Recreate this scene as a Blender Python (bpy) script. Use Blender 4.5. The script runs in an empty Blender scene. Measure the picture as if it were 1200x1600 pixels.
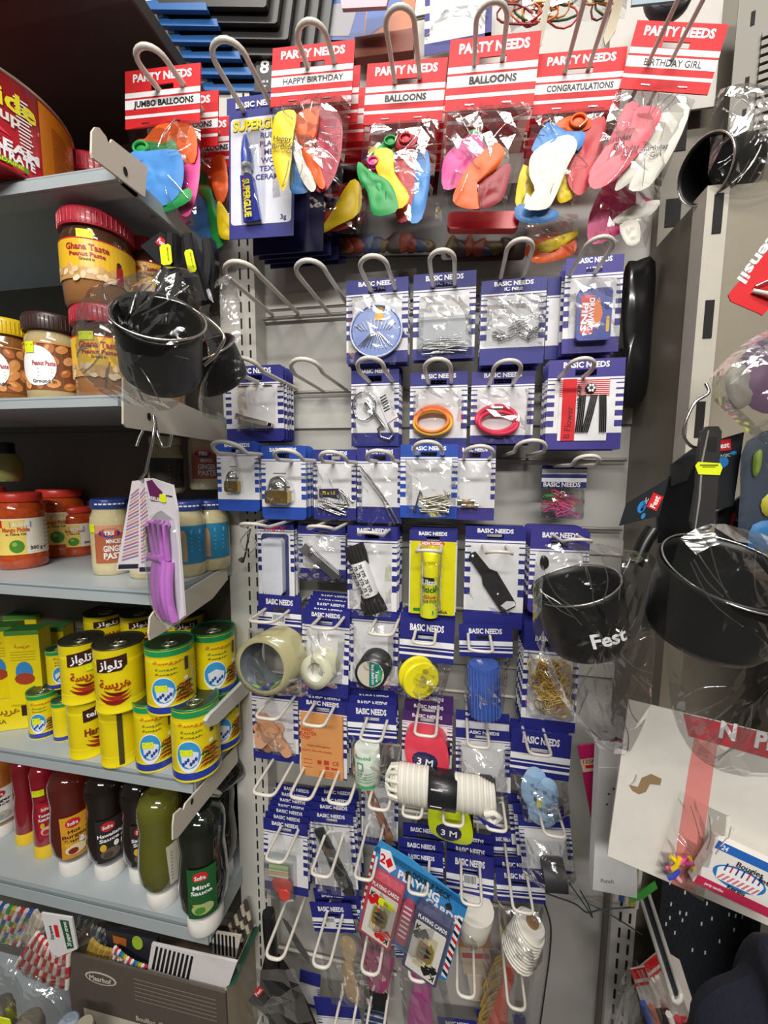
import bpy, math, random
from mathutils import Vector, Matrix, noise
random.seed(7)
R = random.uniform
SC = bpy.context.scene
COL = SC.collection

# ------------------------------------------------------------------ camera
F = 620.0                      # focal length in pixels of the 1200x1600 frame
D = 0.78                       # metres from the camera to the hook panel (plane y = 0)
CAM = Vector((0, -D, 1.45))
_Y = Vector((115, -65, 620)).normalized()
_X = Vector((3340, 85, -620)); _X = (_X - _Y * _X.dot(_Y)).normalized()
_Z = _X.cross(_Y)
ROT = Matrix((_X, _Y, _Z))     # camera axes (right, down, forward) -> world
cam = bpy.data.cameras.new('camera'); cam.sensor_width = 36; cam.lens = F / 1600 * 36; cam.clip_start = .01
camo = bpy.data.objects.new('camera', cam); COL.objects.link(camo)
cr, cd, cf = ROT @ Vector((1, 0, 0)), ROT @ Vector((0, 1, 0)), ROT @ Vector((0, 0, 1))
camo.matrix_world = Matrix.Translation(CAM) @ Matrix((cr, -cd, -cf)).transposed().to_4x4()
SC.camera = camo

# ------------------------------------------------------------------ light
SC.view_settings.view_transform = 'Standard'; SC.view_settings.look = 'None'
SC.view_settings.gamma = 1; SC.view_settings.use_curve_mapping = False
SC.view_settings.exposure = -0.6
SC.cycles.transparent_max_bounces = 24
SC.cycles.max_bounces = 8
w = bpy.data.worlds.new('shop'); SC.world = w; w.use_nodes = True
w.node_tree.nodes['Background'].inputs[0].default_value = (1, .96, .9, 1)
w.node_tree.nodes['Background'].inputs[1].default_value = .13
def area(name, loc, target, sx, sy, power, col=(1, .96, .9)):
    l = bpy.data.lights.new(name, 'AREA'); l.shape = 'RECTANGLE'; l.size = sx; l.size_y = sy; l.energy = power; l.color = col
    o = bpy.data.objects.new(name, l); COL.objects.link(o); o.location = loc
    o.rotation_euler = (Vector(target) - Vector(loc)).to_track_quat('-Z', 'Y').to_euler(); return o
area('ceiling_and_fill_light', (-.35, -1.35, 3.5), (0, -.2, .9), 1.5, .14, 44)
area('ceiling_and_fill_light', (.60, -1.9, 3.5), (0, -.1, .8), 1.5, .14, 42)
area('ceiling_and_fill_light', (.15, -3.1, 3.1), (0, 0, .5), 2.0, .16, 120)  # extra unseen lamp, added to brighten the lower half evenly

# ------------------------------------------------------------------ pixel -> place
def ray(px, py): return ROT @ Vector((px - 600, py - 800, F))
def at(px, py, k): d = ray(px, py); return CAM + d * (k * D / d.y)          # on the upright plane y = -(1-k) D
def atx(px, py, X): d = ray(px, py); return CAM + d * (X / d.x)
def atz(px, py, Z): d = ray(px, py); return CAM + d * ((Z - CAM.z) / d.z)
def kof(p): return (p.y + D) / D

# ------------------------------------------------------------------ materials
def lin(c):
    if isinstance(c, str): c = tuple(int(c[i:i + 2], 16) / 255 for i in (0, 2, 4))
    return tuple((x / 12.92 if x <= .04045 else ((x + .055) / 1.055) ** 2.4) for x in c)
_m = {}
def mat(name, col, rough=.5, metal=0, coat=0, var=.06, scale=60, bump=0, emit=0, sheen=0):
    if name in _m: return _m[name]
    m = bpy.data.materials.new(name); m.use_nodes = True; nt = m.node_tree; b = nt.nodes['Principled BSDF']
    c = lin(col); L = nt.links
    tc = nt.nodes.new('ShaderNodeTexCoord'); n = nt.nodes.new('ShaderNodeTexNoise'); n.inputs['Scale'].default_value = scale
    L.new(tc.outputs['Object'], n.inputs['Vector'])
    mx = nt.nodes.new('ShaderNodeMix'); mx.data_type = 'RGBA'
    L.new(n.outputs['Fac'], mx.inputs[0])
    mx.inputs[6].default_value = tuple(x * (1 - var) for x in c) + (1,); mx.inputs[7].default_value = tuple(min(1, x * (1 + var)) for x in c) + (1,)
    L.new(mx.outputs[2], b.inputs['Base Color'])
    b.inputs['Roughness'].default_value = rough; b.inputs['Metallic'].default_value = metal
    b.inputs['Coat Weight'].default_value = coat; b.inputs['Coat Roughness'].default_value = .06
    if sheen: b.inputs['Sheen Weight'].default_value = sheen
    if bump:
        bp = nt.nodes.new('ShaderNodeBump'); bp.inputs['Strength'].default_value = bump; bp.inputs['Distance'].default_value = .002
        L.new(n.outputs['Fac'], bp.inputs['Height']); L.new(bp.outputs[0], b.inputs['Normal'])
    _m[name] = m; return m
def film(name, gloss=.045, tint=(.975, .975, .975), rough=.09, scale=30, bump=.16):
    if name in _m: return _m[name]
    m = bpy.data.materials.new(name); m.use_nodes = True; nt = m.node_tree; L = nt.links
    for n in list(nt.nodes): nt.nodes.remove(n)
    out = nt.nodes.new('ShaderNodeOutputMaterial'); t = nt.nodes.new('ShaderNodeBsdfTransparent'); g = nt.nodes.new('ShaderNodeBsdfGlossy')
    t.inputs[0].default_value = (*tint, 1); g.inputs['Roughness'].default_value = rough; g.inputs[0].default_value = (1, 1, 1, 1)
    lw = nt.nodes.new('ShaderNodeLayerWeight'); lw.inputs['Blend'].default_value = .35
    ma = nt.nodes.new('ShaderNodeMath'); ma.operation = 'MULTIPLY_ADD'; ma.inputs[1].default_value = .42; ma.inputs[2].default_value = gloss
    tc = nt.nodes.new('ShaderNodeTexCoord'); n = nt.nodes.new('ShaderNodeTexNoise'); n.inputs['Scale'].default_value = scale
    n.inputs['Distortion'].default_value = 1.5
    L.new(tc.outputs['Object'], n.inputs['Vector'])
    bp = nt.nodes.new('ShaderNodeBump'); bp.inputs['Strength'].default_value = bump; bp.inputs['Distance'].default_value = .004
    L.new(n.outputs['Fac'], bp.inputs['Height']); L.new(bp.outputs[0], g.inputs['Normal']); L.new(bp.outputs[0], lw.inputs['Normal'])
    mx = nt.nodes.new('ShaderNodeMixShader'); L.new(lw.outputs['Fresnel'], ma.inputs[0]); L.new(ma.outputs[0], mx.inputs[0])
    L.new(t.outputs[0], mx.inputs[1]); L.new(g.outputs[0], mx.inputs[2]); L.new(mx.outputs[0], out.inputs[0])
    _m[name] = m; return m
FILM = film('clear_film'); FILM2 = film('crumpled_clear_film', .075, (.95, .955, .96), .10, 30, .45); CLEAR = film('clear_plastic', .06, (.96, .97, .98), .04, 8, .05)
BLUE = mat('navy_print', '23277f', .55); BLUE2 = mat('violet_blue_print', '3a3288', .55); BLUE3 = mat('mid_blue_print', '2a4fae', .35)
WHITE = mat('white_board', 'e6e6e8', .5); INK = mat('white_ink', 'f4f4f6', .5); GREYW = mat('greyish_card', 'cfcfd4', .5)
RED = mat('red_print', 'd8101c', .6); BLACK = mat('black_ink', '17171b', .5); DKBLUE = mat('dark_navy_print', '1c1d55', .4)
WIRE = mat('white_coated_wire', 'dcd6cc', .3); WIREG = mat('grey_wire', '9a9892', .3, .5); STEEL = mat('bright_steel', 'c8c8c8', .22, 1)
CHROME = mat('chrome', 'e0e0e0', .08, 1); BRASS = mat('brass', 'c8a860', .3, 1)
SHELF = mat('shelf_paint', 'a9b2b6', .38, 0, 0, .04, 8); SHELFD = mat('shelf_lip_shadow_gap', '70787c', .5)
PANEL = mat('panel_paint', 'b9b8b2', .45, 0, 0, .05, 4); UPR = mat('upright_paint', 'c9c8c0', .4, 0, 0, .05, 10); TAUPE = mat('taupe_paint', '736d60', .42, 0, 0, .06, 6)
BACK = mat('shaded_bay_back', '5f5b54', .5, 0, 0, .06, 5); SLOT = mat('slot_dark', '141414', .8); CREAM = mat('cream_plate_paint', 'd8d0c0', .4, 0, 0, .04, 12)  # BACK: the bay's shadow is put into the back wall's grey
PLBLK = mat('black_plastic', '141416', .3); PANBLK = mat('black_nonstick', '101112', .42, 0, 0); YSTK = mat('yellow_price_label', 'e2f01a', .5)
YEL = mat('yellow_print', 'f0dc10', .35); GREEN = mat('green_print', '1f8a3a', .35); BROWN = mat('brown_print', '3a1f18', .4)
def C(hexs, rough=.4, coat=0, metal=0, **k): return mat('paint_' + hexs + ('_m' if metal else '') + ('_c' if coat else ''), hexs, rough, metal, coat, **k)

# ------------------------------------------------------------------ frames
class Fr:
    """A place for one thing: pixel coordinates of the photo on an upright plane become metres in the thing's own frame."""
    def __init__(s, cx, cy, k, sl=None, yaw=0, pitch=0):
        s.cx, s.cy, s.k = cx, cy, k
        o = at(cx, cy, k); a = (at(cx + 1, cy, k) - at(cx - 1, cy, k)) / 2; b = (at(cx, cy + 1, k) - at(cx, cy - 1, k)) / 2
        if sl is None: sl = -a.z / b.z
        d = a + b * sl; s.sx = d.length; s.sz = abs(b.dot(Vector((-d.z, 0, d.x)).normalized())); s.sm = (s.sx + s.sz) / 2
        s.M = Matrix.Translation(o) @ Matrix.Rotation(yaw, 4, 'Z') @ Matrix.Rotation(-math.atan2(d.z, d.x), 4, 'Y') @ Matrix.Rotation(pitch, 4, 'X')
    def L(s, x, y, o=0): return Vector(((x - s.cx) * s.sx, -o * s.sm, -(y - s.cy) * s.sz))
class Fr3(Fr):
    """Frame through three world points: P0 is (x0,y0), PX is (x1,y0), PY is (x0,y1)."""
    def __init__(s, P0, PX, PY, x0, y0, x1, y1):
        ex = (PX - P0); ez = -(PY - P0); s.sx = ex.length / (x1 - x0); ex.normalize()
        s.sz = (ez - ex * ez.dot(ex)).length / (y1 - y0); ez = (ez - ex * ez.dot(ex)).normalized(); ey = ez.cross(ex)
        s.cx, s.cy = x0, y0; s.sm = (s.sx + s.sz) / 2
        m = Matrix((ex, ey, ez)).transposed().to_4x4(); s.M = Matrix.Translation(P0) @ m
class FrW(Fr):
    """Metric frame, local metres scaled by u, at a world point."""
    def __init__(s, P, u=1.0, rz=0, M=None):
        s.cx = s.cy = 0; s.sx = s.sz = s.sm = u; s.M = M or Matrix.Translation(P) @ Matrix.Rotation(rz, 4, 'Z')
_used = {}
def link(o, fr=None, parent=None, label=None, cat=None, group=None, kind=None):
    COL.objects.link(o)
    if parent is not None: o.parent = parent
    elif fr is not None: o.matrix_world = fr.M
    if label: o['label'] = label
    if cat: o['category'] = cat
    if group: o['group'] = group
    if kind: o['kind'] = kind
    return o
def thing(fr, name, label, cat, group=None):
    return link(bpy.data.objects.new(name, None), fr, None, label, cat, group)
_t = {}
def tgeo(s, bold):
    if (s, bold) not in _t:
        cu = bpy.data.curves.new('lettering', 'FONT'); cu.body = s; cu.size = 1; cu.resolution_u = 2; cu.offset = bold
        o = bpy.data.objects.new('lettering', cu); me = bpy.data.meshes.new_from_object(o)
        vs = [(v.co.x, v.co.y) for v in me.vertices]; x0 = min(v[0] for v in vs); x1 = max(v[0] for v in vs)
        _t[(s, bold)] = ([(x - x0, y) for x, y in vs], [tuple(p.vertices) for p in me.polygons], x1 - x0)
        bpy.data.objects.remove(o); bpy.data.curves.remove(cu); bpy.data.meshes.remove(me)
    return _t[(s, bold)]
def rrect(x0, y0, x1, y1, r=0, n=4):
    if r <= 0: return [(x0, y0), (x1, y0), (x1, y1), (x0, y1)]
    p = []
    for cx, cy, a0 in ((x1 - r, y0 + r, -90), (x1 - r, y1 - r, 0), (x0 + r, y1 - r, 90), (x0 + r, y0 + r, 180)):
        for i in range(n + 1): a = math.radians(a0 + 90 * i / n); p.append((cx + r * math.cos(a), cy + r * math.sin(a)))
    return p
def smooth_loop(pts, n=4):
    out = []; N = len(pts)
    for i in range(N):
        p0, p1, p2, p3 = [Vector(pts[(i + j - 1) % N]) for j in range(4)]
        for q in range(n):
            t = q / n; out.append(tuple(.5 * ((2 * p1) + (p2 - p0) * t + (2 * p0 - 5 * p1 + 4 * p2 - p3) * t * t + (3 * p1 - p0 - 3 * p2 + p3) * t ** 3)))
    return out
def smooth_line(pts, n=5):
    out = []; N = len(pts); P = [Vector(p) for p in pts]
    for i in range(N - 1):
        p0 = P[max(0, i - 1)]; p1 = P[i]; p2 = P[i + 1]; p3 = P[min(N - 1, i + 2)]
        for q in range(n):
            t = q / n; out.append(.5 * ((2 * p1) + (p2 - p0) * t + (2 * p0 - 5 * p1 + 4 * p2 - p3) * t * t + (3 * p1 - p0 - 3 * p2 + p3) * t ** 3))
    out.append(P[-1]); return out

class MB:
    """Collects faces in a thing's pixel space and links them as one mesh."""
    def __init__(s, fr=None, m=None):
        s.fr = fr; s.m = m or (fr.L if fr else (lambda x, y, o=0: Vector((x, y, o)))); s.sm = fr.sm if fr else 1
        s.v = []; s.f = []; s.fm = []; s.ms = []; s.sf = []
    def mi(s, m):
        if m not in s.ms: s.ms.append(m)
        return s.ms.index(m)
    def raw(s, vs, fs, m, smooth=False):
        b = len(s.v); s.v += vs; i = s.mi(m)
        for f in fs: s.f.append(tuple(b + q for q in f)); s.fm.append(i); s.sf.append(smooth)
        return s
    def poly(s, pts, o, m): return s.raw([s.m(x, y, o) for x, y in pts], [tuple(range(len(pts)))], m)
    def rect(s, x0, y0, x1, y1, o, m, nx=1):
        vs = []; fs = []
        for i in range(nx + 1):
            x = x0 + (x1 - x0) * i / nx; vs += [s.m(x, y0, o), s.m(x, y1, o)]
        for i in range(nx): fs.append((2 * i, 2 * i + 2, 2 * i + 3, 2 * i + 1))
        return s.raw(vs, fs, m)
    def quad3(s, pts, m): return s.raw([s.m(*p) for p in pts], [tuple(range(len(pts)))], m)
    def prism(s, pts, o0, o1, m, side=None):
        n = len(pts); vs = [s.m(x, y, o1) for x, y in pts] + [s.m(x, y, o0) for x, y in pts]
        s.raw(vs, [tuple(range(n)), tuple(range(2 * n - 1, n - 1, -1))], m)
        return s.raw(vs, [(i, (i + 1) % n, n + (i + 1) % n, n + i) for i in range(n)], side or m)
    def box(s, x0, y0, x1, y1, o0, o1, m, r=0): return s.prism(rrect(x0, y0, x1, y1, r), o0, o1, m)
    def tube(s, pts, r, m, seg=6, closed=False, raw=False):
        P = [Vector(p) if raw else s.m(*p) for p in pts]; rr = r if raw else r * s.sm; n = len(P); vs = []; up = None
        for i in range(n):
            a = P[(i - 1) % n] if closed or i else P[0]; b = P[(i + 1) % n] if closed or i < n - 1 else P[-1]
            t = (b - a)
            if t.length < 1e-9: t = Vector((0, 0, 1))
            t.normalize()
            if up is None: up = t.orthogonal().normalized()
            up = (up - t * up.dot(t))
            up = up.normalized() if up.length > 1e-6 else t.orthogonal().normalized()
            q = t.cross(up)
            for j in range(seg): a2 = 2 * math.pi * j / seg; vs.append(P[i] + (up * math.cos(a2) + q * math.sin(a2)) * rr)
        fs = []
        for i in range(n if closed else n - 1):
            k = (i + 1) % n
            for j in range(seg): l = (j + 1) % seg; fs.append((i * seg + j, i * seg + l, k * seg + l, k * seg + j))
        s.raw(vs, fs, m, True)
        if not closed: s.raw(vs[:seg] + vs[-seg:], [tuple(range(seg - 1, -1, -1)), tuple(range(seg, 2 * seg))], m)
        return s
    def spin(s, p0, p1, prof, m, seg=20, cap=True, smooth=True):
        """Lathe about the axis p0-p1: prof is (t along the axis 0..1, radius in px)."""
        A = s.m(*p0); B = s.m(*p1); ax = B - A; t = ax.normalized(); u = t.orthogonal().normalized()
        if abs(t.z) > .9: u = (Vector((1, 0, 0)) - t * t.x).normalized()
        q = t.cross(u); vs = []; n = len(prof)
        for tt, r in prof:
            for j in range(seg): a = 2 * math.pi * j / seg; vs.append(A + ax * tt + (u * math.cos(a) + q * math.sin(a)) * r * s.sm)
        fs = [(i * seg + j, i * seg + (j + 1) % seg, (i + 1) * seg + (j + 1) % seg, (i + 1) * seg + j) for i in range(n - 1) for j in range(seg)]
        s.raw(vs, fs, m, smooth)
        if cap:
            s.raw(vs[:seg], [tuple(range(seg - 1, -1, -1))], m); s.raw(vs[-seg:], [tuple(range(seg))], m)
        return s
    def ball(s, cx, cy, o, rx, ry, ro, m, ang=0, nu=14, nv=8):
        vs = []; fs = []; ca, sa = math.cos(ang), math.sin(ang)
        for i in range(nv + 1):
            th = math.pi * i / nv
            for j in range(nu):
                ph = 2 * math.pi * j / nu; a = rx * math.sin(th) * math.cos(ph); b = ry * math.cos(th); c = ro * math.sin(th) * math.sin(ph)
                vs.append(s.m(cx + a * ca - b * sa, cy + a * sa + b * ca, o + c))
        for i in range(nv):
            for j in range(nu): k = (j + 1) % nu; fs.append((i * nu + j, i * nu + k, (i + 1) * nu + k, (i + 1) * nu + j))
        return s.raw(vs, fs, m, True)
    def blob(s, pts, o, th, m, rings=5, amp=0, sm=3, seed=0, back=True, fq_=2.2):
        """Puffed shape with a traced outline and real thickness th."""
        P = smooth_loop(pts, sm) if sm else pts; n = len(P); cx = sum(p[0] for p in P) / n; cy = sum(p[1] for p in P) / n; vs = []; fs = []
        sc = max(max(abs(p[0] - cx), abs(p[1] - cy)) for p in P)
        fq = fq_
        def z(x, y, t): return th * math.sqrt(max(0, 1 - t * t)) + amp * (noise.noise(Vector((x / sc * fq + seed, y / sc * fq, seed * 1.7)))) * (1 - t ** 4)
        for sgn in ((1, -1) if back else (1,)):
            b = len(vs)
            for r in range(rings):
                t = 1 - r / rings
                for x, y in P:
                    X = cx + (x - cx) * t; Y = cy + (y - cy) * t; vs.append(s.m(X, Y, o + sgn * z(X, Y, t)))
            vs.append(s.m(cx, cy, o + sgn * z(cx, cy, 0)))
            for r in range(rings - 1):
                for j in range(n): k = (j + 1) % n; fs.append((b + r * n + j, b + r * n + k, b + (r + 1) * n + k, b + (r + 1) * n + j))
            for j in range(n): fs.append((b + (rings - 1) * n + j, b + (rings - 1) * n + (j + 1) % n, b + rings * n))
        return s.raw(vs, fs, m, True)
    def sheet(s, c4, o, bulge, amp, m, nx=9, ny=11, seed=0, smooth=False, pin=.35):
        """Crinkled film between four corners (tl, tr, br, bl)."""
        vs = []
        for j in range(ny + 1):
            for i in range(nx + 1):
                u = i / nx; v = j / ny; jit = .25 if 0 < i < nx and 0 < j < ny else 0
                u2 = u + R(-jit, jit) / nx; v2 = v + R(-jit, jit) / ny
                x = (c4[0][0] * (1 - u2) + c4[1][0] * u2) * (1 - v2) + (c4[3][0] * (1 - u2) + c4[2][0] * u2) * v2
                y = (c4[0][1] * (1 - u2) + c4[1][1] * u2) * (1 - v2) + (c4[3][1] * (1 - u2) + c4[2][1] * u2) * v2
                e = (math.sin(math.pi * u) * math.sin(math.pi * min(1, v * .95 + .03)))
                vs.append(s.m(x, y, o + bulge * max(0, e) ** .5 + R(-1, 1) * amp * (pin + (1 - pin) * e)))
        fs = [(j * (nx + 1) + i, j * (nx + 1) + i + 1, (j + 1) * (nx + 1) + i + 1, (j + 1) * (nx + 1) + i) for j in range(ny) for i in range(nx)]
        return s.raw(vs, fs, m, smooth)
    def text(s, t, x, y, h, m, o, w=None, ang=0, bold=.02, al='C'):
        if not t: return s
        """h: cap height in px; (x, y): centre; w: fitted width."""
        vs, fs, tw = tgeo(t, min(bold, .042 if t.isupper() else .028)); sy = h / .7; sx = (w / tw) if w else sy; ca, sa = math.cos(ang), math.sin(ang); W = tw * sx
        dx = {'C': W / 2, 'L': 0, 'R': W}[al]; out = []
        for a, b in vs:
            X = a * sx - dx; Y = -(b * sy - h / 2); out.append(s.m(x + X * ca - Y * sa, y + X * sa + Y * ca, o))
        return s.raw(out, fs, m)
    def done(s, name, parent=None, fr=None, label=None, cat=None, group=None, kind=None):
        me = bpy.data.meshes.new(name); me.from_pydata(s.v, [], s.f)
        for m in s.ms: me.materials.append(m)
        me.polygons.foreach_set('material_index', s.fm); me.polygons.foreach_set('use_smooth', s.sf); me.update()
        o = bpy.data.objects.new(name, me)
        return link(o, fr if parent is None else None, parent, label, cat, group, kind)
def W3(): return MB(None, lambda x, y, k: at(x, y, k))           # structure straight in world space
def boxw(mb, a, b, m):
    (x0, y0, z0), (x1, y1, z1) = a, b
    vs = [Vector((x, y, z)) for x in (x0, x1) for y in (y0, y1) for z in (z0, z1)]
    return mb.raw(vs, [(0, 1, 3, 2), (4, 6, 7, 5), (0, 4, 5, 1), (2, 3, 7, 6), (0, 2, 6, 4), (1, 5, 7, 3)], m)
def copy_tree(o, parent=None):
    c = o.copy(); COL.objects.link(c)
    if parent is not None: c.parent = parent
    for ch in list(o.children): copy_tree(ch, c)
    return c
ORD = ['second', 'third', 'fourth', 'fifth', 'sixth', 'seventh', 'eighth', 'ninth']
def behind(root, n, step, what, hook, cat, group, keep=None, jit=.0015, dx=0, dz=0):
    """n more cards further back on the same hook: copies of the thing and of its parts."""
    for i in range(n):
        c = root.copy(); COL.objects.link(c); c.parent = None
        for ch in root.children:
            if keep is None or ch.name.split('.')[0] in keep: copy_tree(ch, c)
        c.matrix_world = Matrix.Translation(Vector((dx * (i + 1) + R(-jit, jit), step * (i + 1), dz * (i + 1) + R(-jit, jit)))) @ root.matrix_basis
        c['label'] = '%s %s, %s from the front' % (what, hook, ORD[i]); c['group'] = group

# ------------------------------------------------------------------ the setting
XE = at(256, 923, .70).x            # plane where the shelf bay ends and the hook panel begins
XR = at(1012, 600, .97).x; x1b_ = at(1042, 600, .97).x
b = MB(); boxw(b, (-2.6, -3.2, -.02), (2.2, .05, 0), mat('floor_vinyl', '4c4842', .5, 0, 0, .15, 3)); b.done('floor', kind='structure')
b = MB(); boxw(b, (XE, 0, 0), (x1b_, .012, 2.7), PANEL)
for z in [.12 + .235 * i for i in range(4, 11)]:                 # board joints of the panel
    boxw(b, (XE, -.0015, z), (XR, 0, z + .003), C('6d6a64')); boxw(b, (XE, -.004, z + .003), (XR, 0, z + .03), UPR)
b.done('wall_back', kind='structure')
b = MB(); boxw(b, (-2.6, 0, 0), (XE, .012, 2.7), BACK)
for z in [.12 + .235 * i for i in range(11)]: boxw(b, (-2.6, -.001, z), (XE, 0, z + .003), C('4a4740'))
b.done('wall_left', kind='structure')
# slotted upright between the two bays
xa, xb = at(357, 850, .95).x, at(410, 850, .95).x; yf = -.05 * D
b = MB(); boxw(b, (xa, yf, 0), (xb, 0, 2.7), UPR); boxw(b, (xa + (xb - xa) * .52, yf - .004, 0), (xb, yf, 2.7), UPR)
for i in range(86):
    z = .1 + i * .03
    for c in (.62, .85): x = xa + (xb - xa) * c; boxw(b, (x - .0016, yf - .0052, z), (x + .0016, yf - .004, z + .019), SLOT)
b.done('trim_1', kind='structure')
# right hand uprights: a slotted post at the panel, a deep return, a nearer slotted post and the side panel beyond
def slots(b, x, y, z0, z1, dz, w, h, m=SLOT):
    z = z0
    while z < z1: boxw(b, (x - w / 2, y - .0012, z), (x + w / 2, y, z + h), m); z += dz
y1 = -.03 * D; x1a, x1b = at(1010, 600, .97).x, at(1042, 600, .97).x
b = MB(); boxw(b, (x1a, y1, 0), (x1b, 0, 2.7), TAUPE); slots(b, (x1a * .35 + x1b * .65), y1, .05, 2.6, .112, .022, .042)
b.done('trim_2', kind='structure')
y2 = -.24 * D; x2a, x2b = at(1088, 500, .76).x, at(1122, 500, .76).x
b = MB(); boxw(b, (x1b, 0, 0), (x2b + .5, .012, 2.7), TAUPE); boxw(b, (x2a + .004, y2 + .02, 1.0), (x2a + .03, .0, at(1108, 290, .76).z), TAUPE); b.done('wall_right', kind='structure')
zt = at(1108, 290, .76).z; zb = at(1085, 900, .76).z
b = MB(); boxw(b, (x2a, y2, zb), (x2b, y2 + .03, zt), C('bdb7ab')); slots(b, (x2a * .45 + x2b * .55), y2, zb + .06, zt - .05, .125, .010, .046)
boxw(b, (x2b, y2 + .004, zb), (x2b + .5, y2 + .02, zt), C('8d8676')); b.done('trim_3', kind='structure')
# post lower right, slotted
x3a, x3b = at(948, 1480, .97).x, at(985, 1480, .97).x
b = MB(); boxw(b, (x3a, y1 - .012, 0), (x3b, y1, at(980, 1380, .96).z), UPR)
for i in range(24):
    z = .05 + i * .034
    for c in (.35, .75): x = x3a + (x3b - x3a) * c; boxw(b, (x - .0018, y1 - .0135, z), (x + .0018, y1 - .012, z + .02), SLOT)
b.done('trim_4', kind='structure')
# vent louvres and board high on the right
fr = Fr(1030, 90, .97)
b = MB(fr); b.box(948, -60, 1120, 182, 0, 4, C('bfbbb5')); b.done('wall_board', None, fr, 'pale board panel high behind the birthday girl pack', 'board')
fr = Fr(1175, 120, .93, yaw=-.3)
b = MB(fr); b.box(1146, -40, 1240, 240, 0, 3, TAUPE)
for i in range(13): b.box(1182, 62 + i * 13, 1236, 70 + i * 13, 3, 9, C('6f6a5f')); b.box(1186, 70 + i * 13, 1236, 75 + i * 13, 2, 3.5, SLOT)
for y in (20, 120, 170): b.box(1165, y, 1171, y + 22, 3, 3.6, SLOT)
b.done('vent_panel', None, fr, 'grey louvred metal vent panel at the top right corner', 'vent')

# ------------------------------------------------------------------ shelves of the left bay
SH = []
def shelf(cx, cy, lip, label, bracket=None, holes=(), SHELF=SHELF, z=None):
    P = atx(cx, cy, XE)
    if z is not None: P.z = z
    yf = P.y; z = P.z; h = lip * (yf + D) / F; SH.append((z, yf))
    fr = FrW(Vector((XE, yf, z))); root = thing(fr, 'shelf', label, 'shelf', 'metal shelves of the food bay')
    L = 1.9
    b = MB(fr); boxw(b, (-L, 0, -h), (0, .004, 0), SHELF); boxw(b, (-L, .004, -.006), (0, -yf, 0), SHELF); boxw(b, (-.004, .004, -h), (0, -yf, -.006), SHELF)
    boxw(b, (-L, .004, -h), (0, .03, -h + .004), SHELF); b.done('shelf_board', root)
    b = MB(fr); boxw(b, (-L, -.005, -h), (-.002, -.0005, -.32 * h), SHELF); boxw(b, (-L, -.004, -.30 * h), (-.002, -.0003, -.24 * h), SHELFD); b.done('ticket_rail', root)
    if bracket:
        off = Vector((XE + .004, yf, z)); b = MB(fr)
        pts = [atx(x, y, XE + .004) - fr.M.translation for x, y in bracket]
        n = len(pts); vs = [p + Vector((0, 0, 0)) for p in pts] + [p + Vector((.003, 0, 0)) for p in pts]
        b.raw(vs, [tuple(range(n)), tuple(range(2 * n - 1, n - 1, -1))] + [(i, (i + 1) % n, n + (i + 1) % n, n + i) for i in range(n)], CREAM)
        for x, y in holes:
            c = atx(x, y, XE + .0075) - fr.M.translation; b.raw([c + Vector((.0002, .004 * math.cos(a), .006 * math.sin(a))) for a in [i * .785 for i in range(8)]], [tuple(range(8))], SLOT)
        b.done('end_bracket', root)
    return root
shelf(178, -72, 26, 'topmost shelf, its dark underside at the top left corner', SHELF=C('3a3734', .5))  # shade under this shelf is put into its dark colour
shelf(186, 257, 26, 'shelf under the big red syrup can', [(141, 206), (146, 199), (152, 200), (163, 214), (166, 223), (170, 223), (172, 218), (228, 262), (224, 308), (220, 306), (142, 247), (140, 240)], [(196, 268)])
shelf(190, 616, 21, 'shelf under the peanut paste jars', [(190, 590), (350, 660), (352, 692), (196, 668), (190, 662)], [(233, 651)])
shelf(256, 923, 27, 'shelf under the pickle and ginger paste jars', [(232, 965), (238, 956), (246, 950), (249, 954), (252, 946), (352, 884), (354, 905), (330, 935), (262, 983), (232, 1000), (230, 990)], [(263, 962)])
shelf(305, 1217, 27, 'shelf under the yellow harissa tins', [(268, 1290), (270, 1272), (281, 1262), (284, 1266), (288, 1255), (368, 1165), (370, 1190), (312, 1262), (276, 1308), (268, 1312)], [(300, 1252)])
shelf(328, 1445, 40, 'lowest shelf, under the sauce bottles')
b = MB(); pts = [atx(x, y, XE + .025) for x, y in [(316, 1126), (322, 1117), (378, 1062), (390, 1055), (394, 1066), (386, 1080), (334, 1130), (322, 1135)]]; n = len(pts)
b.raw(pts + [p + Vector((.008, 0, 0)) for p in pts], [tuple(range(n)), tuple(range(2 * n - 1, n - 1, -1))] + [(i, (i + 1) % n, n + (i + 1) % n, n + i) for i in range(n)], C('d9d7cf'))
o = b.done('ticket_holder', label='short white ticket holder pointing out beside the green lidded tins', cat='bracket')

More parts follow.
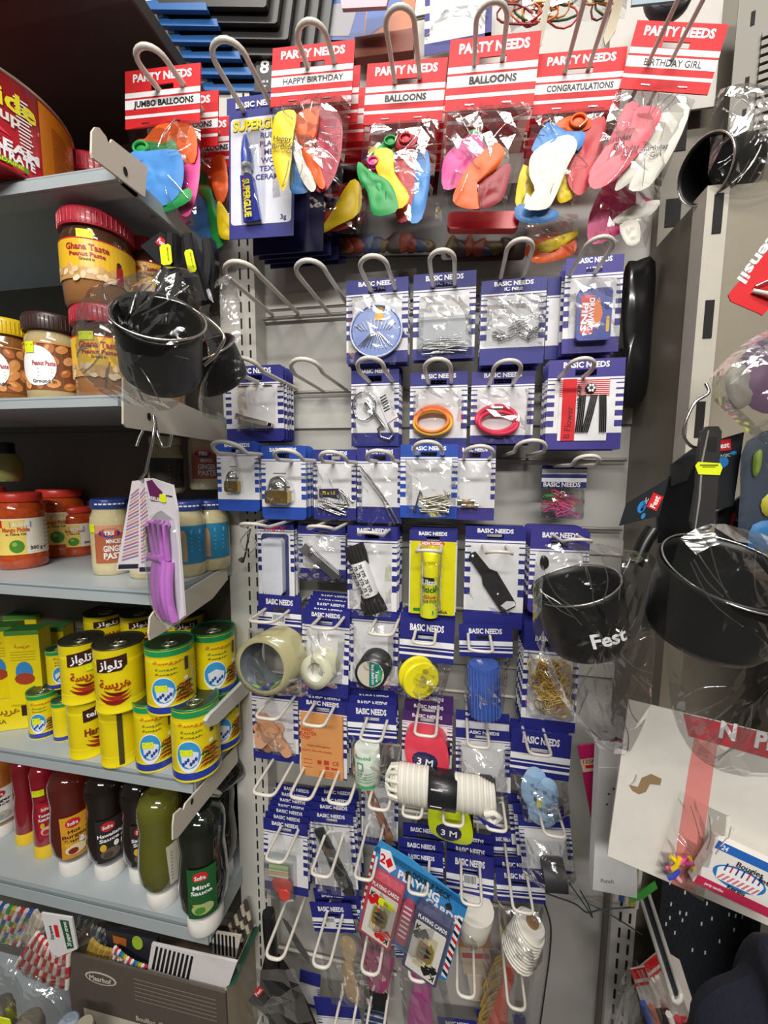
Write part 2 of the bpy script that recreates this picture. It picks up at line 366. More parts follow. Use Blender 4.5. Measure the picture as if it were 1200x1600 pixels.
# ------------------------------------------------------------------ hooks on the panel
BARS = {}
def hook(tx, ty, w, kt, label, up=.55, sq=2.0, rp=3.6, row=None, mt=None, kb=.985):
    fr = Fr(tx, ty, kt); h = w / 2 * fr.sx; ln = h * 1.0; d = Vector((0, -math.cos(up), math.sin(up))); r = rp * fr.sm
    c = -d * ln; p = []; st = .010 if up > .35 else .003; s0 = c - d * st; yb = (kb - kt) * D
    arc = []
    for i in range(11):
        a = math.pi * (1 - i / 10); cx, sx = math.cos(a), math.sin(a); e = 2 / sq
        arc.append(c + Vector((h * math.copysign(abs(cx) ** e, cx), 0, 0)) + d * ln * abs(sx) ** e)
    l = [Vector((-h, yb, s0.z)), Vector((-h, yb * .5, s0.z)), Vector((-h, s0.y + .006, s0.z)), Vector((-h, s0.y, s0.z + .0005))]
    rr = [Vector((-v.x, v.y, v.z)) for v in reversed(l)]
    b = MB(fr); b.tube(l + arc + rr, r, mt or WIRE, 7, raw=True)
    o = b.done('display_hook', None, fr, label, 'hook', 'wire display hooks')
    if row: BARS.setdefault(row, []).append((fr.M.translation.z + s0.z, fr.M.translation.x))
    return o
wh = 'white wire display hook '
for a in [
 (222, 72, 42, .70, wh + 'above the jumbo balloons pack', 'A'), (345, 62, 50, .70, wh + 'above the superglue card', 'A'), (480, 33, 46, .70, wh + 'above the happy birthday balloon pack', 'A'),
 (622, 10, 46, .70, wh + 'above the green and yellow balloon pack', 'A'), (770, 2, 50, .70, wh + 'above the balloon pack with the pink and orange balloons', 'A'),
 (945, -40, 46, .70, wh + 'above the congratulations balloon pack', 'A'), (1098, -42, 46, .70, wh + 'above the birthday girl balloon pack', 'A')]:
    hook(*a[:4], a[4], rp=4.6, row='A', up=.12)
for a in [
 (365, 409, 50, 'left of two bare ones near the bagged pot'), (478, 407, 46, 'bare, just left of the pin wheel card'), (580, 400, 44, 'above the round sewing pin wheel'), (690, 391, 40, 'above the boxed pins'),
 (815, 374, 42, 'above the cloudy safety pin bag'), (942, 370, 46, 'above the drawing pins')]:
    hook(*a[:3], .75, wh + a[3], rp=3.9, row='B', up=.28)
for a in [
 (372, 559, 44, 'above the small nail clipper card'), (470, 561, 46, 'holding nothing between nail clipper and key ring cards'), (575, 559, 42, 'above the key ring card'), (683, 561, 42, 'above the orange hair elastic'),
 (795, 563, 44, 'above the red hair band'), (913, 560, 42, 'in the hair grip card')]:
    hook(*a[:3], .76, wh + a[3], rp=3.6, row='C', up=.42)
for a in [
 (345, 690, 46, 'in front of the small padlock card'), (442, 703, 40, 'in front of the larger padlock card'), (515, 706, 40, 'in front of the small nails card'), (590, 704, 40, 'in front of the long needle card'),
 (667, 690, 44, 'in front of the bagged steel nails'), (750, 697, 46, 'in front of the fuses card'), (833, 688, 48, 'holding nothing left of the paper clips box'), (922, 712, 40, 'ending below the hair grip card')]:
    hook(*a[:3], .76, wh + a[3], rp=3.3, row='D', up=.5)
for a in [
 (388, 818, 40, 'over the white easy blister'), (495, 822, 40, 'over the bagged large nail clipper'), (575, 832, 38, 'over the black shoelaces'), (668, 860, 38, 'over the yellow glue stick'),
 (782, 862, 42, 'over the black bottle opener'), (908, 843, 44, 'over the violet cards beside the lettered pot')]:
    hook(*a[:3], .76, wh + a[3], rp=2.7, row='E', up=.35)
for a in [
 (405, 972, 40, 'over the wide packing tape'), (502, 982, 38, 'over the small clear tape'), (593, 992, 38, 'over the insulation tape'), (661, 1006, 34, 'over the yellow bobbin pack'),
 (752, 1018, 38, 'over the blue mesh roll')]:
    hook(*a[:3], .78, wh + a[3], rp=2.6, row='F', up=.1, sq=3.5)
for a in [
 (415, 1123, 36, 'over the skin coloured plaster bag'), (488, 1134, 34, 'over the fabric plaster strip'), (578, 1158, 34, 'over the rolled bandage'), (664, 1150, 34, 'over the red tape measure'),
 (748, 1168, 34, 'over the upper black thread card'), (845, 1180, 36, 'over the pale blue bobbins')]:
    hook(*a[:3], .78, wh + a[3], rp=2.5, row='G', up=.05, sq=4)
for a in [
 (410, 1242, 34, 'holding nothing below the plaster bag'), (468, 1248, 34, 'holding nothing below the fabric plaster strip'), (527, 1256, 34, 'holding nothing left of the wooden stick card'), (590, 1265, 32, 'in front of the wooden stick card'),
 (643, 1277, 30, 'under the left end of the white rope'), (708, 1290, 32, 'across the yellow tape measure'), (776, 1298, 32, 'under the right end of the white rope')]:
    hook(*a[:3], .77, wh + a[3], rp=2.5, row='H', up=.03, sq=4)
for a in [
 (428, 1346, 30, 'over the red sewing kit'), (500, 1369, 30, 'over the black file card'), (567, 1374, 28, 'left of the playing cards'), (652, 1397, 30, 'through the playing cards pack'),
 (737, 1414, 32, 'over the white cup pack'), (868, 1307, 34, 'over the lower black thread card'), (818, 1426, 32, 'over the white twine spool')]:
    hook(*a[:3], .78, wh + a[3], rp=2.4, row='I', up=.03, sq=4)
for a in [
 (427, 1498, 28, 'long bare one, lowest left beside the black utensil tag'), (500, 1511, 27, 'long one below the wooden spoon header'), (577, 1522, 28, 'long one before the dark pink comb'), (652, 1533, 28, 'long one before the magenta brush'),
 (728, 1558, 28, 'long one below the playing cards'), (808, 1577, 28, 'long one before the red brush')]:
    hook(*a[:3], .78, wh + a[3], rp=2.4, row='J', up=.03, sq=3)
for a in [(398, 1660, 30, 'cut by the bottom edge near the black utensil tag'), (527, 1650, 28, 'cut by the bottom edge through the curled cards'), (578, 1660, 28, 'cut by the bottom edge before the black clip')]:
    hook(*a[:3], .80, wh + a[3], rp=2.3, row='K', up=.03, sq=3)
bl = {'A': 'behind the balloon packs', 'B': 'behind the sewing pin cards', 'C': 'behind the key ring and hair band cards', 'D': 'behind the padlock and nail cards', 'E': 'behind the glue stick card',
      'F': 'behind the tape cards', 'G': 'behind the bandage and tape measure', 'H': 'behind the white rope', 'I': 'behind the sewing kits', 'J': 'behind the wooden spoon pack', 'K': 'lowest, at the bottom edge'}
for k, v in BARS.items():
    z = sorted(q[0] for q in v)[len(v) // 2]; b = MB(); b.tube([(XE + .03, -.012, z), ((XR if k in 'ABCDEF' else max(q[1] for q in v) + .05) - .02, -.012, z)], .0035, WIREG if k in 'ABCDE' else WIRE, 6, raw=True)
    b.done('crossbar', label='thin horizontal rail ' + bl[k], cat='rail')

# ------------------------------------------------------------------ carded goods: printed boards and headers
def holed(b, x0, y0, x1, y1, hx0, hy0, hx1, hy1, o0, o1, m, top_r=0):
    """A board with a hang hole."""
    b.box(x0, y0, hx0, y1, o0, o1, m); b.box(hx1, y0, x1, y1, o0, o1, m)
    b.box(hx0, y0, hx1, hy0, o0, o1, m); b.box(hx0, hy1, hx1, y1, o0, o1, m)
TXT = 'BASIC NEEDS'
def backing(root, fr, x0, y0, x1, y1, hdr=.22, foot=.17, blue=None, chk=True, hole=True, title=TXT, th=1.2, mid=None, ty=.30, tw=.60, rc=0):
    blue = blue or BLUE; w, h = x1 - x0, y1 - y0; yh = y0 + h * hdr; yf = y1 - h * foot; cx = (x0 + x1) / 2; b = MB(fr)
    if rc:
        hx0, hx1, hy0, hy1 = cx - .14 * w, cx + .14 * w, y0 + .56 * h * hdr, y0 + .92 * h * hdr; q = rrect(x0, y0, x1, hy0 + 3 * rc, rc)
        b.prism([(x0, hy0)] + [p for p in q if p[1] < y0 + rc + .01 and p[0] < cx] + [p for p in q if p[1] < y0 + rc + .01 and p[0] > cx] + [(x1, hy0)], 0, th, blue); b.box(x0, hy0, hx0, yh, 0, th, blue); b.box(hx1, hy0, x1, yh, 0, th, blue); b.box(hx0, hy1, hx1, yh, 0, th, blue)
    elif hole: holed(b, x0, y0, x1, yh, cx - .14 * w, y0 + .56 * h * hdr, cx + .14 * w, y0 + .92 * h * hdr, 0, th, blue)
    else: b.box(x0, y0, x1, yh, 0, th, blue)
    b.box(x0, yh, x1, yf, 0, th, mid or WHITE)
    if foot and rc: q = rrect(x0, yf - 3 * rc, x1, y1, rc); b.prism([p for p in q if p[1] > yf] + [(x0, yf), (x1, yf)], 0, th, blue)
    elif foot: b.box(x0, yf, x1, y1, 0, th, blue)
    t = th + .25
    b.rect(x0, yh + .02 * h, x1, yh + .028 * h, t, blue)
    if chk:
        y = yh + .06 * h
        for s in (.012, .02, .035, .05, .062, .07):
            if y + s * h > yf - .01 * h: break
            b.rect(x0, y, x0 + .10 * w, y + s * h, t, blue); b.rect(x1 - .10 * w, y, x1, y + s * h, t, blue); y += s * h + .047 * h
    if title: b.text(title, cx, y0 + h * hdr * ty, min(h * hdr * .30, w * .085), INK, t, w=w * tw, bold=.035)
    return b.done('backing_card', root)
def header(root, fr, x0, y0, x1, y1, blue=None, title=TXT):
    blue = blue or BLUE; w, h = x1 - x0, y1 - y0; cx = (x0 + x1) / 2; b = MB(fr)
    holed(b, x0, y0, x1, y1, cx - .16 * w, y0 + .34 * h, cx + .16 * w, y0 + .46 * h, 0, 1.6, blue)
    for a, c in ((.50, .64), (.69, .72), (.80, .86)):
        b.rect(x0, y0 + a * h, x1, y0 + c * h, 1.9, INK)
    b.text(title, cx, y0 + .19 * h, h * .15, INK, 1.9, w=w * .62, bold=.035)
    return b.done('header_card', root)
def party(root, fr, x0, y0, x1, y1, cap, capw=.72, bold=.04):
    w, h = x1 - x0, y1 - y0; cx = (x0 + x1) / 2; b = MB(fr)
    holed(b, x0, y0, x1, y1, cx - .15 * w, y0 + .28 * h, cx + .15 * w, y0 + .37 * h, 0, 1.8, RED)
    for a, c in ((.385, .475), (.51, .67), (.775, .83)): b.rect(x0, y0 + a * h, x1, y0 + c * h, 2.1, INK)
    b.text('PARTY NEEDS', cx, y0 + .14 * h, h * .13, INK, 2.1, w=w * .78, bold=.04)
    b.text(cap, cx + .02 * w, y0 + .59 * h, h * .10, BLACK, 2.4, w=w * capw, bold=bold)
    for sx in (-.22, .2): b.box(cx + sx * w - .05 * w, y0 + .915 * h, cx + sx * w + .05 * w, y0 + .93 * h, 1.8, 2.8, STEEL)
    return b.done('header_card', root)
def bag(root, fr, c4, bulge=6, amp=2.2, m=None, nx=8, ny=10, o=1.5, back=True):
    b = MB(fr)
    if isinstance(c4[0], (int, float)): x0, y0, x1, y1 = c4; c4 = [(x0, y0), (x1, y0), (x1, y1), (x0, y1)]
    b.sheet(c4, o, bulge, amp, m or FILM, nx, ny)
    return b.done('plastic_bag', root)
CREASE = film('crease_film', .30, (.98, .98, .98), .12, 20, .1)
def creases(root, fr, c4, n, o, r=.8, seed=0):
    rn = random.Random(seed + int(c4[0][0])); P = [Vector(p) for p in c4]; cx = sum((p for p in P), Vector((0, 0))) / len(P)
    for i in range(n):
        a = rn.randrange(len(P)); e = P[a].lerp(P[(a + 1) % len(P)], rn.random()); e = cx + (e - cx) * .93; g = cx + (e - cx) * rn.uniform(.25, .7); d = g - e; nn = Vector((-d.y, d.x)) * rn.uniform(-.16, .16)
        b = MB(fr); b.tube(smooth_line([(e.x, e.y, o), ((e.x + g.x) / 2 + nn.x, (e.y + g.y) / 2 + nn.y, o + rn.uniform(5, 10)), (g.x, g.y, o + rn.uniform(8, 14))], 4), r, CREASE, 4); b.done('bag_crease', root)
def card(name, label, cat, x0, y0, x1, y1, k, fill=None, n=0, step=.009, sl=None, group=None, yaw=0, what=None, hookd=None, keep=('backing_card', 'header_card'), dz=0, dx=0, pitch=0, style='card', **kw):
    cx = (x0 + x1) / 2; fr = Fr(cx, (y0 + y1) / 2, k, sl, yaw, pitch); root = thing(fr, name, label, cat, group)
    if style == 'card': backing(root, fr, x0, y0, x1, y1, **kw)
    elif style == 'header': header(root, fr, x0, y0, x1, y1, **kw)
    elif style == 'party': party(root, fr, x0, y0, x1, y1, **kw)
    if fill: fill(root, fr)
    if n: behind(root, n, step, what or 'card', hookd, cat, group or (what + ' ' + hookd), keep, dz=dz, dx=dx)
    return root
def part(root, fr, name, f, label=None):
    b = MB(fr); f(b); return b.done(name, root, label=label)

# ------------------------------------------------------------------ deflated balloons and their packs
BC = {'o': C('f2641c', .45), 'g': C('1f9a4a', .45), 'b': C('4a8fd8', .45), 'p': C('ee4c9a', .45), 'y': C('f0d31a', .45), 'r': C('c22b35', .45), 'w': C('e8e4da', .5), 'c': C('ec6a78', .45), 'd': C('b8304a', .45), 'k': C('d43a7c', .45), 'n': C('3a78b8', .45), 'x': C('9c2a34', .45)}
def balloons(root, fr, lst, o0=4):
    """Each: colour code, outline, optional neck ring (x, y, r), optional print."""
    for i, q in enumerate(lst):
        col, pts = q[0], q[1]; gx = sum(p[0] for p in pts) / len(pts); gy = sum(p[1] for p in pts) / len(pts); pts = [(gx + (x - gx) * 1.13, gy + (y - gy) * 1.10) for x, y in pts]; b = MB(fr); o = o0 + i * 3.4; m = BC[col]
        b.blob(pts, o, 2.4, m, 7, 4.2, 3, seed=i * 3.3 + len(pts) + pts[0][0] * .01, fq_=3.4)
        if len(q) > 2 and q[2]:
            x, y, r = q[2]; b.tube([(x + r * math.cos(a), y + r * .8 * math.sin(a), o + 4.5) for a in [j * math.pi / 7 for j in range(14)]], r * .22, m, 6, True)
            b.ball(x, y, o + 1, r * .95, r * .78, 3, m)
        if len(q) > 3:
            for t, x, y, h, a in q[3]: b.text(t, x, y, h, BLACK, o + 5.6, ang=a, bold=.01)
        b.done('balloon', root)
A = 'balloon pack'; PG = 'red topped balloon packs of the upper row'
def f(root, fr):
    balloons(root, fr, [
        ('p', [(270, 245), (308, 235), (312, 290), (300, 340), (284, 335), (278, 290)]), ('o', [(222, 225), (236, 222), (254, 204), (292, 206), (306, 222), (304, 262), (280, 258), (250, 240), (225, 250)]),
        ('g', [(222, 232), (240, 230), (262, 236), (277, 232), (280, 255), (255, 256), (228, 258), (220, 250)], (231, 242, 11)),
        ('g', [(232, 318), (262, 328), (300, 312), (303, 330), (270, 345), (240, 338)]),
        ('b', [(220, 256), (245, 254), (285, 256), (295, 285), (288, 320), (262, 336), (238, 322), (222, 290)])])
    bag(root, fr, [(199, 200), (315, 196), (308, 346), (228, 350)], 16, 3); creases(root, fr, [(199, 200), (315, 196), (308, 346), (228, 350)], 9, 16)
card('balloon_pack', 'jumbo balloons pack with blue balloon, leftmost of the red topped packs', A, 196, 107, 313, 199, .775, f, 3, .045, sl=-.105, group=PG, what='red topped pack', hookd='behind the jumbo balloons pack', style='party', cap='JUMBO BALLOONS', capw=.8)
def f(root, fr):
    balloons(root, fr, [('p', [(256, 345), (285, 338), (310, 350), (318, 385), (290, 388), (262, 372)]), ('b', [(300, 320), (318, 300), (342, 330), (350, 370), (330, 388), (305, 372)]),
        ('g', [(312, 246), (326, 262), (340, 330), (352, 380), (335, 390), (330, 330), (314, 300)]), ('o', [(340, 270), (358, 265), (362, 310), (352, 330), (342, 310)]), ('y', [(350, 335), (362, 350), (376, 385), (362, 390), (350, 380)])])
    bag(root, fr, [(250, 230), (362, 225), (378, 392), (250, 392)], 14, 3)
fr = Fr(310, 300, .90); root = thing(fr, 'balloon_pack', 'pack with pink, green and yellow balloons low behind the jumbo balloons pack', A, PG); f(root, fr)
# superglue
def f(root, fr):
    b = MB(fr); N = 10
    G0 = mat('glue_board_fade', 'dfe2ee', .35)
    b.box(358, 176, 460, 374, 0, 1.4, BLUE); b.poly(rrect(361, 184, 456, 352, 6), 1.7, G0); b.rect(354, 150, 456, 176, .5, BLUE)
    b.text('BASIC NEEDS', 402, 164, 8, INK, 2, w=66, bold=.035); b.text('SUPERGLUE', 408, 196, 15, YEL, 2.4, w=86, bold=.06); b.text('SUPERGLUE', 409, 197, 15, BLACK, 2.2, w=88, bold=.10)
    for i, t in enumerate(['RUBBER', 'PLASTIC', 'METAL', 'WOOD', 'TEXTILE', 'CERAMIC']): b.text(t, 448, 214 + i * 12.8, 8, C('3a3f8e'), 2.2, al='R')
    b.text('3g', 444, 343, 7, C('3a3f8e'), 2.2); b.done('printed_board', root)
    b = MB(fr); b.spin((390, 262, 8), (387, 216, 8), [(0, 9), (.35, 8.5), (.5, 7), (.9, 3.5), (1, 2)], C('3b55b8', .3, .3)); b.spin((391, 278, 8), (390, 262, 8), [(0, 6), (.6, 6), (.6, 8.6), (1, 8.6)], C('c9cdd4', .2, .5)); b.done('nozzle', root)
    b = MB(fr); TB = C('23319a', .3, .4)
    b.raw([fr.L(x, y, o) for x, y, o in [(382, 282, 2), (400, 282, 2), (400, 282, 14), (382, 282, 14), (385, 352, 6), (412, 350, 6), (412, 350, 9), (385, 352, 9)]], [(0, 1, 2, 3), (4, 5, 6, 7), (0, 1, 5, 4), (1, 2, 6, 5), (2, 3, 7, 6), (3, 0, 4, 7)], TB)
    b.text('SUPERGLUE', 393.5, 318, 10, YEL, 14.5, w=60, ang=1.50, bold=.04); b.done('glue_tube', root)
    b = MB(fr); b.blob(rrect(378, 206, 416, 358, 12), 3, 14, CLEAR, 4, 0, 0, back=False); b.done('blister', root)
card('superglue_card', 'superglue tube on a blue and white board, second hook of the upper row', 'superglue', 354, 150, 460, 374, .83, f, 0, sl=-.10, style='none')
for i in range(4):
    fr = Fr(440 + i * 8, 318, .88 + .025 * i, -.1); b = MB(fr); b.box(395 + i * 9, 240, 505 + i * 12, 398 + i * 7, 0, 2, DKBLUE)
    b.done('dark_card', None, fr, 'dark navy board, %s one behind the superglue card' % ORD[i], 'card', 'dark boards hanging behind the superglue card')
def f(root, fr):
    tx = lambda x, y, a: [('Happy', x, y, 8, a), ('Birthday', x + 3, y + 13, 8, a)]
    balloons(root, fr, [('n', [(466, 250), (480, 260), (492, 300), (480, 308), (464, 300)]), ('d', [(494, 186), (520, 182), (538, 205), (538, 260), (524, 300), (506, 300), (496, 250)]),
        ('w', [(470, 205), (478, 230), (494, 270), (505, 298), (498, 308), (482, 285), (468, 240)]), ('o', [(474, 196), (503, 186), (506, 215), (502, 250), (520, 295), (512, 303), (490, 262), (476, 225)], None, [('Happy', 491, 232, 7, .1), ('Birthday', 495, 244, 6, .1)]),
        ('y', [(441, 198), (456, 190), (471, 196), (468, 235), (466, 275), (458, 308), (446, 280), (438, 240)], None, tx(456, 234, .1))])
    bag(root, fr, [(427, 166), (551, 156), (544, 308), (434, 314)], 18, 3); creases(root, fr, [(427, 166), (551, 156), (544, 308), (434, 314)], 9, 18)
card('balloon_pack', 'happy birthday balloon pack with a yellow balloon at left, below the dark combs', A, 424, 71, 551, 164, .77, f, 4, .035, sl=-.095, group=PG, what='red topped pack', hookd='behind the happy birthday pack', style='party', cap='HAPPY BIRTHDAY', capw=.74, bold=.015)
def f(root, fr):
    balloons(root, fr, [('r', [(480, 340), (520, 335), (550, 345), (540, 362), (500, 362)]), ('y', [(460, 310), (478, 318), (474, 335), (462, 325)]), ('y', [(520, 345), (548, 300), (562, 310), (560, 345), (530, 360), (500, 372)]), ('w', [(485, 312), (510, 325), (508, 336), (490, 334)])])
    bag(root, fr, [(440, 300), (565, 292), (562, 372), (455, 372)], 12, 3)
fr = Fr(505, 335, .90); root = thing(fr, 'balloon_pack', 'pack with red and yellow balloons low behind the happy birthday pack', A, PG); f(root, fr)
def f(root, fr):
    balloons(root, fr, [('y', [(584, 240), (600, 228), (612, 245), (595, 262)]), ('r', [(630, 258), (664, 254), (666, 300), (660, 345), (640, 350), (634, 300)]), ('b', [(662, 262), (676, 250), (684, 290), (678, 350), (660, 352), (664, 310)]),
        ('g', [(585, 258), (602, 240), (614, 226), (628, 232), (620, 250), (600, 256)], (620, 234, 9)), ('r', [(630, 232), (645, 224), (660, 232), (652, 246), (634, 246)], (644, 234, 9)), ('p', [(588, 266), (602, 258), (606, 275), (594, 280)], (597, 270, 8)),
        ('y', [(602, 256), (626, 258), (632, 290), (655, 325), (640, 342), (622, 310), (606, 285)]), ('g', [(578, 276), (596, 290), (622, 305), (636, 330), (636, 350), (606, 354), (594, 320), (580, 300)])])
    bag(root, fr, [(571, 196), (692, 192), (690, 372), (572, 374)], 18, 3); creases(root, fr, [(571, 196), (692, 192), (690, 372), (572, 374)], 9, 18)
card('balloon_pack', 'balloon pack with green and yellow balloons, between birthday and pink balloon packs', A, 570, 97, 694, 194, .82, f, 3, .04, sl=-.07, group=PG, what='red topped pack', hookd='behind the green and yellow balloons', style='party', cap='BALLOONS', capw=.52)
def f(root, fr):
    balloons(root, fr, [('g', [(742, 212), (756, 208), (772, 232), (770, 248), (756, 240)]), ('b', [(728, 310), (745, 290), (752, 310), (738, 322)]), ('y', [(784, 248), (802, 250), (795, 258), (786, 256)]),
        ('p', [(708, 262), (722, 240), (748, 222), (765, 238), (768, 252), (752, 270), (738, 296), (712, 302)]), ('x', [(752, 320), (775, 290), (806, 276), (808, 300), (800, 330), (772, 342), (755, 338)]),
        ('o', [(730, 328), (738, 296), (756, 268), (782, 246), (796, 262), (786, 285), (760, 306), (748, 328), (770, 340), (750, 340)])])
    bag(root, fr, [(699, 173), (836, 168), (808, 356), (697, 356)], 20, 4); creases(root, fr, [(699, 173), (836, 168), (808, 356), (697, 356)], 9, 20)
card('balloon_pack', 'balloon pack with pink and orange balloons above the red tray', A, 698, 58, 838, 172, .79, f, 2, .04, sl=-.09, group=PG, what='red topped pack', hookd='behind the pink and orange balloons', style='party', cap='BALLOONS', capw=.53)
for i in range(3):
    fr = Fr(750, 370, .86 + i * .02, 0); b = MB(fr); b.box(697, 340, 806, 366, 0, 16, C('c4121c', .3, .2), 8)
    b.done('red_tray', None, fr, 'red plastic bar under the pink and orange balloons, %s' % ['nearest', 'second', 'third'][i] + ' one', 'packaging', 'red plastic ends below the pink balloon pack')
def f(root, fr):
    balloons(root, fr, [('y', [(832, 262), (856, 290), (864, 312), (840, 326), (826, 318)]), ('y', [(894, 276), (912, 280), (918, 312), (900, 324), (892, 310)]), ('n', [(834, 330), (888, 340), (890, 354), (860, 360), (832, 352)]),
        ('r', [(915, 215), (946, 202), (950, 240), (944, 280), (930, 312), (914, 305), (905, 280), (912, 240)]), ('o', [(876, 205), (895, 196), (922, 200), (924, 215), (900, 220), (880, 216)], (908, 206, 12)),
        ('b', [(844, 245), (862, 208), (890, 222), (916, 225), (910, 250), (880, 244), (858, 248)]), ('w', [(843, 262), (862, 244), (892, 234), (906, 250), (896, 280), (886, 318), (874, 340), (842, 338), (854, 312), (844, 290)])])
    bag(root, fr, [(837, 180), (964, 172), (920, 330), (826, 345)], 18, 4); creases(root, fr, [(837, 180), (964, 172), (920, 330), (826, 345)], 9, 18)
card('balloon_pack', 'congratulations balloon pack with white and blue balloons', A, 835, 81, 972, 177, .84, f, 2, .04, sl=-.075, group=PG, what='red topped pack', hookd='behind the congratulations pack', style='party', cap='CONGRATULATIONS', capw=.76, bold=.03)
def f(root, fr):
    balloons(root, fr, [('o', [(825, 385), (850, 372), (888, 376), (892, 400), (850, 410), (828, 402)]), ('y', [(840, 385), (890, 370), (894, 378), (860, 396)])])
    bag(root, fr, [(820, 340), (900, 340), (905, 412), (820, 412)], 10, 3)
fr = Fr(860, 380, .90); root = thing(fr, 'balloon_pack', 'orange balloons in a bag low behind the congratulations pack', A, PG); f(root, fr)
def f(root, fr):
    bd = lambda x, y, a: [('Birthday', x, y, 8, a), ('Girl', x + 2, y + 11, 8, a)]
    balloons(root, fr, [('w', [(1050, 200), (1066, 190), (1060, 260), (1036, 300), (1020, 310), (1026, 270)]), ('w', [(1068, 180), (1094, 180), (1090, 240), (1070, 300), (1042, 308), (1050, 270), (1066, 230)], None, bd(1062, 245, -.3)),
        ('c', [(996, 184), (1018, 186), (1014, 225), (1000, 262), (984, 300), (970, 290), (986, 240)], None, bd(1000, 238, -.3)), ('c', [(1016, 190), (1046, 190), (1050, 210), (1036, 255), (1012, 300), (986, 318), (974, 300), (1000, 262), (1010, 220)], None, bd(1016, 256, -.3))])
    bag(root, fr, [(976, 150), (1104, 155), (1088, 318), (968, 322)], 16, 3); creases(root, fr, [(976, 150), (1104, 155), (1088, 318), (968, 322)], 9, 16)
card('balloon_pack', 'birthday girl balloon pack with coral and white balloons, rightmost', A, 980, 36, 1120, 146, .82, f, 0, sl=.06, group=PG, style='party', cap='BIRTHDAY GIRL', capw=.64, bold=.01)
def f(root, fr):
    balloons(root, fr, [('k', [(950, 280), (975, 300), (1000, 315), (985, 345), (955, 370), (925, 372), (924, 330)]), ('k', [(985, 318), (1010, 322), (996, 345), (970, 350)]), ('w', [(956, 350), (985, 330), (1020, 326), (1010, 345), (980, 352)]), ('w', [(966, 360), (990, 355), (995, 385), (978, 388)])])
    bag(root, fr, [(926, 265), (1030, 300), (1012, 392), (922, 392)], 12, 4)
fr = Fr(975, 340, .87); root = thing(fr, 'balloon_pack', 'pack with magenta and white balloons low behind the birthday girl pack', A, PG); f(root, fr)

# ------------------------------------------------------------------ rows of blue and white cards
BG = 'blue and white hardware and haberdashery cards'
wht = 'blue topped card'
def f(root, fr):
    b = MB(fr); b.spin((589, 520, 2), (589, 520, 8), [(0, 40), (.7, 40), (1, 37)], C('8aa0dc', .25, .5), 28)
    b.tube([(589 + 40 * math.cos(a), 520 + 40 * math.sin(a), 8) for a in [i * math.pi / 14 for i in range(28)]], 1.6, C('c9d2ee', .2, .5), 5, True); b.rect(588, 484, 600, 504, 9, C('f0b81c')); b.done('pin_wheel', root)
    for i in range(22):
        a = -1.1 + i * .105; part(root, fr, 'pin', lambda b: (b.tube([(589 + 6 * math.sin(a), 520 + (6 if i % 2 else 2), 9.5), (589 + 34 * math.sin(a) * .9, 548 - 4 * abs(a) + R(-2, 2), 9.5)], .7, STEEL, 4), b.tube([(589 + 20 * a, 518, 9.5), (589 + 30 * a, 500 + 8 * abs(a), 9.5)], .8, INK, 4))) if i % 2 == 0 else None
    bag(root, fr, (544, 462, 640, 572), 12, 2)
card('sewing_pin_card', 'card with a round pale blue sewing pin wheel in a clear bag', 'sewing pins', 541, 437, 637, 568, .87, f, 2, .012, group=BG, what=wht, hookd='behind the round pin wheel', hdr=.17, foot=.14)
fr = Fr(600, 430, .95); b = MB(fr); b.box(540, 424, 650, 445, 0, 1.5, C('3a332c')); b.text('CONTACT NO', 606, 433, 9, C('1c1814'), 1.8, w=66, bold=.03); b.done('sign_strip', None, fr, 'dark brown printed strip above the round sewing pin wheel', 'sign')
def f(root, fr):
    part(root, fr, 'pin_box', lambda b: b.box(652, 498, 738, 560, 1.5, 12, CLEAR, 3))
    for i in range(34):
        x, y = R(660, 700), R(528, 556); a = R(-.35, .25)
        part(root, fr, 'pin', lambda b: b.tube([(x, y, R(3, 9)), (x + 34 * math.cos(a), y + 34 * math.sin(a) * .6, R(3, 9))], .75, STEEL, 4))
    bag(root, fr, [(654, 462), (735, 466), (738, 564), (652, 556)], 14, 4)
card('sewing_pin_card', 'card with loose steel pins in a clear box, right of the pin wheel', 'sewing pins', 645, 427, 742, 562, .87, f, 1, .014, group=BG, what=wht, hookd='behind the boxed pins', hdr=.185, foot=.13)
def f(root, fr):
    part(root, fr, 'inner_bag', lambda b: b.sheet([(760, 470), (846, 474), (848, 545), (756, 540)], 4, 10, 5, FILM2, 10, 9))
    for i in range(12):
        x, y, a = R(768, 825), R(505, 535), R(-.6, .6)
        part(root, fr, 'safety_pin', lambda b: (b.tube([(x, y, 5), (x + 18 * math.cos(a), y + 18 * math.sin(a), 6), (x + 18 * math.cos(a) + 2, y + 18 * math.sin(a) + 4, 6), (x + 2, y + 4, 5)], .9, STEEL, 4, True)))
    bag(root, fr, [(754, 462), (852, 462), (852, 552), (750, 540)], 12, 4, FILM2)
card('safety_pin_card', 'card with a cloudy crumpled bag of safety pins, left of drawing pins', 'safety pins', 750, 437, 851, 570, .87, f, 2, .02, group=BG, what=wht, hookd='behind the cloudy safety pin bag', hdr=.16, foot=.2)
card('blue_card', 'narrow blue topped card half hidden between safety pins and drawing pins', 'card', 853, 434, 884, 562, .90, None, 0, group=BG, title='', hole=False)
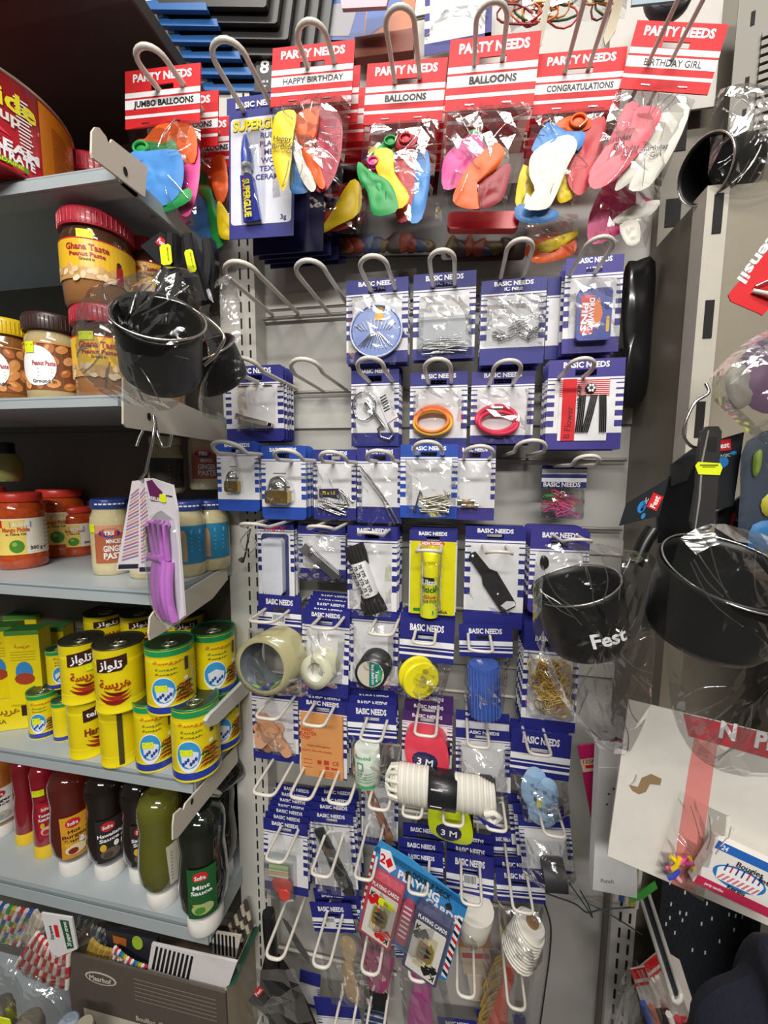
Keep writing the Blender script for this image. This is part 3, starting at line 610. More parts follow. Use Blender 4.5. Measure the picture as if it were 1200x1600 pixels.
def f(root, fr):
    b = MB(fr); P = rrect(899, 456, 952, 536, 6); b.prism(P, 3, 14, C('3d4d9e', .35, .3)); b.poly(rrect(904, 466, 924, 526, 2), 14.4, C('cf3a44')); b.poly([(924, 478), (932, 470), (938, 496), (932, 520), (924, 514)], 14.4, C('e0793a'))
    b.text('PINS', 910, 500, 9, INK, 14.8, w=44, ang=1.62, bold=.04); b.text('DRAWING', 920, 496, 8, INK, 14.8, w=50, ang=1.62, bold=.04); b.poly(rrect(944, 500, 949, 524, 2), 14.4, C('d8b038')); b.done('pin_packet', root)
    bag(root, fr, [(884, 436), (966, 438), (978, 548), (890, 556)], 20, 3)
card('drawing_pin_card', 'drawing pins packet in a clear bag on a violet blue card', 'drawing pins', 880, 402, 970, 552, .86, f, 2, .02, group=BG, what=wht, hookd='behind the drawing pins', blue=BLUE2, hdr=.18, foot=.16, ty=.2)
# row C
def clipper(root, fr, x0, y0, x1, y1, w, nm='nail_clipper', m=CHROME):
    b = MB(fr); d = Vector((x1 - x0, y1 - y0)); n = Vector((-d.y, d.x)).normalized() * w
    for s, o in ((1, 8), (-1, 3)):
        pts = [(x0 + n.x * .8, y0 + n.y * .8), (x1 + n.x * .5, y1 + n.y * .5), (x1 - n.x * .5, y1 - n.y * .5), (x0 - n.x * .8, y0 - n.y * .8)]
        b.prism(pts, o, o + 3, m)
    q = d * .06; b.prism([(x0 - n.x - q.x, y0 - n.y - q.y), (x0 + n.x - q.x, y0 + n.y - q.y), (x0 + n.x + q.x, y0 + n.y + q.y), (x0 - n.x + q.x, y0 - n.y + q.y)], 2, 12, m)
    p = Vector((x0, y0)) + d * .18; b.spin((p.x, p.y, 2), (p.x, p.y, 16), [(0, w * .5), (1, w * .5)], m, 10); b.done('clipper_body', root)
    b = MB(fr); a = Vector((x0, y0)) + d * .1; e = Vector((x0, y0)) + d * .95
    b.raw([fr.L(*p) for p in [(a.x + n.x * .7, a.y + n.y * .7, 15), (a.x - n.x * .7, a.y - n.y * .7, 15), (e.x - n.x * .7, e.y - n.y * .7, 20), (e.x + n.x * .7, e.y + n.y * .7, 20), (a.x + n.x * .7, a.y + n.y * .7, 12), (a.x - n.x * .7, a.y - n.y * .7, 12), (e.x - n.x * .7, e.y - n.y * .7, 17), (e.x + n.x * .7, e.y + n.y * .7, 17)]], [(0, 1, 2, 3), (4, 5, 6, 7), (0, 1, 5, 4), (1, 2, 6, 5), (2, 3, 7, 6), (3, 0, 4, 7)], m); b.done('lever', root)
def f(root, fr):
    clipper(root, fr, 376, 652, 428, 666, 5)
    b = MB(fr); b.box(374, 603, 390, 604.5, 1.2, 2.4, BLACK); b.box(412, 603, 426, 604.5, 1.2, 2.4, BLACK); b.done('staple', root); bag(root, fr, (370, 600, 430, 674), 12, 1.6)
card('nail_clipper_card', 'card with a small chrome nail clipper, leftmost of its row', 'nail clipper', 353, 572, 443, 690, .90, f, 4, .011, group=BG, what=wht, hookd='behind the small nail clipper', rc=6)
def f(root, fr):
    b = MB(fr); b.tube([(570 + 18 * math.cos(a), 635 + 22 * math.sin(a), 6) for a in [i * math.pi / 12 for i in range(24)]], 1.3, CHROME, 6, True); b.done('split_ring', root)
    b = MB(fr); b.spin((574, 630, 8), (602, 668, 8), [(0, 5), (.15, 5), (.2, 3.5), (.3, 5), (.4, 3), (1, 3)], STEEL, 10); b.tube([(600, 664, 8), (592, 672, 8), (597, 684, 8), (610, 688, 8), (616, 680, 8), (608, 664, 8)], 2, STEEL, 6); b.done('snap_hook', root)
    b = MB(fr); b.prism([(588, 618), (605, 606), (622, 652), (606, 662)], 2.5, 3, WHITE)
    for i in range(6): b.quad3([(594 + i * 1.3, 622 + i * 4.2, 3.3), (603 + i * 1.3, 617 + i * 4.2, 3.3), (603.6 + i * 1.3, 619 + i * 4.2, 3.3), (594.6 + i * 1.3, 624 + i * 4.2, 3.3)], BLACK)
    b.done('barcode_tag', root); bag(root, fr, (551, 605, 620, 698), 14, 2)
card('key_ring_card', 'card with a steel key ring snap hook in a clear bag', 'key ring', 549, 572, 623, 698, .89, f, 3, .012, group=BG, what=wht, hookd='behind the key ring')
def band(root, fr, name, cx, cy, rx, ry, r, m, o=6, ang=0):
    b = MB(fr); ca, sa = math.cos(ang), math.sin(ang)
    b.tube([(cx + rx * math.cos(a) * ca - ry * math.sin(a) * sa, cy + rx * math.cos(a) * sa + ry * math.sin(a) * ca, o + 2 * math.sin(3 * a)) for a in [i * math.pi / 14 for i in range(28)]], r, m, 7, True); b.done(name, root)
def f(root, fr):
    band(root, fr, 'hair_elastic', 677, 658, 28, 20, 4, C('ee6a2a', .6)); band(root, fr, 'hair_elastic', 677, 662, 29, 18, 3, C('e8b53a', .6), 10); band(root, fr, 'hair_elastic', 676, 659, 25, 17, 2.5, C('f08a3a', .6), 12); bag(root, fr, (645, 608, 724, 690), 16, 2)
card('hair_elastic_card', 'card with orange and yellow hair elastics in a bag', 'hair elastic', 640, 582, 729, 706, .89, f, 2, .018, group=BG, what=wht, hookd='behind the orange hair elastics', hdr=.17, foot=.17)
def f(root, fr):
    band(root, fr, 'hair_band', 776, 656, 31, 20, 4, C('e0355a', .55)); band(root, fr, 'hair_band', 778, 662, 30, 17, 3.5, C('d82c50', .55), 11, .08)
    part(root, fr, 'clasp', lambda b: b.spin((768, 640, 12), (784, 640, 12), [(0, 4.6), (1, 4.6)], STEEL, 10)); bag(root, fr, (738, 608, 830, 694), 16, 2)
card('hair_band_card', 'card with a crimson hair band in a bag, beside hair grips', 'hair band', 735, 580, 833, 694, .89, f, 2, .018, group=BG, what=wht, hookd='behind the crimson hair band', blue=BLUE2, hdr=.19, foot=.12)
def f(root, fr):
    b = MB(fr); b.box(872, 592, 949, 689, 1.5, 2.6, WHITE); b.rect(877, 592, 899, 689, 2.9, RED)
    for i in range(9): b.rect(872, 594 + i * 3, 950, 595.4 + i * 3, 3.0, RED)
    b.text('B Flower', 888, 660, 10, BLACK, 3.2, w=50, ang=-1.5, bold=.0); b.text('HAIR GRIP', 903, 620, 6, BLACK, 3.3, w=36, ang=-1.57); b.done('inner_card', root)
    b = MB(fr); b.ball(920, 608, 5, 8.5, 8, 3, C('2a2a2a'))
    for i in range(6): b.ball(920 + 4.5 * math.cos(i * 1.05), 608 + 4.5 * math.sin(i * 1.05), 8, 2.2, 2.2, 1, INK)
    b.done('flower_badge', root)
    for g, (x, dx) in enumerate(((904, -4), (922, -12), (935, 3))):
        for i in range(4):
            part(root, fr, 'hair_grip', lambda b: b.tube([(x + i * 2.9, 618, 5), (x + i * 2.9 + dx * .5, 648, 6.5), (x + i * 2.9 + dx, 676, 5)], 1.15, PLBLK, 5))
card('hair_grip_card', 'violet card with black hair grips on a red striped inner card', 'hair grips', 853, 562, 972, 703, .84, f, 4, .010, group=BG, what='violet blue card', hookd='behind the hair grips', blue=BLUE2, hdr=.2, foot=.185)
# row D
def padlock(root, fr, cx, cy, w, h):
    part(root, fr, 'lock_body', lambda b: b.box(cx - w / 2, cy - h / 2, cx + w / 2, cy + h / 2, 2, 2 + w * .4, BRASS, 3))
    part(root, fr, 'shackle', lambda b: b.tube([(cx - w * .34, cy - h / 2, 2 + w * .2), (cx - w * .34, cy - h * .9, 2 + w * .2)] + [(cx - w * .34 * math.cos(a), cy - h * .9 - w * .34 * math.sin(a), 2 + w * .2) for a in [i * math.pi / 8 for i in range(9)]] + [(cx + w * .34, cy - h / 2, 2 + w * .2)], w * .075, CHROME, 7))
    part(root, fr, 'key', lambda b: (b.ball(cx - w * .05, cy - h * .85, 4 + w * .3, w * .2, w * .16, 1.6, STEEL, .4), b.box(cx, cy - h * .85, cx + w * .62, cy - h * .7, 4 + w * .28, 5.5 + w * .3, STEEL)))
    part(root, fr, 'staple', lambda b: b.box(cx - w * .28, cy - h * 1.85, cx + w * .28, cy - h * 1.82, 1.2, 2.4, BLACK))
    part(root, fr, 'blister', lambda b: b.blob(smooth_loop([(cx - w * .6, cy + h * .6), (cx - w * .55, cy - h), (cx, cy - h * 1.7), (cx + w * .6, cy - h), (cx + w * .6, cy + h * .6)]), 1.5, w * .55, CLEAR, 4, 0, 0, back=False))
card('padlock_card', 'card with the smaller brass padlock, leftmost in its row', 'padlock', 340, 690, 405, 799, .87, lambda r, q: padlock(r, q, 366, 760, 21, 17), 2, .008, group=BG, what=wht, hookd='behind the smaller padlock', blue=BLUE3, hdr=.18, rc=6)
card('padlock_card', 'card with the larger brass padlock, right of the small padlock', 'padlock', 409, 697, 478, 812, .87, lambda r, q: padlock(r, q, 438, 776, 35, 20), 4, .010, group=BG, what=wht, hookd='behind the larger padlock', blue=BLUE3, hdr=.18, rc=6)
def nails(root, fr, n, x0, y0, x1, y1, L, a0=.12, m=STEEL, nm='nail', r=1.0):
    for i in range(n):
        x, y, a = R(x0, x1), R(y0, y1), a0 + R(-.35, .35); e = (x + L * math.cos(a), y + L * math.sin(a))
        part(root, fr, nm, lambda b: (b.tube([(x, y, 4 + i * .25), (*e, 4 + i * .25)], r, m, 5), b.spin((e[0], e[1], 4 + i * .25), (e[0] + 1.2 * math.cos(a), e[1] + 1.2 * math.sin(a), 4 + i * .25), [(0, r * 2), (1, r * 2)], m, 6)))
def f(root, fr):
    part(root, fr, 'size_label', lambda b: (b.prism([(500, 764), (530, 763), (532, 778), (500, 777)], 4, 5, C('2a2a4a')), b.text('75 x 1.5', 515, 770, 5, YEL, 5.4, w=20)))
    nails(root, fr, 16, 498, 776, 512, 795, 32); nails(root, fr, 4, 530, 764, 534, 768, 26, .9); bag(root, fr, (492, 722, 556, 806), 10, 2)
card('nail_card', 'card with a few small nails and a dark size label', 'nails', 490, 703, 556, 812, .87, f, 1, .02, group=BG, what=wht, hookd='behind the small nails', hdr=.17)
def f(root, fr):
    part(root, fr, 'needle', lambda b: b.tube([(565, 728, 5), (600, 775, 6), (624, 816, 5)], 1.8, STEEL, 6)); part(root, fr, 'needle', lambda b: b.tube([(562, 732, 8), (598, 780, 8), (618, 818, 7)], 1.0, STEEL, 5))
    bag(root, fr, (560, 724, 630, 822), 8, 2)
card('needle_card', 'card with long thin steel needles in a clear bag', 'needles', 558, 700, 628, 818, .87, f, 1, .02, group=BG, what=wht, hookd='behind the long needles', hdr=.18, foot=.22)
def f(root, fr):
    nails(root, fr, 26, 655, 775, 668, 800, 36, -.02, C('cfcabb', .35, 0, .8), r=1.3); nails(root, fr, 3, 656, 766, 660, 770, 30, 1.5, r=1.3)
    bag(root, fr, [(632, 718), (714, 716), (712, 806), (636, 810)], 16, 4, FILM2)
card('nail_card', 'mid blue card with a crumpled bag of pale steel nails', 'nails', 625, 695, 714, 810, .86, f, 1, .02, group=BG, what=wht, hookd='behind the bagged steel nails', blue=BLUE3, hdr=.17)
def f(root, fr):
    for x, y in ((716, 783), (722, 790)):
        part(root, fr, 'fuse', lambda b: (b.spin((x, y, 6), (x + 26, y, 6), [(0, 4), (.25, 4), (.25, 3.4), (.75, 3.4), (.75, 4), (1, 4)], C('b09a78', .3, .3), 10), b.spin((x, y, 6), (x + 6, y, 6), [(0, 4.2), (1, 4.2)], STEEL, 10), b.spin((x + 20, y, 6), (x + 26, y, 6), [(0, 4.2), (1, 4.2)], STEEL, 10)))
    bag(root, fr, (712, 722, 772, 800), 8, 2)
card('fuse_card', 'card with two small fuses in a clear bag', 'fuses', 708, 697, 773, 813, .88, f, 1, .02, group=BG, what=wht, hookd='behind the fuses', blue=BLUE2, hdr=.17)
def f(root, fr):
    b = MB(fr); b.box(846, 727, 916, 762, 0, 1.5, BLUE); b.rect(846, 733, 916, 741, 1.8, INK); b.rect(846, 747, 916, 753, 1.8, INK); b.text(TXT, 878, 757, 7, INK, 1.9, w=58, bold=.035); b.done('header_card', root)
    part(root, fr, 'clear_box', lambda b: b.box(846, 778, 912, 810, 2, 12, CLEAR, 3))
    cols = [C('e0539a'), C('c84878'), C('e8c040'), C('3a8a48'), C('c8502e'), C('e8e4dc')]
    for i in range(26):
        x, y, a = R(856, 898), R(770, 803), R(-.6, .6); m = cols[0 if y > 788 else i % 6]
        def P(t, u): return (x + t * math.cos(a) - u * math.sin(a), y + t * math.sin(a) + u * math.cos(a), 4 + i * .3)
        part(root, fr, 'paper_clip', lambda b: b.tube([P(-8, -3), P(8, -3), P(11, 0), P(8, 3), P(-9, 3), P(-11, .5), P(-8, -1.5), P(6, -1.5)], .9, m, 5))
    bag(root, fr, (846, 762, 914, 812), 14, 1.5)
card('paper_clip_box', 'clear box of coloured paper clips under a blue striped header', 'paper clips', 846, 727, 916, 762, .93, f, 0, group=BG, style='none')
# row E
def f(root, fr):
    b = MB(fr); b.text('TWIST IV', 430, 826, 7, RED, 2, w=34, bold=.03); b.text('Easy-Hem', 428, 837, 8, INK, 2, w=34, bold=.03); b.done('brand_lettering', root)
    part(root, fr, 'white_blister', lambda b: b.box(416, 840, 447, 926, 1.5, 14, C('d6dae4', .25, .5), 6)); part(root, fr, 'blister_tray', lambda b: b.box(410, 834, 452, 932, 1.3, 2.2, C('3a3f6a', .3, .3), 5))
card('blister_card', 'tall card with a white rounded blister, leftmost of its row', 'blister pack', 404, 816, 460, 934, .90, f, 2, .012, group=BG, what=wht, hookd='behind the white blister', hdr=.10, foot=.03, title='', hole=False)
def f(root, fr):
    clipper(root, fr, 480, 856, 534, 898, 8); bag(root, fr, (462, 836, 546, 908), 14, 2.5, FILM2)
card('nail_clipper_card', 'card with a large nail clipper in a loose bag, left of black shoelaces', 'nail clipper', 466, 822, 540, 905, .90, f, 1, .02, group=BG, what=wht, hookd='behind the large nail clipper', hdr=.16, foot=.2, title='')
def f(root, fr):
    LB = C('1b1a1b', .8); st = [C('161516', .85), C('262526', .8)]
    def tuft(p0, p1, w0, w1, seed):
        d = Vector((p1[0] - p0[0], p1[1] - p0[1])); n = Vector((-d.y, d.x)).normalized(); rn = random.Random(seed)
        for i in range(12):
            t = -1 + i / 5.5; part(root, fr, 'shoelace', lambda b: b.tube([(p0[0] + n.x * w0 * t * .5, p0[1] + n.y * w0 * t * .5, 5 + 4 * (1 - t * t)), ((p0[0] + p1[0]) / 2 + n.x * (w0 + w1) * t * .3, (p0[1] + p1[1]) / 2 + n.y * (w0 + w1) * t * .3, 9 + 5 * (1 - t * t)), (p1[0] + n.x * w1 * t * .5, p1[1] + n.y * w1 * t * .5, 5 + 5 * (1 - t * t))], 2.6, st[i % 2], 5))
    tuft((565, 882), (554, 852), 22, 26, 1); tuft((578, 925), (588, 955), 22, 34, 2)
    b = MB(fr); b.spin((562, 878, 8), (581, 928, 8), [(0, 12), (.1, 13), (.9, 13), (1, 12)], WHITE, 16)
    for r in range(4):
        for c in range(3): b.text('75 . ' if (r + c) % 2 else '75 T', 561 + r * 5 + c * 7 - 6, 888 + r * 11 + c * -2, 5, BLACK, 21.4, ang=1.2, bold=.03)
    b.done('paper_sleeve', root); bag(root, fr, (545, 850, 612, 962), 16, 2)
card('shoelace_card', 'card with a bundle of black shoelaces in a white sleeve', 'shoelaces', 543, 823, 620, 968, .87, f, 5, .012, group=BG, what=wht, hookd='behind the black shoelaces', hdr=.15, foot=.10)
def f(root, fr):
    GY = C('d9d21a', .3)
    b = MB(fr); b.box(641, 846, 711, 960, 1, 2.2, GY, 3); b.poly(rrect(656, 846, 694, 852, 3), 2.5, C('d0502a')); b.text('NON TOXIC', 674, 849, 4.5, INK, 2.8, w=30, bold=.03); b.text('stick', 693, 955, 5, BLACK, 2.6, w=15, bold=.03); b.poly(rrect(646, 951, 660, 956, 2), 2.5, GREEN); b.done('yellow_board', root)
    b = MB(fr); b.spin((672, 958, 13), (674, 892, 13), [(0, 13.5), (1, 13.5)], C('d8dc2a', .3, .3), 20); b.done('stick_barrel', root)
    b = MB(fr); b.spin((674, 896, 13), (675, 856, 13), [(0, 14), (.85, 13.4), (.95, 12), (1, 9)], C('f0e81c', .3, .4), 20); b.done('stick_cap', root)
    b = MB(fr); b.m = lambda x, y, o: fr.L(673 + (13.8 + o) * math.sin((x - 673) / 13.8), y, 13 + (13.8 + o) * math.cos((x - 673) / 13.8))
    b.rect(658, 896, 690, 904, .1, BLACK, 8); b.rect(682, 904, 690, 916, .1, GREEN, 3); b.text('Ultra', 673, 903, 8, INK, .4, w=24, bold=.04); b.text('Stick', 673, 914, 8, C('1c5a2a'), .4, w=24, bold=.04); b.text('Glue', 673, 925, 5, RED, .4, w=20); b.text('GLUE STICK', 673, 932, 4, BLACK, .4, w=24)
    b.poly(rrect(662, 946, 680, 952, 2), .3, C('2a8a78')); b.done('stick_label', root)
    part(root, fr, 'blister', lambda b: b.blob(rrect(655, 852, 694, 960, 8), 2, 28, CLEAR, 4, 0, 0, back=False))
card('glue_stick_card', 'yellow glue stick on a yellow board, centre of the panel', 'glue stick', 639, 829, 712, 962, .87, f, 3, .014, group=BG, what=wht, hookd='behind the yellow glue stick', hdr=.13, foot=.02, chk=False)
def f(root, fr):
    MT = C('2a2a2c', .4)
    part(root, fr, 'bottle_opener', lambda b: (b.prism([(733, 866), (741, 862), (764, 888), (776, 892), (806, 938), (806, 944), (790, 954), (783, 952), (754, 912), (752, 900), (731, 872)], 3, 6, MT), b.quad3([(783, 944, 6.4), (792, 936, 6.4), (804, 936, 6.4), (806, 942, 6.4), (792, 950, 6.4)], GREYW), b.ball(737, 869, 6.2, 2, 2, .6, INK), b.ball(778, 926, 6.2, 1.5, 1.5, .6, INK)))
    bag(root, fr, (728, 852, 820, 958), 8, 2)
card('bottle_opener_card', 'card with a black bottle opener, left of the lettered pot', 'bottle opener', 725, 824, 818, 982, .88, f, 2, .014, group=BG, what=wht, hookd='behind the bottle opener', hdr=.13, foot=.17)
def f(root, fr):
    part(root, fr, 'black_clip', lambda b: b.blob([(845, 868), (854, 872), (856, 884), (848, 890), (842, 880)], 4, 3, PLBLK))
card('violet_card', 'rounded violet card with a small black clip, behind the lettered pot', 'card', 826, 827, 918, 960, .87, f, 5, .012, group=BG, what='violet blue card', hookd='behind the lettered pot', blue=BLUE2, hdr=.24, rc=7)
# row F
def ring(root, fr, name, cx, cy, ro, ri, o0, o1, mo, mi, dx=0, dy=0, ry=1):
    b = MB(fr); n = 36; cs = [(math.cos(2 * math.pi * i / n), math.sin(2 * math.pi * i / n)) for i in range(n)]; V = []
    for r, o in ((ro, o1), (ri, o1), (ri, o0), (ro, o0)):
        t = (o1 - o) / max(1e-6, o1 - o0); V += [fr.L(cx + dx * t + r * c, cy + dy * t + r * ry * s, o) for c, s in cs]
    F_ = lambda a: [(a * n + i, a * n + (i + 1) % n, ((a + 1) % 4) * n + (i + 1) % n, ((a + 1) % 4) * n + i) for i in range(n)]
    b.raw(V, F_(0) + F_(3), mo, True); b.raw(V, F_(1), mi, True); b.raw(V, F_(2), mo, True); return b.done(name, root)
def f(root, fr):
    ring(root, fr, 'tape_roll', 428, 1024, 40, 33, 2, 40, C('b4ae84', .25, .6), C('646b70', .3), 14, -4, 1.1)
    part(root, fr, 'core_print', lambda b: [b.quad3([(428 + 33.2 * math.cos(a + j), 1024 + 35 * math.sin(a + j), o) for j, o in ((0, 38), (.35, 38), (.35, 20), (0, 20))], m) for a, m in ((1.3, C('35509a')), (1.75, C('9ac860')), (2.2, C('35509a')), (2.6, C('9ac860')), (3.0, C('35509a')), (.9, C('9ac860')), (.5, C('35509a')))])
    bag(root, fr, [(388, 986), (486, 984), (488, 1082), (384, 1078)], 44, 3)
    part(root, fr, 'barcode_label', lambda b: (b.rect(426, 958, 446, 974, 2.3, WHITE), [b.rect(428 + i * 1.6, 960, 428.7 + i * 1.6, 970, 2.5, BLACK) for i in range(11)]))
card('packing_tape', 'wide clear packing tape roll under a blue header, leftmost', 'tape', 404, 930, 471, 984, .87, f, 0, sl=.09, group=BG, style='header')
def f(root, fr):
    ring(root, fr, 'tape_roll', 502, 1038, 22, 12, 3, 26, C('dcdcc0', .3, .4), C('f0efe4', .4), 8, -4, 1.2); bag(root, fr, [(474, 976), (540, 990), (536, 1072), (478, 1064)], 26, 2.5)
card('clear_tape_card', 'card with a small clear tape roll, right of the packing tape', 'tape', 472, 954, 545, 1088, .86, f, 4, .014, sl=.12, group=BG, what=wht, hookd='behind the small clear tape', hdr=.18, foot=.17, dz=.004)
def f(root, fr):
    ring(root, fr, 'tape_roll', 584, 1042, 24, 3, 3, 22, C('2a2b30', .35, .2), C('888888'), 6, -8)
    part(root, fr, 'roll_label', lambda b: (b.spin((584, 1042, 22), (584, 1042, 22.4), [(0, 20), (1, 20)], C('cfc8b8'), 24), b.poly([(582, 1023), (596, 1026), (602, 1036), (600, 1052), (590, 1060), (582, 1061)], 22.6, C('1f7a72')), b.text('Insulation', 588, 1042, 4.5, INK, 23, w=30, ang=1.55), b.text('Tape', 594, 1044, 4.5, INK, 23, w=18, ang=1.55), b.poly(rrect(595, 1034, 600, 1050, 1), 22.8, C('3fae6a'))))
    bag(root, fr, (550, 974, 618, 1074), 22, 2)
card('insulation_tape_card', 'card with a black insulation tape roll with teal label', 'tape', 545, 952, 622, 1078, .88, f, 3, .016, group=BG, what=wht, hookd='behind the insulation tape', hdr=.13, foot=.08, title='')
def f(root, fr):
    YP = C('f0e424', .35, .2)
    for (x, y, o) in ((652, 1050, 8), (660, 1054, 16)):
        part(root, fr, 'bobbin', lambda b: (b.spin((x, y, o), (x + 3, y, o + 6), [(0, 28), (.3, 29), (.7, 29), (1, 27)], YP, 24), b.spin((x + 3, y, o + 6), (x + 3, y, o + 7), [(0, 9), (1, 9)], C('c8b820'), 12), [b.ball(x + 3 + 17 * math.cos(a), y + 17 * math.sin(a), o + 6.3, 4, 4, 1, C('a89a1c')) for a in (.5, 1.9, 3.3, 5)]))
    bag(root, fr, [(622, 1028), (708, 1032), (694, 1092), (618, 1090)], 30, 5, FILM2)
card('bobbin_pack', 'yellow plastic bobbins in a bag below the glue stick', 'bobbins', 624, 968, 709, 1034, .86, f, 2, .014, sl=.10, group=BG, what='striped blue header', hookd='behind the yellow bobbins', style='header', dz=.004)
def f(root, fr):
    b = MB(fr); BM = C('3a5aae', .7); b.spin((754, 1028, 18), (753, 1106, 18), [(0, 22), (.1, 24), (.5, 23), (.95, 24), (1, 22)], BM, 24)
    b.done('mesh_roll', root)
    for i in range(13):
        a = -1.5 + i * .25; part(root, fr, 'mesh_cord', lambda b: b.tube([(754 + 24.4 * math.sin(a), 1030 + 15 * j, 18 + 24.4 * math.cos(a)) for j in range(6)], 1.0, C('5573c4', .7), 4))
    bag(root, fr, [(724, 1024), (796, 1024), (784, 1112), (722, 1108)], 44, 4)
card('mesh_roll_pack', 'blue netting roll in a bag under a striped blue header', 'mesh roll', 717, 976, 800, 1026, .87, f, 0, sl=.03, group=BG, style='header')
def f(root, fr):
    RBM = [C('c9a85a', .5, .1), C('d8b040', .5, .1), C('b8923c', .5, .1)]
    for i in range(46):
        cx, cy = R(842, 880), R(1040, 1100); rx, ry, a0 = R(10, 24), R(6, 14), R(0, 3)
        part(root, fr, 'rubber_band', lambda b: b.tube([(cx + rx * math.cos(a) * math.cos(a0) - ry * math.sin(a) * math.sin(a0), cy + rx * math.cos(a) * math.sin(a0) + ry * math.sin(a) * math.cos(a0), 8 + 4 * math.sin(2 * a + i) + i * .1) for a in [j * math.pi / 7 for j in range(14)]], 1.1, RBM[i % 3], 4, True))
    bag(root, fr, [(822, 1018), (900, 1020), (900, 1122), (822, 1122)], 26, 3, FILM2)
card('rubber_band_card', 'card with a bag of tan rubber bands under the lettered pot', 'rubber bands', 816, 975, 902, 1142, .87, f, 6, .010, group=BG, what=wht, hookd='behind the rubber bands', hdr=.26, foot=.10, ty=.55)
# row G
def f(root, fr):
    PL = [C('d8a078', .6), C('cf966c', .6), C('dca884', .6)]
    for i in range(9):
        x, y, a = R(416, 444), R(1122, 1160), R(-1.2, 1.2); ca, sa = math.cos(a), math.sin(a); o = 3 + i * .9
        part(root, fr, 'plaster', lambda b: b.prism([(x + u * ca - v * sa, y + u * sa + v * ca) for u, v in rrect(-20, -8, 20, 8, 7, 3)], o, o + .8, PL[i % 3]))
    bag(root, fr, (398, 1108, 462, 1176), 12, 2)
card('plaster_card', 'bag of skin coloured plasters, leftmost below the packing tape', 'plasters', 395, 1080, 466, 1188, .88, f, 0, group=BG, title='', hdr=.1, foot=.14, hole=False)
def f(root, fr):
    b = MB(fr); OR = C('dc9a5c', .55); b.box(472, 1114, 537, 1211, 2, 6, OR); RD = C('c4402c')
    for i, t in enumerate(['FABRIC', 'PLASTER', 'STRIP']): b.text(t, 468 + 2, 1138 + i * 6.2, 5, RD, 6.4, al='L', bold=.02)
    b.text('Hypoallergenic', 500, 1162, 3, RD, 6.4, w=36); b.text('1 strip 4 x 10cm with dressing', 496, 1170, 3, RD, 6.4, w=48)
    b.text('CE', 526, 1186, 6, RD, 6.4); b.rect(508, 1183, 516, 1190, 6.4, RD); b.rect(498, 1184, 504, 1190, 6.4, RD); b.rect(510, 1192, 516, 1197, 6.4, RD); b.rect(519, 1193, 529, 1196, 6.4, RD)
    for i in range(3): b.rect(476, 1184 + i * 6, 490, 1185 + i * 6, 6.4, RD); b.rect(500, 1201 + i * 3, 522, 1201.8 + i * 3, 6.4, RD)
    b.done('plaster_strip', root)
card('plaster_strip_card', 'tan fabric plaster strip with red print, beside the plaster bag', 'plasters', 468, 1093, 542, 1214, .87, f, 3, .014, group=BG, what=wht, hookd='behind the fabric plaster strip', hdr=.17, foot=.02, tw=.68)
def f(root, fr):
    b = MB(fr); b.spin((576, 1154, 16), (575, 1210, 16), [(0, 18), (.05, 19), (.95, 19), (1, 17)], C('dfe8dc', .6), 20); b.done('bandage_roll', root)
    b = MB(fr); b.m = lambda x, y, o: fr.L(575 + (19.2 + o) * math.sin((x - 575) / 19.2), y, 16 + (19.2 + o) * math.cos((x - 575) / 19.2)); GB = C('4aa66a')
    b.text('Bandage', 575, 1160, 5, GB, .2, w=30); b.rect(560, 1202, 592, 1207, .2, GB, 8); b.rect(564, 1168, 574, 1180, .2, GB, 2); b.rect(566, 1170, 572, 1178, .4, INK, 2)
    for i in range(4): b.rect(562, 1184 + i * 4, 590, 1185 + i * 4, .2, GB, 8)
    b.done('bandage_print', root); bag(root, fr, [(548, 1150), (612, 1154), (618, 1220), (546, 1218)], 36, 4)
card('bandage_pack', 'white rolled bandage with green print under a blue header', 'bandage', 543, 1100, 619, 1158, .86, f, 2, .014, sl=.08, group=BG, what='striped blue header', hookd='behind the rolled bandage', style='header', dz=.006)
def tape_measure(root, fr, cx, cy, w, h, m, txt='3 M', dy=0):
    b = MB(fr); P = smooth_loop([(cx - w * .5, cy - h * .1), (cx - w * .42, cy - h * .46), (cx, cy - h * .5), (cx + w * .36, cy - h * .42), (cx + w * .5, cy - h * .05), (cx + w * .48, cy + h * .42), (cx + w * .1, cy + h * .48), (cx - w * .4, cy + h * .3)], 3)
    b.prism(P, 2, 22, m); b.blob(P, 22, 5, m, 4, 0, 0, back=False); b.done('tape_case', root)
    b = MB(fr); b.ball(cx - w * .02, cy + h * .12, 26, w * .30, h * .24, 2, C('2a2c58', .3, .3), .1); b.text(txt, cx - w * .02, cy + h * .12, h * .15, INK, 28.6, w=w * .36, ang=.08, bold=.02); b.done('badge', root)
    part(root, fr, 'tape_mouth', lambda b: b.box(cx + w * .44, cy - h * .2, cx + w * .53, cy + h * .22, 6, 20, PLBLK))
card('tape_measure_card', 'card with a bright red tape measure, right of the bandage', 'tape measure', 628, 1112, 706, 1196, .87, lambda r, q: tape_measure(r, q, 668, 1162, 66, 64, C('e8465a', .3, .3)), 2, .02, group=BG, what=wht, hookd='behind the red tape measure', blue=mat('maroon_navy', '4a2a6a'), hdr=.2, foot=0, ty=.4, dz=.005)
def spool(root, fr, x0, y0, x1, y1, r, m, name='thread_spool'):
    b = MB(fr); b.spin((x0, y0, r + 4), (x1, y1, r + 4), [(0, r * .9), (.12, r), (.88, r), (1, r * .9)], m, 22); b.done(name, root)
TH = C('37383c', .55); 
def f(root, fr):
    spool(root, fr, 742, 1214, 772, 1214, 16, TH); bag(root, fr, [(714, 1160), (796, 1164), (792, 1250), (716, 1240)], 34, 4, FILM2)
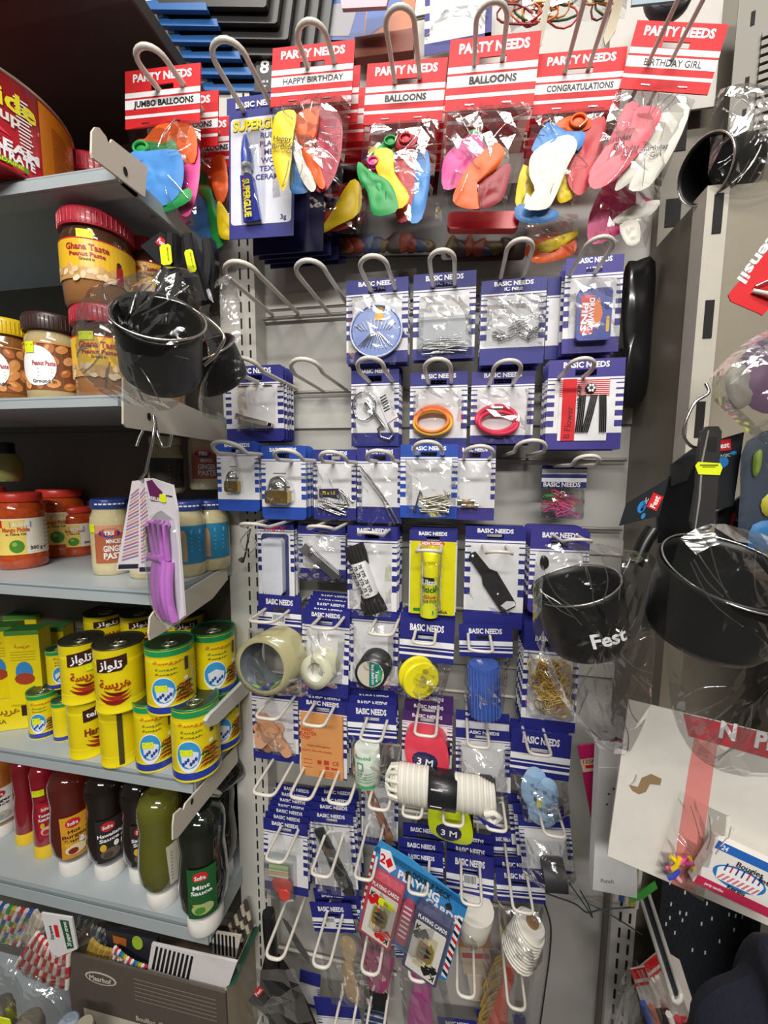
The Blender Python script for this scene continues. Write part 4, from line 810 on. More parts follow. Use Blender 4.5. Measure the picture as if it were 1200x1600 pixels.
card('thread_card', 'white card with a black thread spool, above the white rope', 'thread', 712, 1140, 797, 1240, .86, f, 1, .016, group=BG, what=wht, hookd='behind the upper black thread', sl=.10, hdr=.15, foot=.06)
card('blue_card', 'blue topped card with white stripe, just above the upper black thread card', 'card', 712, 1112, 795, 1140, .875, None, 0, sl=.1, group=BG, hdr=.55, foot=0, chk=False, tw=.64)
def f(root, fr):
    BB = C('a8cdf0', .35, .3)
    for (x, y, o, w, h) in ((838, 1230, 6, 22, 34), (852, 1262, 10, 24, 22), (856, 1232, 14, 18, 28)):
        part(root, fr, 'bobbin', lambda b: (b.blob(smooth_loop([(x - w, y - h * .2), (x - w * .4, y - h), (x + w * .6, y - h * .8), (x + w, y + h * .2), (x + w * .4, y + h), (x - w * .7, y + h * .7)]), o, 6, BB, 4, 1, 0), [b.ball(x + dx, y + dy, o + 6.5, 3, 3, 1, C('6a8ab8')) for dx, dy in ((-6, -10), (7, -6), (0, 10))]))
    part(root, fr, 'yellow_mark', lambda b: b.box(838, 1232, 846, 1246, 20, 21, C('e0d070'))); bag(root, fr, [(800, 1204), (888, 1214), (896, 1262), (826, 1288)], 30, 6, FILM2)
card('bobbin_pack', 'pale blue plastic bobbins under a tilted blue striped header', 'bobbins', 797, 1143, 890, 1214, .85, f, 2, .014, sl=.14, group=BG, what='striped blue header', hookd='behind the pale blue bobbins', style='header')
# rope, yellow tape measure and stick
fr = Fr(695, 1232, .84, .17); fr.M.translation.z += 16 * fr.sz; root = thing(fr, 'rope_hank', 'hank of white rope with a black paper band, lying across the hooks', 'rope'); RP = [C('e9e6dc', .8), C('dcd8cc', .8)]
for i in range(18):
    x = 615 + i * 4.2; rr = 26 - max(0, 3 - i) * 5
    if i < 14: part(root, fr, 'rope_strand', lambda b: b.tube([(x + 2 * math.cos(a), 1233 + (x - 695) * .0 + rr * math.cos(a), 20 + rr * .7 * math.sin(a)) for a in [j * math.pi / 9 for j in range(18)]], 2.7, RP[i % 2], 6, True))
for i in range(12): part(root, fr, 'rope_strand', lambda b: b.tube([(626, 1233 + 24 * math.cos(i * .52), 20 + 18 * math.sin(i * .52)), (612, 1233 + 22 * math.cos(i * .52), 20 + 16 * math.sin(i * .52)), (606, 1233 + 8 * math.cos(i * .52), 20 + 6 * math.sin(i * .52))], 3, RP[i % 2], 6))
for i in range(14):
    x = 713 + i * 4.2; rr = 24 - max(0, i - 8) * 1.5
    part(root, fr, 'rope_strand', lambda b: b.tube([(x + 2 * math.cos(a), 1233 + rr * math.cos(a), 20 + rr * .7 * math.sin(a)) for a in [j * math.pi / 9 for j in range(18)]], 2.7, RP[i % 2], 6, True))
b = MB(fr); b.spin((671, 1233, 20), (713, 1233, 20), [(0, 25), (.03, 26), (.97, 26), (1, 25)], C('1d1d20', .35, .2), 24); b.done('paper_band', root)
b = MB(fr); b.m = lambda x, y, o: fr.L(x, 1233 + (26 + o) * math.sin((y - 1233) / 26 - .2), 20 + (26 + o) * math.cos((y - 1233) / 26 - .2)); b.rect(675, 1222, 692, 1246, .4, WHITE)
for i in range(8): b.rect(677 + i * 1.7, 1225, 677.8 + i * 1.7, 1236, .8, BLACK)
b.done('barcode_label', root); part(root, fr, 'rope_end', lambda b: b.tube([(755, 1246, 36), (766, 1238, 40), (776, 1246, 36), (768, 1258, 34), (758, 1252, 36)], 4, RP[0], 7)); part(root, fr, 'blue_tie', lambda b: b.prism([(742, 1246), (770, 1256), (792, 1262), (790, 1270), (762, 1264)], 40, 42, BLUE))
fr = Fr(703, 1278, .86, .12); fr.M.translation.z += 9 * fr.sz; root = thing(fr, 'tape_measure', 'yellow green tape measure hanging below the white rope', 'tape measure'); tape_measure(root, fr, 703, 1278, 66, 56, C('cfe020', .3, .3))
def f(root, fr):
    part(root, fr, 'wooden_stick', lambda b: b.prism([(572, 1232), (580, 1228), (615, 1302), (611, 1314), (604, 1310)], 2, 5, C('a8765a', .6))); bag(root, fr, (567, 1222, 620, 1316), 5, 2)
card('stick_card', 'card with a slim brown wooden stick, left of the white rope', 'wooden stick', 565, 1216, 622, 1322, .92, f, 0, group=BG, title='', hdr=.04, foot=.12, hole=False)
# row H / I
def f(root, fr):
    part(root, fr, 'clear_box', lambda b: b.box(419, 1332, 464, 1392, 2, 14, CLEAR, 2))
    for i, c in enumerate(('a8c888', 'e0d8a8', 'e8b890', 'd8e4d0')): part(root, fr, 'thread_band', lambda b: b.spin((424, 1350 + i * 4, 7), (454, 1349 + i * 4, 7), [(0, 3), (1, 3)], C(c, .6), 8))
    part(root, fr, 'red_thread', lambda b: b.blob([(428, 1370), (440, 1362), (456, 1364), (460, 1378), (448, 1388), (432, 1384)], 9, 5, C('cc3a2c', .5), 5, 2)); part(root, fr, 'red_button', lambda b: b.spin((450, 1382, 13), (450, 1382, 15), [(0, 9), (1, 8)], C('d8463a', .3, .4), 16))
card('sewing_kit_card', 'card with a small red sewing kit in a clear box', 'sewing kit', 413, 1283, 481, 1394, .87, f, 6, .010, group=BG, what=wht, hookd='behind the red sewing kit', hdr=.16, foot=.12, dz=.004)
def f(root, fr):
    part(root, fr, 'black_file', lambda b: b.prism([(496, 1296), (510, 1292), (548, 1376), (550, 1390), (538, 1392), (528, 1380)], 2, 6, C('2b2f30', .5))); bag(root, fr, (492, 1284, 553, 1394), 8, 2.5)
card('file_card', 'card with a long black nail file set diagonally', 'nail file', 489, 1270, 556, 1400, .89, f, 3, .014, group=BG, what=wht, hookd='behind the black nail file', sl=.12, hdr=.13, foot=.12, tw=.64, dz=.005)
def f(root, fr):
    spool(root, fr, 841, 1342, 874, 1342, 20, TH); part(root, fr, 'thread_outer', lambda b: b.spin((841, 1342, 24), (874, 1342, 24), [(0, 20.2), (1, 20.2)], TH, 22)); bag(root, fr, [(812, 1300), (890, 1304), (896, 1372), (812, 1370)], 40, 5, FILM2)  # thin outer layer in the same thread colour
card('thread_card', 'white card with a black thread spool, lowest right of the panel', 'thread', 812, 1274, 893, 1362, .87, f, 2, .018, group=BG, what=wht, hookd='behind the lower black thread', sl=.06, hdr=.2, foot=.05, dz=.004, dx=-.006)
def f(root, fr):
    b = MB(fr); b.spin((742, 1396, 18), (738, 1440, 18), [(0, 27), (.3, 26), (.8, 22), (1, 14)], C('e2dcd0', .5), 20); b.done('white_cup', root); bag(root, fr, [(700, 1396), (772, 1402), (756, 1452), (706, 1446)], 44, 4)
    part(root, fr, 'barcode_label', lambda b: (b.rect(724, 1364, 746, 1384, 2.3, WHITE), [b.rect(726 + i * 2, 1366, 727 + i * 2, 1378, 2.5, BLACK) for i in range(9)]))
card('cup_pack', 'blue striped header with barcode label above a cream cup', 'cup', 697, 1334, 771, 1400, .88, f, 2, .016, sl=.17, group=BG, what='striped blue header', hookd='behind the cream cup', style='header', dz=.006)
def f(root, fr):
    b = MB(fr); TW = C('e8e4da', .85)
    b.spin((796, 1468, 20), (824, 1418, 20), [(0, 20), (.1, 25), (.7, 22), (1, 19)], TW, 22); b.done('spool_core', root)
    for i in range(11):
        t = .08 + i * .08; cx, cy = 796 + 28 * t, 1468 - 50 * t; r = 25.5 - 4 * t
        part(root, fr, 'twine_turn', lambda b: b.tube([(cx + r * math.cos(a) * .87, cy + r * math.cos(a) * .49 + 2 * math.sin(a), 20 + r * math.sin(a)) for a in [j * math.pi / 9 for j in range(18)]], 1.6, TW, 5, True))
    part(root, fr, 'cardboard_core', lambda b: b.spin((824, 1418, 20), (826, 1414.5, 20), [(0, 9), (1, 9)], C('8a6a4a'), 14)); bag(root, fr, [(774, 1408), (846, 1410), (838, 1490), (776, 1478)], 46, 5, FILM2)
card('twine_pack', 'white cone of twine in a bag under a blue striped header', 'twine', 775, 1358, 850, 1408, .87, f, 1, .02, sl=.08, group=BG, what='striped blue header', hookd='behind the twine', style='header')
for i, (x0, y0, x1, y1, k, lab) in enumerate([(626, 1330, 692, 1372, .86, 'nearest'), (624, 1312, 694, 1356, .88, 'middle'), (630, 1288, 694, 1330, .91, 'furthest')]):
    card('blue_header_card', '%s of three blue headers stepped behind the playing cards' % lab, 'card', x0, y0, x1, y1, k, None, sl=.13, group='blue headers stepped behind the playing cards', style='header')
card('blue_header_card', 'small dim blue header left of the lower black thread card', 'card', 769, 1302, 806, 1342, .93, None, sl=.05, group=BG, style='header')
card('blue_header_card', 'small blue header half hidden by the left edge of the playing cards', 'card', 558, 1402, 600, 1440, .90, None, sl=.1, group=BG, style='header')
# playing cards on a leaning blue board
fr = Fr3(at(587, 1318, .84), at(733, 1408, .79), at(584, 1452, .84), 0, 0, 150, 134); root = thing(fr, 'playing_card_pack', 'two packs of playing cards on a leaning blue blister board', 'playing cards')
b = MB(fr); b.box(0, 0, 150, 134, 0, 2, C('2a86c8', .3, .3), 6)
b.prism([(6, -10), (60, -10), (150, 4), (150, 10), (0, 10)], 0, 2, C('3a96d4', .3)); b.rect(0, 10, 4, 110, 2.2, RED); b.rect(141, 26, 149, 128, 2.2, INK)
for i in range(9): b.rect(0, 10 + i * 12, 4, 16 + i * 12, 2.4, INK); b.quad3([(141, 28 + i * 11, 2.4), (149, 32 + i * 11, 2.4), (149, 38 + i * 11, 2.4), (141, 33 + i * 11, 2.4)], RED if i % 2 else BLACK)
b.prism([(10, 0), (26, -4), (40, 16), (32, 28), (14, 24)], 2, 2.6, INK); b.text('2', 17, 12, 14, RED, 3, bold=.04); b.text('\u2666', 28, 13, 11, RED, 3)
b.text('PLAYING', 78, 20, 13, INK, 2.8, w=66, bold=.05); b.text('DOUBLE DECK', 96, 9, 9, BLACK, 2.8, w=60, bold=.03); b.text('CARDS', 118, 34, 12, INK, 2.8, w=50, bold=.05); b.text('\u2660', 60, 14, 10, BLACK, 2.8); b.text('\u2660', 126, 22, 8, BLACK, 2.8); b.done('printed_board', root)
def deck(x0, y0, x1, y1, m, suit, let, sc):
    p = MB(fr); p.box(x0 - 5, y0 - 16, x1 + 4, y1 + 4, 2, 18, m, 4); p.text('PLAYING CARDS', (x0 + x1) / 2, y0 - 8, 6, INK, 18.5, w=(x1 - x0) * .95, bold=.03); pk = p.done('card_pack', root)
    b = MB(fr); b.box(x0, y0, x1, y1, 18, 18.6, C('e4e0d6'), 2); b.rect(x0 + 9, y0 + 12, x1 - 9, y1 - 12, 18.9, C('c8bfa0'))
    for X, Y, a in ((x0 + 6, y0 + 8, 0), (x1 - 6, y1 - 8, math.pi)): b.text(let, X, Y, 8, BLACK, 19, ang=a, bold=.03); b.text(suit, X, Y + (11 if a == 0 else -11), 9, sc, 19, ang=a)
    b.text(suit, x0 + 16, y0 + 13, 11, sc, 19.2); b.text(suit, x1 - 16, y1 - 13, 11, sc, 19.2, ang=math.pi)
    for s in (1, -1):
        cx, cy = (x0 + x1) / 2, (y0 + y1) / 2
        b.poly([(cx - 12, cy), (cx - 11, cy + s * 13), (cx - 4, cy + s * 17), (cx + 6, cy + s * 17), (cx + 12, cy + s * 10), (cx + 13, cy)], 19.2, C('8a7a3a')); b.poly([(cx - 6, cy + s * 14), (cx - 5, cy + s * 22), (cx + 4, cy + s * 22), (cx + 5, cy + s * 14)], 19.4, C('d8c8a0')); b.poly([(cx - 10, cy + s * 3), (cx, cy + s * 9), (cx + 10, cy + s * 3), (cx + 4, cy + s * 1)], 19.5, C('2a2a3a')); b.poly([(cx - 8, cy + s * 10), (cx - 3, cy + s * 14), (cx + 3, cy + s * 9)], 19.6, C('b0402c'))
    b.done('face_card', pk)
deck(12, 46, 58, 122, C('b84a58', .25, .5), '\u2665', 'K', RED); deck(88, 50, 134, 128, C('4a4a6a', .25, .5), '\u2660', 'K', BLACK)
b = MB(fr); b.box(63, 46, 82, 118, 2, 8, C('c8546a', .3, .4), 8)
for i in range(7): b.rect(66, 54 + i * 8, 79, 57 + i * 8, 8.4, INK)
b.done('dice_strip', root); b = MB(fr); b.box(28, 52, 54, 62, 19.8, 20.4, YSTK, 3); b.text('79p', 41, 57, 3.5, C('8a9010'), 20.6); b.done('price_label', root)
b = MB(fr); b.blob(rrect(4, 26, 140, 132, 8), 2, 22, CLEAR, 3, 0, 0, back=False); b.done('blister', root)
# lowest row
def f(root, fr):
    part(root, fr, 'wooden_spoon', lambda b: b.blob([(524, 1470), (534, 1457), (546, 1462), (549, 1478), (542, 1494), (538, 1510), (540, 1556), (520, 1558), (520, 1510), (530, 1494), (524, 1482)], 3, 3, C('c8a878', .65), 4, 1))
    part(root, fr, 'barcode_label', lambda b: (b.rect(508, 1430, 524, 1446, 2.3, WHITE), [b.rect(510 + i * 1.6, 1432, 510.8 + i * 1.6, 1438, 2.5, BLACK) for i in range(8)])); bag(root, fr, (492, 1452, 556, 1570), 8, 2)
card('wooden_spoon_pack', 'blue striped header with barcode over a wooden spoon', 'wooden spoon', 488, 1410, 552, 1455, .90, f, 1, .02, sl=.05, group=BG, what='striped blue header', hookd='behind the wooden spoon', style='header', dz=.008)
def f(root, fr):
    PK = C('a83a70', .45)
    for i in range(9): part(root, fr, 'comb_tooth', lambda b: b.tube([(566 + i * 5.2, 1440, 5), (568 + i * 5.0, 1485, 5)], 1.7, PK, 5))
    part(root, fr, 'comb_body', lambda b: b.blob([(566, 1482), (612, 1482), (612, 1510), (604, 1542), (580, 1544), (572, 1512)], 5, 4, PK, 4)); bag(root, fr, (560, 1430, 616, 1548), 10, 2)
fr = Fr(588, 1490, .93); root = thing(fr, 'pink_comb', 'dark pink wide toothed comb hanging right of the wooden spoon', 'comb'); f(root, fr)
def f(root, fr):
    MG = C('c2349a', .5)
    b = MB(fr); b.blob([(640, 1500), (660, 1496), (664, 1530), (660, 1560), (652, 1620), (614, 1620), (622, 1570), (636, 1530)], 6, 5, MG, 5, 1)
    b.done('brush_handle', root); bag(root, fr, [(618, 1490), (686, 1488), (690, 1630), (606, 1630)], 14, 3)
card('magenta_brush_pack', 'magenta brush in a bag below the playing cards', 'brush', 616, 1462, 684, 1496, .92, f, 0, sl=.06, group=BG, style='header', title='')
def f(root, fr):
    RO = C('e2431c', .4)
    b = MB(fr); b.blob([(792, 1482), (806, 1484), (798, 1530), (794, 1560), (792, 1620), (762, 1620), (766, 1575), (778, 1540)], 8, 6, RO, 5, 1); b.done('brush_handle', root)
    BR = C('a88a4a', .8)
    for i in range(26): y = 1470 + i * 5; part(root, fr, 'bristle_tuft', lambda b: b.tube([(788 - i * .9, y + 10, 8), (772 - i * .9 + R(-3, 3), y + 22, 8 + R(-3, 3)), (760 - i * .6 + R(-3, 3), y + 50, 8 + R(-4, 4))], 2.6, BR, 4))
    bag(root, fr, [(752, 1456), (836, 1458), (826, 1630), (752, 1630)], 22, 3)
fr = Fr(790, 1540, .93); root = thing(fr, 'bristle_brush', 'orange red brush with tan bristles below the white twine', 'brush'); f(root, fr)
fr = Fr(725, 1480, .95, .05); root = thing(fr, 'orange_label_pack', 'orange and white packet with a yellow price label behind the playing cards', 'packet')
b = MB(fr); b.box(716, 1455, 766, 1476, 0, 3, C('b8763a')); b.box(718, 1476, 764, 1520, 0, 2, C('b8a898')); b.rect(720, 1486, 762, 1494, 2.2, C('a85a58')); b.box(722, 1520, 752, 1560, 0, 3, C('c8b8a8')); b.done('packet', root); b = MB(fr); b.box(736, 1462, 752, 1472, 3, 3.6, YSTK, 2); b.done('price_label', root)
for j, (x0, y0, x1, y1, sl, lab, kk) in enumerate([(468, 1518, 500, 1572, .3, 'tilted blue and white card at lower left beside the black utensil tag', .94), (498, 1560, 566, 1640, .1, 'curled blue edged card at the bottom edge below the wooden spoon', .9), (750, 1577, 770, 1640, .05, 'narrow blue card left of the orange red brush', .93), (806, 1585, 826, 1640, .05, 'narrow blue card right of the orange red brush', .93), (688, 1592, 748, 1650, .12, 'blue topped card cut by the bottom edge below the playing cards', .93)]):
    card('blue_card', lab, 'card', x0, y0, x1, y1, kk, None, sl=sl, group=BG, hdr=.35, foot=.1, hole=False, title=TXT if j == 4 else '')
fr = Fr(588, 1570, .93); root = thing(fr, 'black_clip_pack', 'black and blue clip pack at the bottom edge under the pink comb', 'clip'); b = MB(fr); b.box(570, 1542, 606, 1570, 0, 6, PLBLK, 4); b.done('black_top', root)
for i in range(3): part(root, fr, 'blue_bar', lambda b: b.spin((572, 1576 + i * 9, 8), (606, 1576 + i * 9, 8), [(0, 4), (1, 4)], C('2a3a5a', .3, .4), 10))
# wire bundle on the left of the panel
b = MB(Fr(388, 850, .88)); fr = b.fr; b.tube(smooth_line([(392, 826, 0), (390, 846, 6), (384, 866, 2), (379, 876, 0)]), 1.4, C('4a4844', .4, 0, .6), 5); b.tube(smooth_line([(392, 826, 0), (378, 846, 4), (392, 862, 8), (402, 850, 2), (394, 838, 0)]), .8, C('8a8884', .4, 0, .6), 5)
b.spin((379, 873, 0), (376, 877, 0), [(0, 3), (1, 5)], C('4a4844', .4, 0, .6), 8); b.done('wire_hanger', None, fr, 'thin dark wire with a small flared end on the leftmost hook beside the upright', 'wire')

# ------------------------------------------------------------------ goods standing on the left shelves
class Pr(Fr):
    """Upright round product: base centre at a pixel, local px units, its front turned to the aisle."""
    def __init__(s, cx, by, k=None, sh=None, turn=0):
        if k is None: P = atz(cx, by, SH[sh][0] + .0005); k = kof(P); s.P = P
        else:
            P = at(cx, by, k)
            if sh is not None: P.z = SH[sh][0] + .0005
        Fr.__init__(s, cx, by, k); d = CAM - P; rz = math.atan2(d.x, -d.y) + turn
        c = ROT.transposed() @ (P - CAM); s.cos = c.z / math.hypot(c.x, c.z) * s.sx / s.sz * .94
        s.sx = s.sm = s.sz; s.M = Matrix.Translation(P) @ Matrix.Rotation(rz, 4, 'Z'); s.px, s.py = cx, by; s.cx, s.cy = 0, 0
    def up(s): pass
def prod(name, label, cat, cx, by, h, hw, k=None, sh=None, turn=0, group=None):
    fr = Pr(cx, by, k, sh, turn); root = thing(fr, name, label, cat, group); fr.r = hw * fr.cos; fr.h = h; return root, fr
def lathe(root, fr, name, prof, m, seg=28, label=None):
    """prof: (height fraction, radius fraction)."""
    b = MB(fr); b.spin((0, 0, 0), (0, -fr.h, 0), [(t, r * fr.r) for t, r in prof], m, seg); return b.done(name, root, label=label)
def wrap(fr, rf, phi=0):
    b = MB(fr); Rr = fr.r * rf; b.m = lambda x, y, o=0: fr.L((Rr + o) * math.sin(x / Rr + phi), y, (Rr + o) * math.cos(x / Rr + phi)); b.R = Rr; flat_poly = b.poly; b.poly = lambda pts, o, m: wpoly(b, pts, o, m); return b
def wpoly(b, pts, o, m):
    """A printed shape on a round body, cut into narrow strips that follow the curve."""
    x0, x1 = min(p[0] for p in pts), max(p[0] for p in pts); n = max(1, int((x1 - x0) / (b.R * .16)) + 1)
    def clip(P, X, keep):
        out = []
        for i in range(len(P)):
            p, q = P[i - 1], P[i]; a, c = keep(p[0]), keep(q[0])
            if a != c: t = (X - p[0]) / (q[0] - p[0]); out.append((X, p[1] + (q[1] - p[1]) * t))
            if c: out.append(q)
        return out
    for i in range(n):
        A, B = x0 + (x1 - x0) * i / n, x0 + (x1 - x0) * (i + 1) / n; P = clip(list(pts), A, lambda x: x >= A - 1e-9) if i else list(pts)
        if i < n - 1 and P: P = clip(P, B, lambda x: x <= B + 1e-9)
        if len(P) > 2: b.raw([b.m(x, y, o) for x, y in P], [tuple(range(len(P)))], m)
    return b
def ell(cx, cy, rx, ry, n=12, a0=0): return [(cx + rx * math.cos(a) * math.cos(a0) - ry * math.sin(a) * math.sin(a0), cy + rx * math.cos(a) * math.sin(a0) + ry * math.sin(a) * math.cos(a0)) for a in [2 * math.pi * i / n for i in range(n)]]
def sticker(root, fr, rf, x, y, w, h, phi=0, o=1.0):
    b = wrap(fr, rf, phi); b.rect(x - w / 2, y - h / 2, x + w / 2, y + h / 2, o, YSTK, 3); b.rect(x - w * .35, y - h * .25, x + w * .35, y - h * .15, o + .15, C('8a9010')); b.done('price_label', root)
def lid(root, fr, t0, t1, rf, m, ridges=True):
    b = MB(fr); h = fr.h; r = fr.r * rf; dt = t1 - t0
    b.spin((0, 0, 0), (0, -h, 0), [(t0, r), (t0 + dt * .08, r * 1.01), (t0 + dt * .8, r * 1.01), (t0 + dt * .95, r * .97), (t1, r * .9)], m, 32)
    if ridges:
        for i in range(48):
            a = i * math.pi / 24; b.spin((r * 1.01 * math.sin(a), -h * (t0 + dt * .1), r * 1.01 * math.cos(a)), (r * 1.01 * math.sin(a), -h * (t0 + dt * .75), r * 1.01 * math.cos(a)), [(0, r * .022), (1, r * .022)], m, 4, False)
    b.done('lid', root)
PB = C('9a6a3e', .12, .9); OILB = C('4a3020', .08, 1); NUT = [C('d8904a', .5), C('c87c3a', .5), C('e0a060', .5), C('b86a30', .5)]; NUTD = C('7a4420', .6)
def nuts(b, x0, y0, x1, y1, n, r, o=.5, seed=1):
    rn = random.Random(seed); b.rect(x0, y0, x1, y1, o, NUTD, 14); nx = max(2, int((x1 - x0) / (r * 1.9))); ny = max(2, int((y1 - y0) / (r * 1.7))); q = 0
    for j in range(ny):
        for i in range(nx):
            x = x0 + (i + .5 + .5 * (j % 2) * .6 + rn.uniform(-.12, .12)) * (x1 - x0) / nx; y = y0 + (j + .5 + rn.uniform(-.12, .12)) * (y1 - y0) / ny
            if x > x1 - r * .5: continue
            q += 1; rx = r * rn.uniform(.8, 1.15); a = rn.uniform(0, 3); b.poly(ell(x, y, rx, rx * .72, 10, a), o + .2 + .02 * (q % 7), NUT[q % 4]); b.poly(ell(x - r * .15, y - r * .2, rx * .5, rx * .25, 8, a), o + .4 + .02 * (q % 7), NUT[2])
def jar_yellow(name, label, cx, by, h, hw, k, sh, turn=0, st=(0, 0), seed=1, group='jars of peanut paste with red lids'):
    root, fr = prod(name, label, 'jar', cx, by, h, hw, k, sh, turn, group)
    lathe(root, fr, 'jar_body', [(0, .86), (.03, .93), (.18, .95), (.24, .97), (.66, .97), (.72, .95), (.78, .88), (.82, .86)], PB)
    lathe(root, fr, 'dark_oil_band', [(.655, .98), (.72, .965), (.78, .9), (.82, .88)], OILB); lid(root, fr, .81, 1, .97, C('b02436', .35, .2))
    b = wrap(fr, .985); R_ = b.R; y1, y0 = -h * .24, -h * .66; w = R_ * 1.45
    b.rect(-w, y0, w, y1, .2, C('ecbd2a', .35), 24); b.rect(-w, y0, w, y0 + 1.5, .4, RED, 24); b.rect(-w, y1 - h * .12, w, y1, .4, C('c89a5a'), 24)
    rn = random.Random(seed)
    for i in range(26): x = rn.uniform(-w * .9, w * .7); y = y1 - rn.uniform(0, h * .12); b.poly(ell(x, y, 6, 4, 9, rn.uniform(0, 3)), .6 + i * .01, (C('e8c898'), C('d8a868'), C('f0dcb8'))[i % 3])
    b.text('Ghana Taste', -R_ * .30, y0 + h * .09, h * .062, C('b01c34'), .8, w=R_ * 1.15, bold=.05); b.text('Peanut Paste', -R_ * .30, y0 + h * .165, h * .042, C('b01c34'), .8, w=R_ * .95, bold=.04); b.text('Ground in', -R_ * .3, y0 + h * .215, h * .03, BROWN, .8, w=R_ * .4)
    x = R_ * .52; b.poly(ell(x, y0 + h * .2, R_ * .07, h * .03), .9, BROWN); b.poly([(x - R_ * .08, y0 + h * .22), (x + R_ * .1, y0 + h * .22), (x + R_ * .13, y1 - h * .01), (x - R_ * .1, y1 - h * .01)], .9, C('a8202c'))
    b.done('paper_label', root)
    if st: sticker(root, fr, .985, st[0], -h * st[1], 22, 12)
    return root
def jar_nut(label, cx, by, h, hw, lidm, glass, sh, k, seed, st=None):
    root, fr = prod('peanut_jar', label, 'jar', cx, by, h, hw, k, sh, 0, 'peanut picture jars on the second shelf')
    lathe(root, fr, 'jar_body', [(0, .86), (.03, .94), (.12, .96), (.66, .96), (.72, .93), (.78, .84), (.84, .82)], glass); lid(root, fr, .81, 1, .95, lidm)
    b = wrap(fr, .97); R_ = b.R; y1, y0 = -h * .14, -h * .66; w = R_ * 1.4; nuts(b, -w, y0, w, y1, 0, 9.5, .2, seed); b.rect(-w, y0, w, y0 + 2, 1, C('d88a3a'), 20); b.rect(R_ * .80, y0, R_ * .95, y1, 1, WHITE, 3)
    b.poly(ell(-R_ * .62, (y0 + y1) / 2, R_ * .62, h * .22, 24), 1.1, INK); b.text('Peanut Paste', -R_ * .40, (y0 + y1) / 2 - 4, h * .05, C('b01c34'), 1.3, w=R_ * .75, bold=.04)
    for i in range(3): b.rect(-R_ * .6, (y0 + y1) / 2 + 4 + i * 5, -R_ * .15, (y0 + y1) / 2 + 5 + i * 5, 1.3, C('556'  '688'))
    b.text('Ground in', -R_ * .42, (y0 + y1) / 2 + 22, 5, BLACK, 1.3); b.done('paper_label', root)
    if st: sticker(root, fr, .97, st[0], -h * st[1], 14, 16, 0, 2)
# top shelf: syrup cans and a peanut jar
def syrup(label, cx, by, h, hw, k, dark=False):
    root, fr = prod('syrup_can', label, 'can', cx, by, h, hw, k, 1, 0, 'big red syrup cans on the upper shelf')
    lathe(root, fr, 'can_body', [(0, .98), (.015, 1), (.03, .985), (.96, .985), (.97, 1)], C('b3202a', .25, .6), 48)
    b = MB(fr); b.spin((0, 0, 0), (0, -h, 0), [(.97, fr.r), (.985, fr.r * 1.01), (1, fr.r), (1, fr.r * .96), (.97, fr.r * .95), (.968, 0.5)], C('c8b8a0', .3, 0, .7), 48, cap=False); b.done('rim', root)
    b = wrap(fr, .99); R_ = b.R; b.rect(R_ * .62, -h * .95, R_ * 1.3, -h * .04, .3, C('d07818', .3, .4), 14)
    for i in range(16): b.rect(R_ * .78, -h * (.78 - i * .032), R_ * (1.0 + .06 * (i % 3)), -h * (.77 - i * .032), .6, C('8a2a18'), 4)
    for i in range(17): b.quad3([(R_ * .36 + i * .4, -h * (.80 - i * .037), .6), (R_ * .50 + (i % 3) * 2, -h * (.805 - i * .037), .6), (R_ * .50 + (i % 3) * 2, -h * (.79 - i * .037), .6), (R_ * .36 + i * .4, -h * (.785 - i * .037), .6)], INK)
    b.text('Pride', R_ * .26, -h * .73, h * .19, C('e8dc28'), .9, w=R_ * .64, bold=.06); b.text('Syrup', R_ * .19, -h * .56, h * .12, C('e8e0d8'), .9, w=R_ * .44, bold=.03)
    for i in range(9): a = .5 + i * .55; b.poly([(R_ * .1 + 6 * math.cos(a + 1.5), -h * .42 + 6 * math.sin(a + 1.5)), (R_ * .1 + 34 * math.cos(a), -h * .42 + 20 * math.sin(a)), (R_ * .1 - 6 * math.cos(a + 1.5), -h * .42 - 6 * math.sin(a + 1.5))], .5 + i * .02, (C('e0405a'), C('c82038'), C('8a1428'))[i % 3])
    b.text('ICE CREAM', R_ * .13, -h * .255, h * .095, INK, 1, w=R_ * .9, bold=.04); b.text('CONCENTRATE', R_ * .14, -h * .155, h * .085, INK, 1, w=R_ * .78, bold=.04); b.rect(-R_ * .05, -h * .11, R_ * .46, -h * .055, .8, C('5a9a2a'), 6); b.text('GRENADAINE', R_ * .20, -h * .083, h * .038, C('e8e428'), 1.1, w=R_ * .42, bold=.03)
    for i in range(5): b.poly(ell(R_ * .36 + i * 9, -h * (.05 + .02 * (i % 2)), 8, 4), .7, C('c02838'))
    b.done('printed_label', root)
syrup('big red syrup can with yellow lettering, cut by the left edge', -36, 268, 142, 152, .68)
syrup('dim red syrup can standing behind the front syrup can', -8, 262, 164, 84, .925)
root, fr = prod('peanut_jar', 'red lidded peanut jar on the upper shelf beside the syrup can', 'jar', 156, 268, 118, 62, .87, 1)
lathe(root, fr, 'jar_body', [(0, .86), (.03, .95), (.5, .96), (.64, .94), (.72, .86), (.76, .84)], C('a89468', .12, .8)); lid(root, fr, .75, 1, .95, C('a8202e', .35, .2)); b = wrap(fr, .97); R_ = b.R
b.rect(-R_ * 1.3, -fr.h * .52, R_ * 1.3, -fr.h * .06, .2, C('3a3038', .4), 20); b.rect(-R_ * 1.3, -fr.h * .56, R_ * 1.3, -fr.h * .52, .2, C('d8b83a'), 20); b.text('SMALL', -R_ * .35, -fr.h * .40, 7, INK, .6); nuts(b, -R_ * .6, -fr.h * .26, R_ * .4, -fr.h * .06, 0, 6, .4, 5); b.done('paper_label', root)
